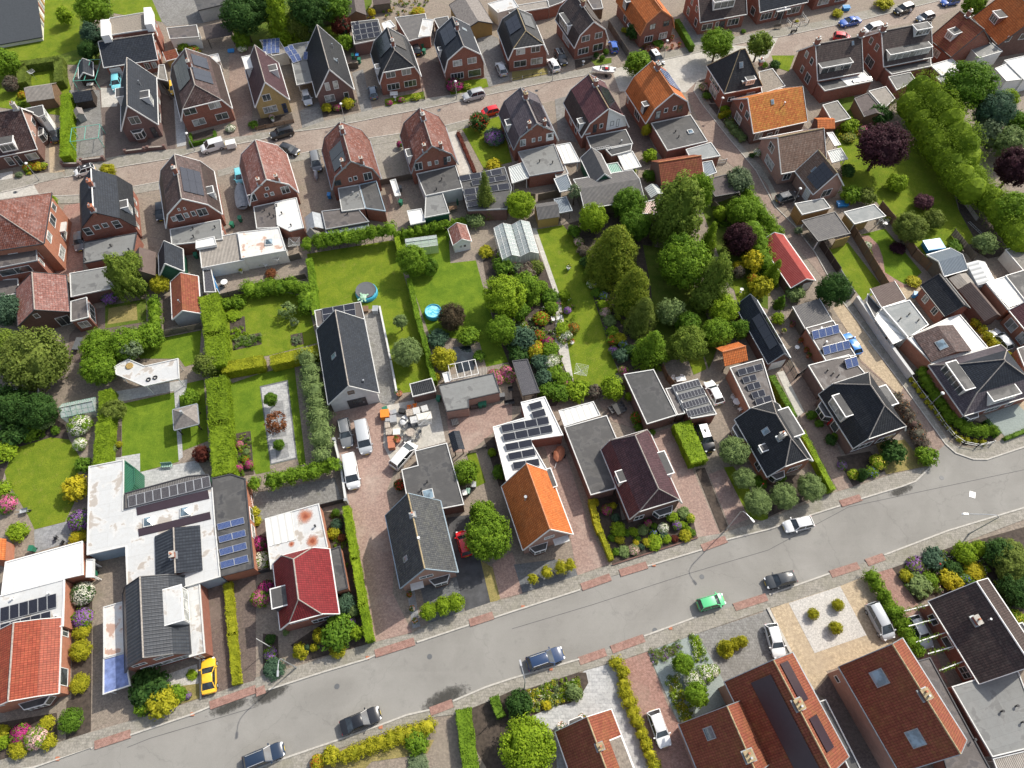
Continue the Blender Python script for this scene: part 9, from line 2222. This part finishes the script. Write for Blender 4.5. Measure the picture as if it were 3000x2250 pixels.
rt=pool('b2 960,1065',1.75,.8,'round turquoise pool with a black cover on the lawn');m=MB();m.lathe((-.1,.1,.82),[(1.62,0),(1.6,.1),(1.2,.06)],26);m.build('pool_cover','py',rt)
c=G('b2 940,1130',0)[0];rt=root('turtle_float',(c.x-.1,c.y+.1,.93),R(-100),'green inflatable turtle lying on the black pool cover','pool float')
m=MB();m.lathe((0,0,0),[(.3,0),(.55,.12),(.4,.3),(.1,.38)],12,sx=1.15);m.build('shell','turtle',rt);m=MB();m.lathe((.85,0,.02),[(.1,0),(.2,.1),(.08,.22)],8);m.build('head','turtle',rt)
for a in(.75,-.75,2.4,-2.4): m=MB();m.bar((.45*cos(a),.45*sin(a),.08),(.98*cos(a),.98*sin(a),.06),.26,.1);m.build('flipper','turtle',rt)
def sqpool(px,L,W,h,az,lb,mA='tarpblue'):
 c=G(px,0)[0];rt=root('swimming_pool',(c.x,c.y,.03),R(az),lb,'swimming pool');m=MB();m.box(-L/2,L/2,-W/2,W/2,0,h);m.build('pool_wall','pb',rt);m=MB();m.add([(-L/2-.1,-W/2-.1,h+.02),(L/2+.1,-W/2-.1,h+.02),(L/2+.1,W/2+.1,h+.02),(-L/2-.1,W/2+.1,h+.02),(0,0,h-.1)],[(0,1,4),(1,2,4),(2,3,4),(3,0,4)]);m.build('cover',mA,rt)
sqpool('b4 1412,668',2.9,2.0,.9,10,'square blue framed pool under a blue cover');sqpool('b4 635,300',1.7,1.1,.5,5,'small blue paddling pool beside the olive bush');sqpool('a1 2000,447',1.1,.8,.3,10,'small blue paddling tub in front of the brown shelter')
sqpool('a4 668,85',1.3,1.0,.7,5,'light blue tub in the garden at the top edge')
for p,l in(('c3 590,300','rotary drier on the long narrow lawn'),('b2 355,680','large rotary drier on the grass patch behind the white roof'),('b2 205,810','folding drier on the stone terrace'),('a1 315,690','thin rotary drier inside the square hedge'),('c2 1470,720','rotary drier in the storage yard')): drier(p,l,1.3 if 'large' in l or 'narrow' in l or 'yard' in l else .8)
parasol('b2 1745,320','closed green parasol beside the white door')
for i,(p,l_,w_,h_,az,mt,lb) in enumerate([('c2 1120,650',1.2,1.2,1.0,8,'orangeplastic','orange plastic box in the storage yard'),('c2 1120,600',.7,.5,.8,20,'pg','green crate behind the orange box'),('c2 1335,640',.95,1.0,.9,14,'rubble','pallet of white slabs below the left wheelbarrow'),('c2 1392,625',.95,1.0,.9,14,'render','pallet of white slabs below the right wheelbarrow'),('c2 1463,605',.9,.9,.9,20,'render','torn white sack at the end of the slab pallets'),('c2 1372,705',1.0,1.0,1.0,14,'render','front left pallet of pale slabs'),('c2 1428,680',1.0,1.0,1.0,14,'cream','front middle pallet of pale slabs'),('c2 1492,670',1.0,1.1,1.0,14,'cream','front right pallet of pale slabs'),('c2 1222,805',.95,.9,.9,5,'cream','pallet of cream stones beside the flower pot'),('c2 1158,805',.85,.9,.9,5,'rubble','pallet of brown stones left of the cream stones'),('c2 1172,868',.9,.8,.9,8,'tc','upper pallet of orange bricks'),('c2 1178,918',.9,.9,.9,8,'tc','lower pallet of orange bricks'),('c2 1192,690',.9,1.1,.8,10,'gp','grey pallet behind the dinghy'),('c2 1142,740',.7,.9,.7,5,'rubble','heap of grey stones on a pallet'),('c2 1145,700',.6,.5,.8,5,'gp','grey block beside the heap of grey stones'),('c2 1265,615',.9,.6,.6,-10,'bp','black tarpaulin bundle in the storage yard'),('c2 1190,625',.9,.6,.5,20,'tarpgrey','crumpled pale tarpaulin in the storage yard'),('c2 1720,705',.95,.95,.3,15,'fp','wooden pallet on the brick forecourt'),('c2 1885,570',1.0,.7,.6,10,'fbr','crate of pallets against the outbuilding'),('c2 2125,490',.8,.6,.9,10,'py','black storage box at the corner of the outbuilding'),('b2 1038,1220',.85,1.0,.9,0,'tarpgrey','grey covered grill at the head of the barn path'),('b2 950,1205',.8,1.0,.4,5,'wood','brown slatted bench at the head of the barn path')]):
 bxt('storage_box',lb,'box',p,l_,w_,h_,az,mt,gp='boxes and pallets')
for p,l in(('c2 1330,590','left orange wheelbarrow leaning in the storage yard'),('c2 1378,578','right orange wheelbarrow leaning in the storage yard'),('c1 225,1475','wheelbarrow at the edge of the left lawn')):
 c=G(p,0)[0];rt=root('wheelbarrow',(c.x,c.y,0),R(-80) if 'orange' in l else R(15),l,'wheelbarrow');m=MB();m.add([(-.3,-.2,.35),(.35,-.2,.35),(.35,.2,.35),(-.3,.2,.35),(-.45,-.32,.65),(.5,-.32,.65),(.5,.32,.65),(-.45,.32,.65)],[(0,3,2,1),(0,1,5,4),(1,2,6,5),(2,3,7,6),(3,0,4,7)]);m.build('tub','orangeplastic' if 'orange' in l else 'tarpgrey',rt)
 m=MB();m.tube((.6,-.05,.2),(.6,.05,.2),.2,n=12);m.build('wheel','rubber',rt)
 for s in(-1,1): m=MB();m.bar((.6,s*.1,.2),(-1.0,s*.3,.6),.04);m.build('handle','steel',rt)
c=G('c2 1282,690',0)[0];rt=root('dinghy',(c.x,c.y,.1),R(70),'upturned white dinghy in the storage yard','dinghy');m=MB();m.lathe((0,0,0),[(.62,0),(.58,.3),(.3,.5),(.05,.55)],12,sx=1.35);m.build('hull','white',rt);m=MB();m.obox((0,0,.5),(0,1,0),(1,0,0),.45,.1,.07);m.build('seat','dt',rt)
TB('c2 1340,805','large round stone table ringed by dark chairs',1.3,1.3,round_=True,mA='rubble');c=G('c2 1340,805',0)[0]
for k in range(8): a=k*.785+.2;CR((c.x+1.25*cos(a),c.y+1.25*sin(a),.03),degrees(a)+180,'dark wicker chair around the large round stone table','py',gp='dark chairs around the round stone table')
TB('c3 905,600','black garden table with red cushions on it',1.9,1.0,az=-62,mA='bp');c=G('c3 905,600',0)[0];ca=R(-62)
for i,s in((0,1),(1,1),(2,1),(0,-1),(1,-1)):
 x=(i-1)*.6;y=s*.85;CR((c.x+x*cos(ca)-y*sin(ca),c.y+x*sin(ca)+y*cos(ca),.03),-62+(-90 if s>0 else 90),'dark chair at the black garden table','dt',gp='chairs at the black garden table')
TB('c3 1930,540','round white table beside the brick extension',1.1,1.1,round_=True,mA='white')
for p,a,l in(('c3 1900,498',-60,'white chair above the round white table'),('c3 1962,600',120,'white chair below the round white table'),('c3 2002,642',150,'white chair next to the villa gutter'),('c3 1385,335',-90,'left white chair behind the solar garage'),('c3 1458,330',-90,'right white chair behind the solar garage'),('b2 92,830',40,'white chair on the stone terrace'),('b3 355,1300',0,'left white seat in the cottage garden'),('b3 405,1290',180,'right white seat in the cottage garden'),('b4 990,470',0,'white chair on the cabin porch')): CR(None,a,l,'white','white garden chairs',px=p)
for p,a,l in(('f1 620,480',200,'left black reclining chair on the grey patio'),('f1 695,525',160,'right black reclining chair on the grey patio'),('b1 1925,1010',90,'dark chair below the round terrace table')): CR(None,a,l,'bp','black garden chairs',px=p)
TB('b1 690,1515','long dark table on the grey path beside the leafy trees',2.2,1.0,az=88,mA='py');TB('b1 1950,985','round white topped table on the drinks terrace',1.1,1.1,round_=True,mA='white');TB('c3 1450,345','white garden table behind the solar garage',1.5,.8,az=10,mA='white');TB('b2 1705,345','wooden table beside the closed green parasol',1.4,.8,az=10,mA='wood');TB('c4 238,72','small round white table among flower pots',.7,.7,round_=True,mA='white');TB('b4 1005,480','small round white table on the cabin porch',.6,.6,round_=True,mA='white')
TB('a1 790,745','pale low table inside the netted run',1.3,.8,az=5,mA='cream',h=.5);TB('b3 355,440','white bench table before the ochre shed',1.2,.8,az=5,mA='white')
for p,a,mt,l in(('a2 1195,835',5,'white','white bench in front of the clipped black roofed house'),('c1 1450,1085',5,'greenplastic','green bench at the edge of the grey slab terrace'),('a1 1310,610',5,'wood','orange timber bench beside the garage windows'),('a4 80,250',10,'ow','wooden bench with flowers on the side street pavement'),('c2 2190,545',10,'bp','black sofa on the slab terrace'),('c2 2200,430',10,'bp','black footstool on the slab terrace'),('b4 330,600',-60,'ow','plank bench along the lane wall')):
 BN(p,l,a,mt,.7 if 'stool' in l else 1.5)
for p,mt,lid,l in(('a2 842,512','pg',None,'green bin left of the blue lidded bin'),('a2 880,512','py','pb','blue lidded bin between two green bins'),('a2 898,548','pg',None,'green bin right of the blue lidded bin'),('a2 1440,415','pg',None,'upper green bin beside the green glass doors'),('a2 1455,470','pg',None,'lower green bin beside the green glass doors'),('b1 2085,440','pg',None,'green bin behind the faded pink roof'),('b1 2015,490','pg',None,'turquoise green bin beside the white rail'),('b1 1705,755','pg',None,'green bin beside the bicycle nook'),('b2 1255,300','pg',None,'lower green bin under the white corrugated canopy'),('b2 1250,180','py',None,'grey bin under the white corrugated canopy'),('c2 1580,515','pg',None,'green bin left of the olive stained roof'),('c2 1940,570','pg',None,'green bin against the outbuilding wall'),('c2 1975,560','pg',None,'second green bin against the outbuilding wall'),('c2 1885,1260','py','alu','grey bin with pale lid beside the felt extension'),('c2 1835,1315','pg','greenplastic','pale green lidded bin beside the felt extension'),('c2 1805,1330','py','white','white lidded bin beside the felt extension'),('f1 1045,790','py','pb','blue lidded bin beside the small white canopy'),('f1 1045,860','pg',None,'green bin beside the small white canopy'),('f1 380,600','pg',None,'pale green bin on the patio edge'),('b2 640,240','pb',None,'dark blue bin near the turquoise chair'),('b4 1250,1095','pb',None,'blue bin against the coach house'),('a1 1375,600','pb',None,'blue barrel beside the orange timber bench')): bin_(p,l,mt,lid,uniform(-20,20))
for p,r,mt,fl,l in(('c2 1230,868',.4,'tc','redf','large pot of yellow and red flowers in the storage yard'),('d2 1330,725',.3,'tc','redf','upper flower pot on the slab strip'),('d2 1355,845',.3,'white','orangef','middle flower pot on the slab strip'),('d2 1380,950',.3,'white','orangef','lower flower pot on the slab strip'),('e3 425,530',.45,'white','orangef','left orange flowered pot by the flat dormer house'),('e3 598,460',.4,'white','orangef','right orange flowered pot by the flat dormer house'),('b3 488,850',.35,'white','yellowf','white pedestal with yellow flowers on the long narrow lawn'),('b3 518,1495',.3,'white','redf','white pedestal with red flowers on the long narrow lawn'),('c2 1242,465',.45,'tc',None,'round terracotta bowl at the end of the white wall'),('a2 150,1050',.3,'white',None,'white pot before the yellow brick house'),('a2 855,905',.3,'rubble',None,'grey pot at the corner of the purple brown gable'),('a3 1378,425',.3,'tc','redf','left red pot on the pavement of the bright orange house'),('a3 1440,408',.3,'tc','redf','right red pot on the pavement of the bright orange house'),('a3 1378,350',.35,'tc','redf','red flowered pot beside the orange house wall'),('b4 125,1405',.3,'rubble','yellowf','potted yellow plant on the terrace by the dark shed'),('b4 200,1345',.35,'tc','magenta','potted pink plant on the terrace by the dark shed'),('b4 270,1485',.3,'tc','redf','potted plant along the brick extension'),('c4 320,90',.3,'tc','redf','red potted plant along the brick extension'),('c4 340,140',.3,'tc',None,'green potted plant along the brick extension'),('c4 385,400',.35,'tc','redf','red potted shrub beside the mauve roofed extension'),('b4 965,435',.35,'white','white','white flower basket on the cabin porch'),('b4 1020,445',.35,'white','yellowf','yellow flower basket on the cabin porch'),('c3 500,345',.3,'tc',None,'flower pot beside the rotary drier lawn'),('b1 2090,885',.25,'cream','yellowf','small yellow pot on the drinks terrace')):
 pot(p,l,r,.45 if r<.4 else .6,mt,fl=fl)
for p,l in(('a2 1205,868','white bird bath between two magenta rhododendrons'),('b3 1975,1050','small stone bird bath on the bright little lawn'),('a3 615,560','white garden urn in front of the dark brown gambrel house')):
 c=G(p,0)[0];rt=root('bird_bath',(c.x,c.y,.03),0,l,'bird bath');m=MB();m.lathe((0,0,0),[(.2,0),(.08,.1),(.07,.6),(.1,.65)],10);m.build('pedestal','trim',rt);m=MB();m.lathe((0,0,.65),[(.1,0),(.3,.08),(.32,.14),(.25,.10)],12);m.build('bowl','trim',rt)
c=G('c3 405,985',0)[0];rt=root('trailer',(c.x,c.y,.3),R(72),'car trailer under a rust coloured tarpaulin','trailer');m=MB();m.lathe((0,0,0),[(.75,0),(.8,.35),(.5,.6),(.1,.75)],8,sx=1.6);m.build('tarpaulin','tc',rt)
for s in(-1,1): m=MB();m.tube((0,s*.8,0),(0,s*.95,0),.28,n=12);m.build('wheel','rubber',rt)
m=MB();m.bar((1.1,0,0),(-2.2,0,0),.06);m.build('drawbar','steel',rt)
def ladder(a,b,z,lb,mA='alu'):
 P=G(a+' '+b,z);o=P[0];rt=root('ladder',o,0,lb,'ladder');d=P[1]-P[0];n=Vc((-d.y,d.x,0)).normalized()*.2
 for s in(-1,1): m=MB();m.bar(n*s,d+n*s,.05);m.build('rail',mA,rt)
 k=int(d.length/.35)
 for i in range(1,k): m=MB();m.bar(d*i/k-n,d*i/k+n,.03);m.build('rung',mA,rt)
ladder('b4 1735,440','1860,560',.1,'aluminium ladder lying by the storage yard');ladder('a3 702,1290','845,1262',3.02,'aluminium ladder lying on the charcoal flat roof')
ladder('f6 1035,560','1060,690',1.2,'white ladder hung beside the dark patched flat roof','white')
c=G('c4 1765,1325',0)[0];m=MB();m.add([(-.55,-.3,.045),(.2,-.55,.045),(.55,.3,.045),(-.2,.55,.045)],[(0,1,2,3)]);o=m.build('road_patch','white');o.location=(c.x,c.y,0);o['kind']='structure'
for s in('d1 500,1577','d1 1665,1192','d2 965,1260','d3 95,822','d3 1225,458','d3 1368,1003','e2 1078,530','d3 335,1355'):
 c=G(s,0)[0];m=MB();m.box(c.x-.22,c.x+.22,c.y-.2,c.y+.2,.0,.135);o=m.build('gully_cover','tc');o['kind']='structure'
for s in('d3 1235,1023','a2 1580,955','b1 130,188','a3 212,785'):
 c=G(s,0)[0];m=MB();m.lathe((c.x,c.y,0),[(.32,0),(.32,.045)],16);o=m.build('manhole_cover','py');o['kind']='structure'
for px,rx,ry,az in(('e2 1630,285',3.6,1.3,25),('e2 120,250',3.,1.0,22),('d1 1980,1130',3.,.8,20),('d3 300,1440',2.,.8,18),('c4 1150,1290',2.5,.7,20),('b1 1700,150',2.,1.,10)):
 c=G(px,0)[0];m=MB();m.lathe((0,0,.05),[(1,0),(.9,.003)],16,sx=rx,sy=ry);o=m.build('road_stain','stain');o.location=(c.x,c.y,0);o.rotation_euler=(0,0,R(az));o['kind']='structure'
for s in('d3 0,1010 700,800 1500,540 2212,330 c4 700,1430 2212,1110','d1 1100,1480 1300,1400 2212,1130'): ST('road_seam',s,.05,.028,'tarmac')
for s in('d3 1640,560','d2 1500,1250','c4 1500,1180','e2 700,180'):
 c=G(s,0)[0];m=MB();m.lathe((c.x,c.y,0),[(.32,0),(.32,.03)],16);o=m.build('manhole_cover','py');o['kind']='structure'
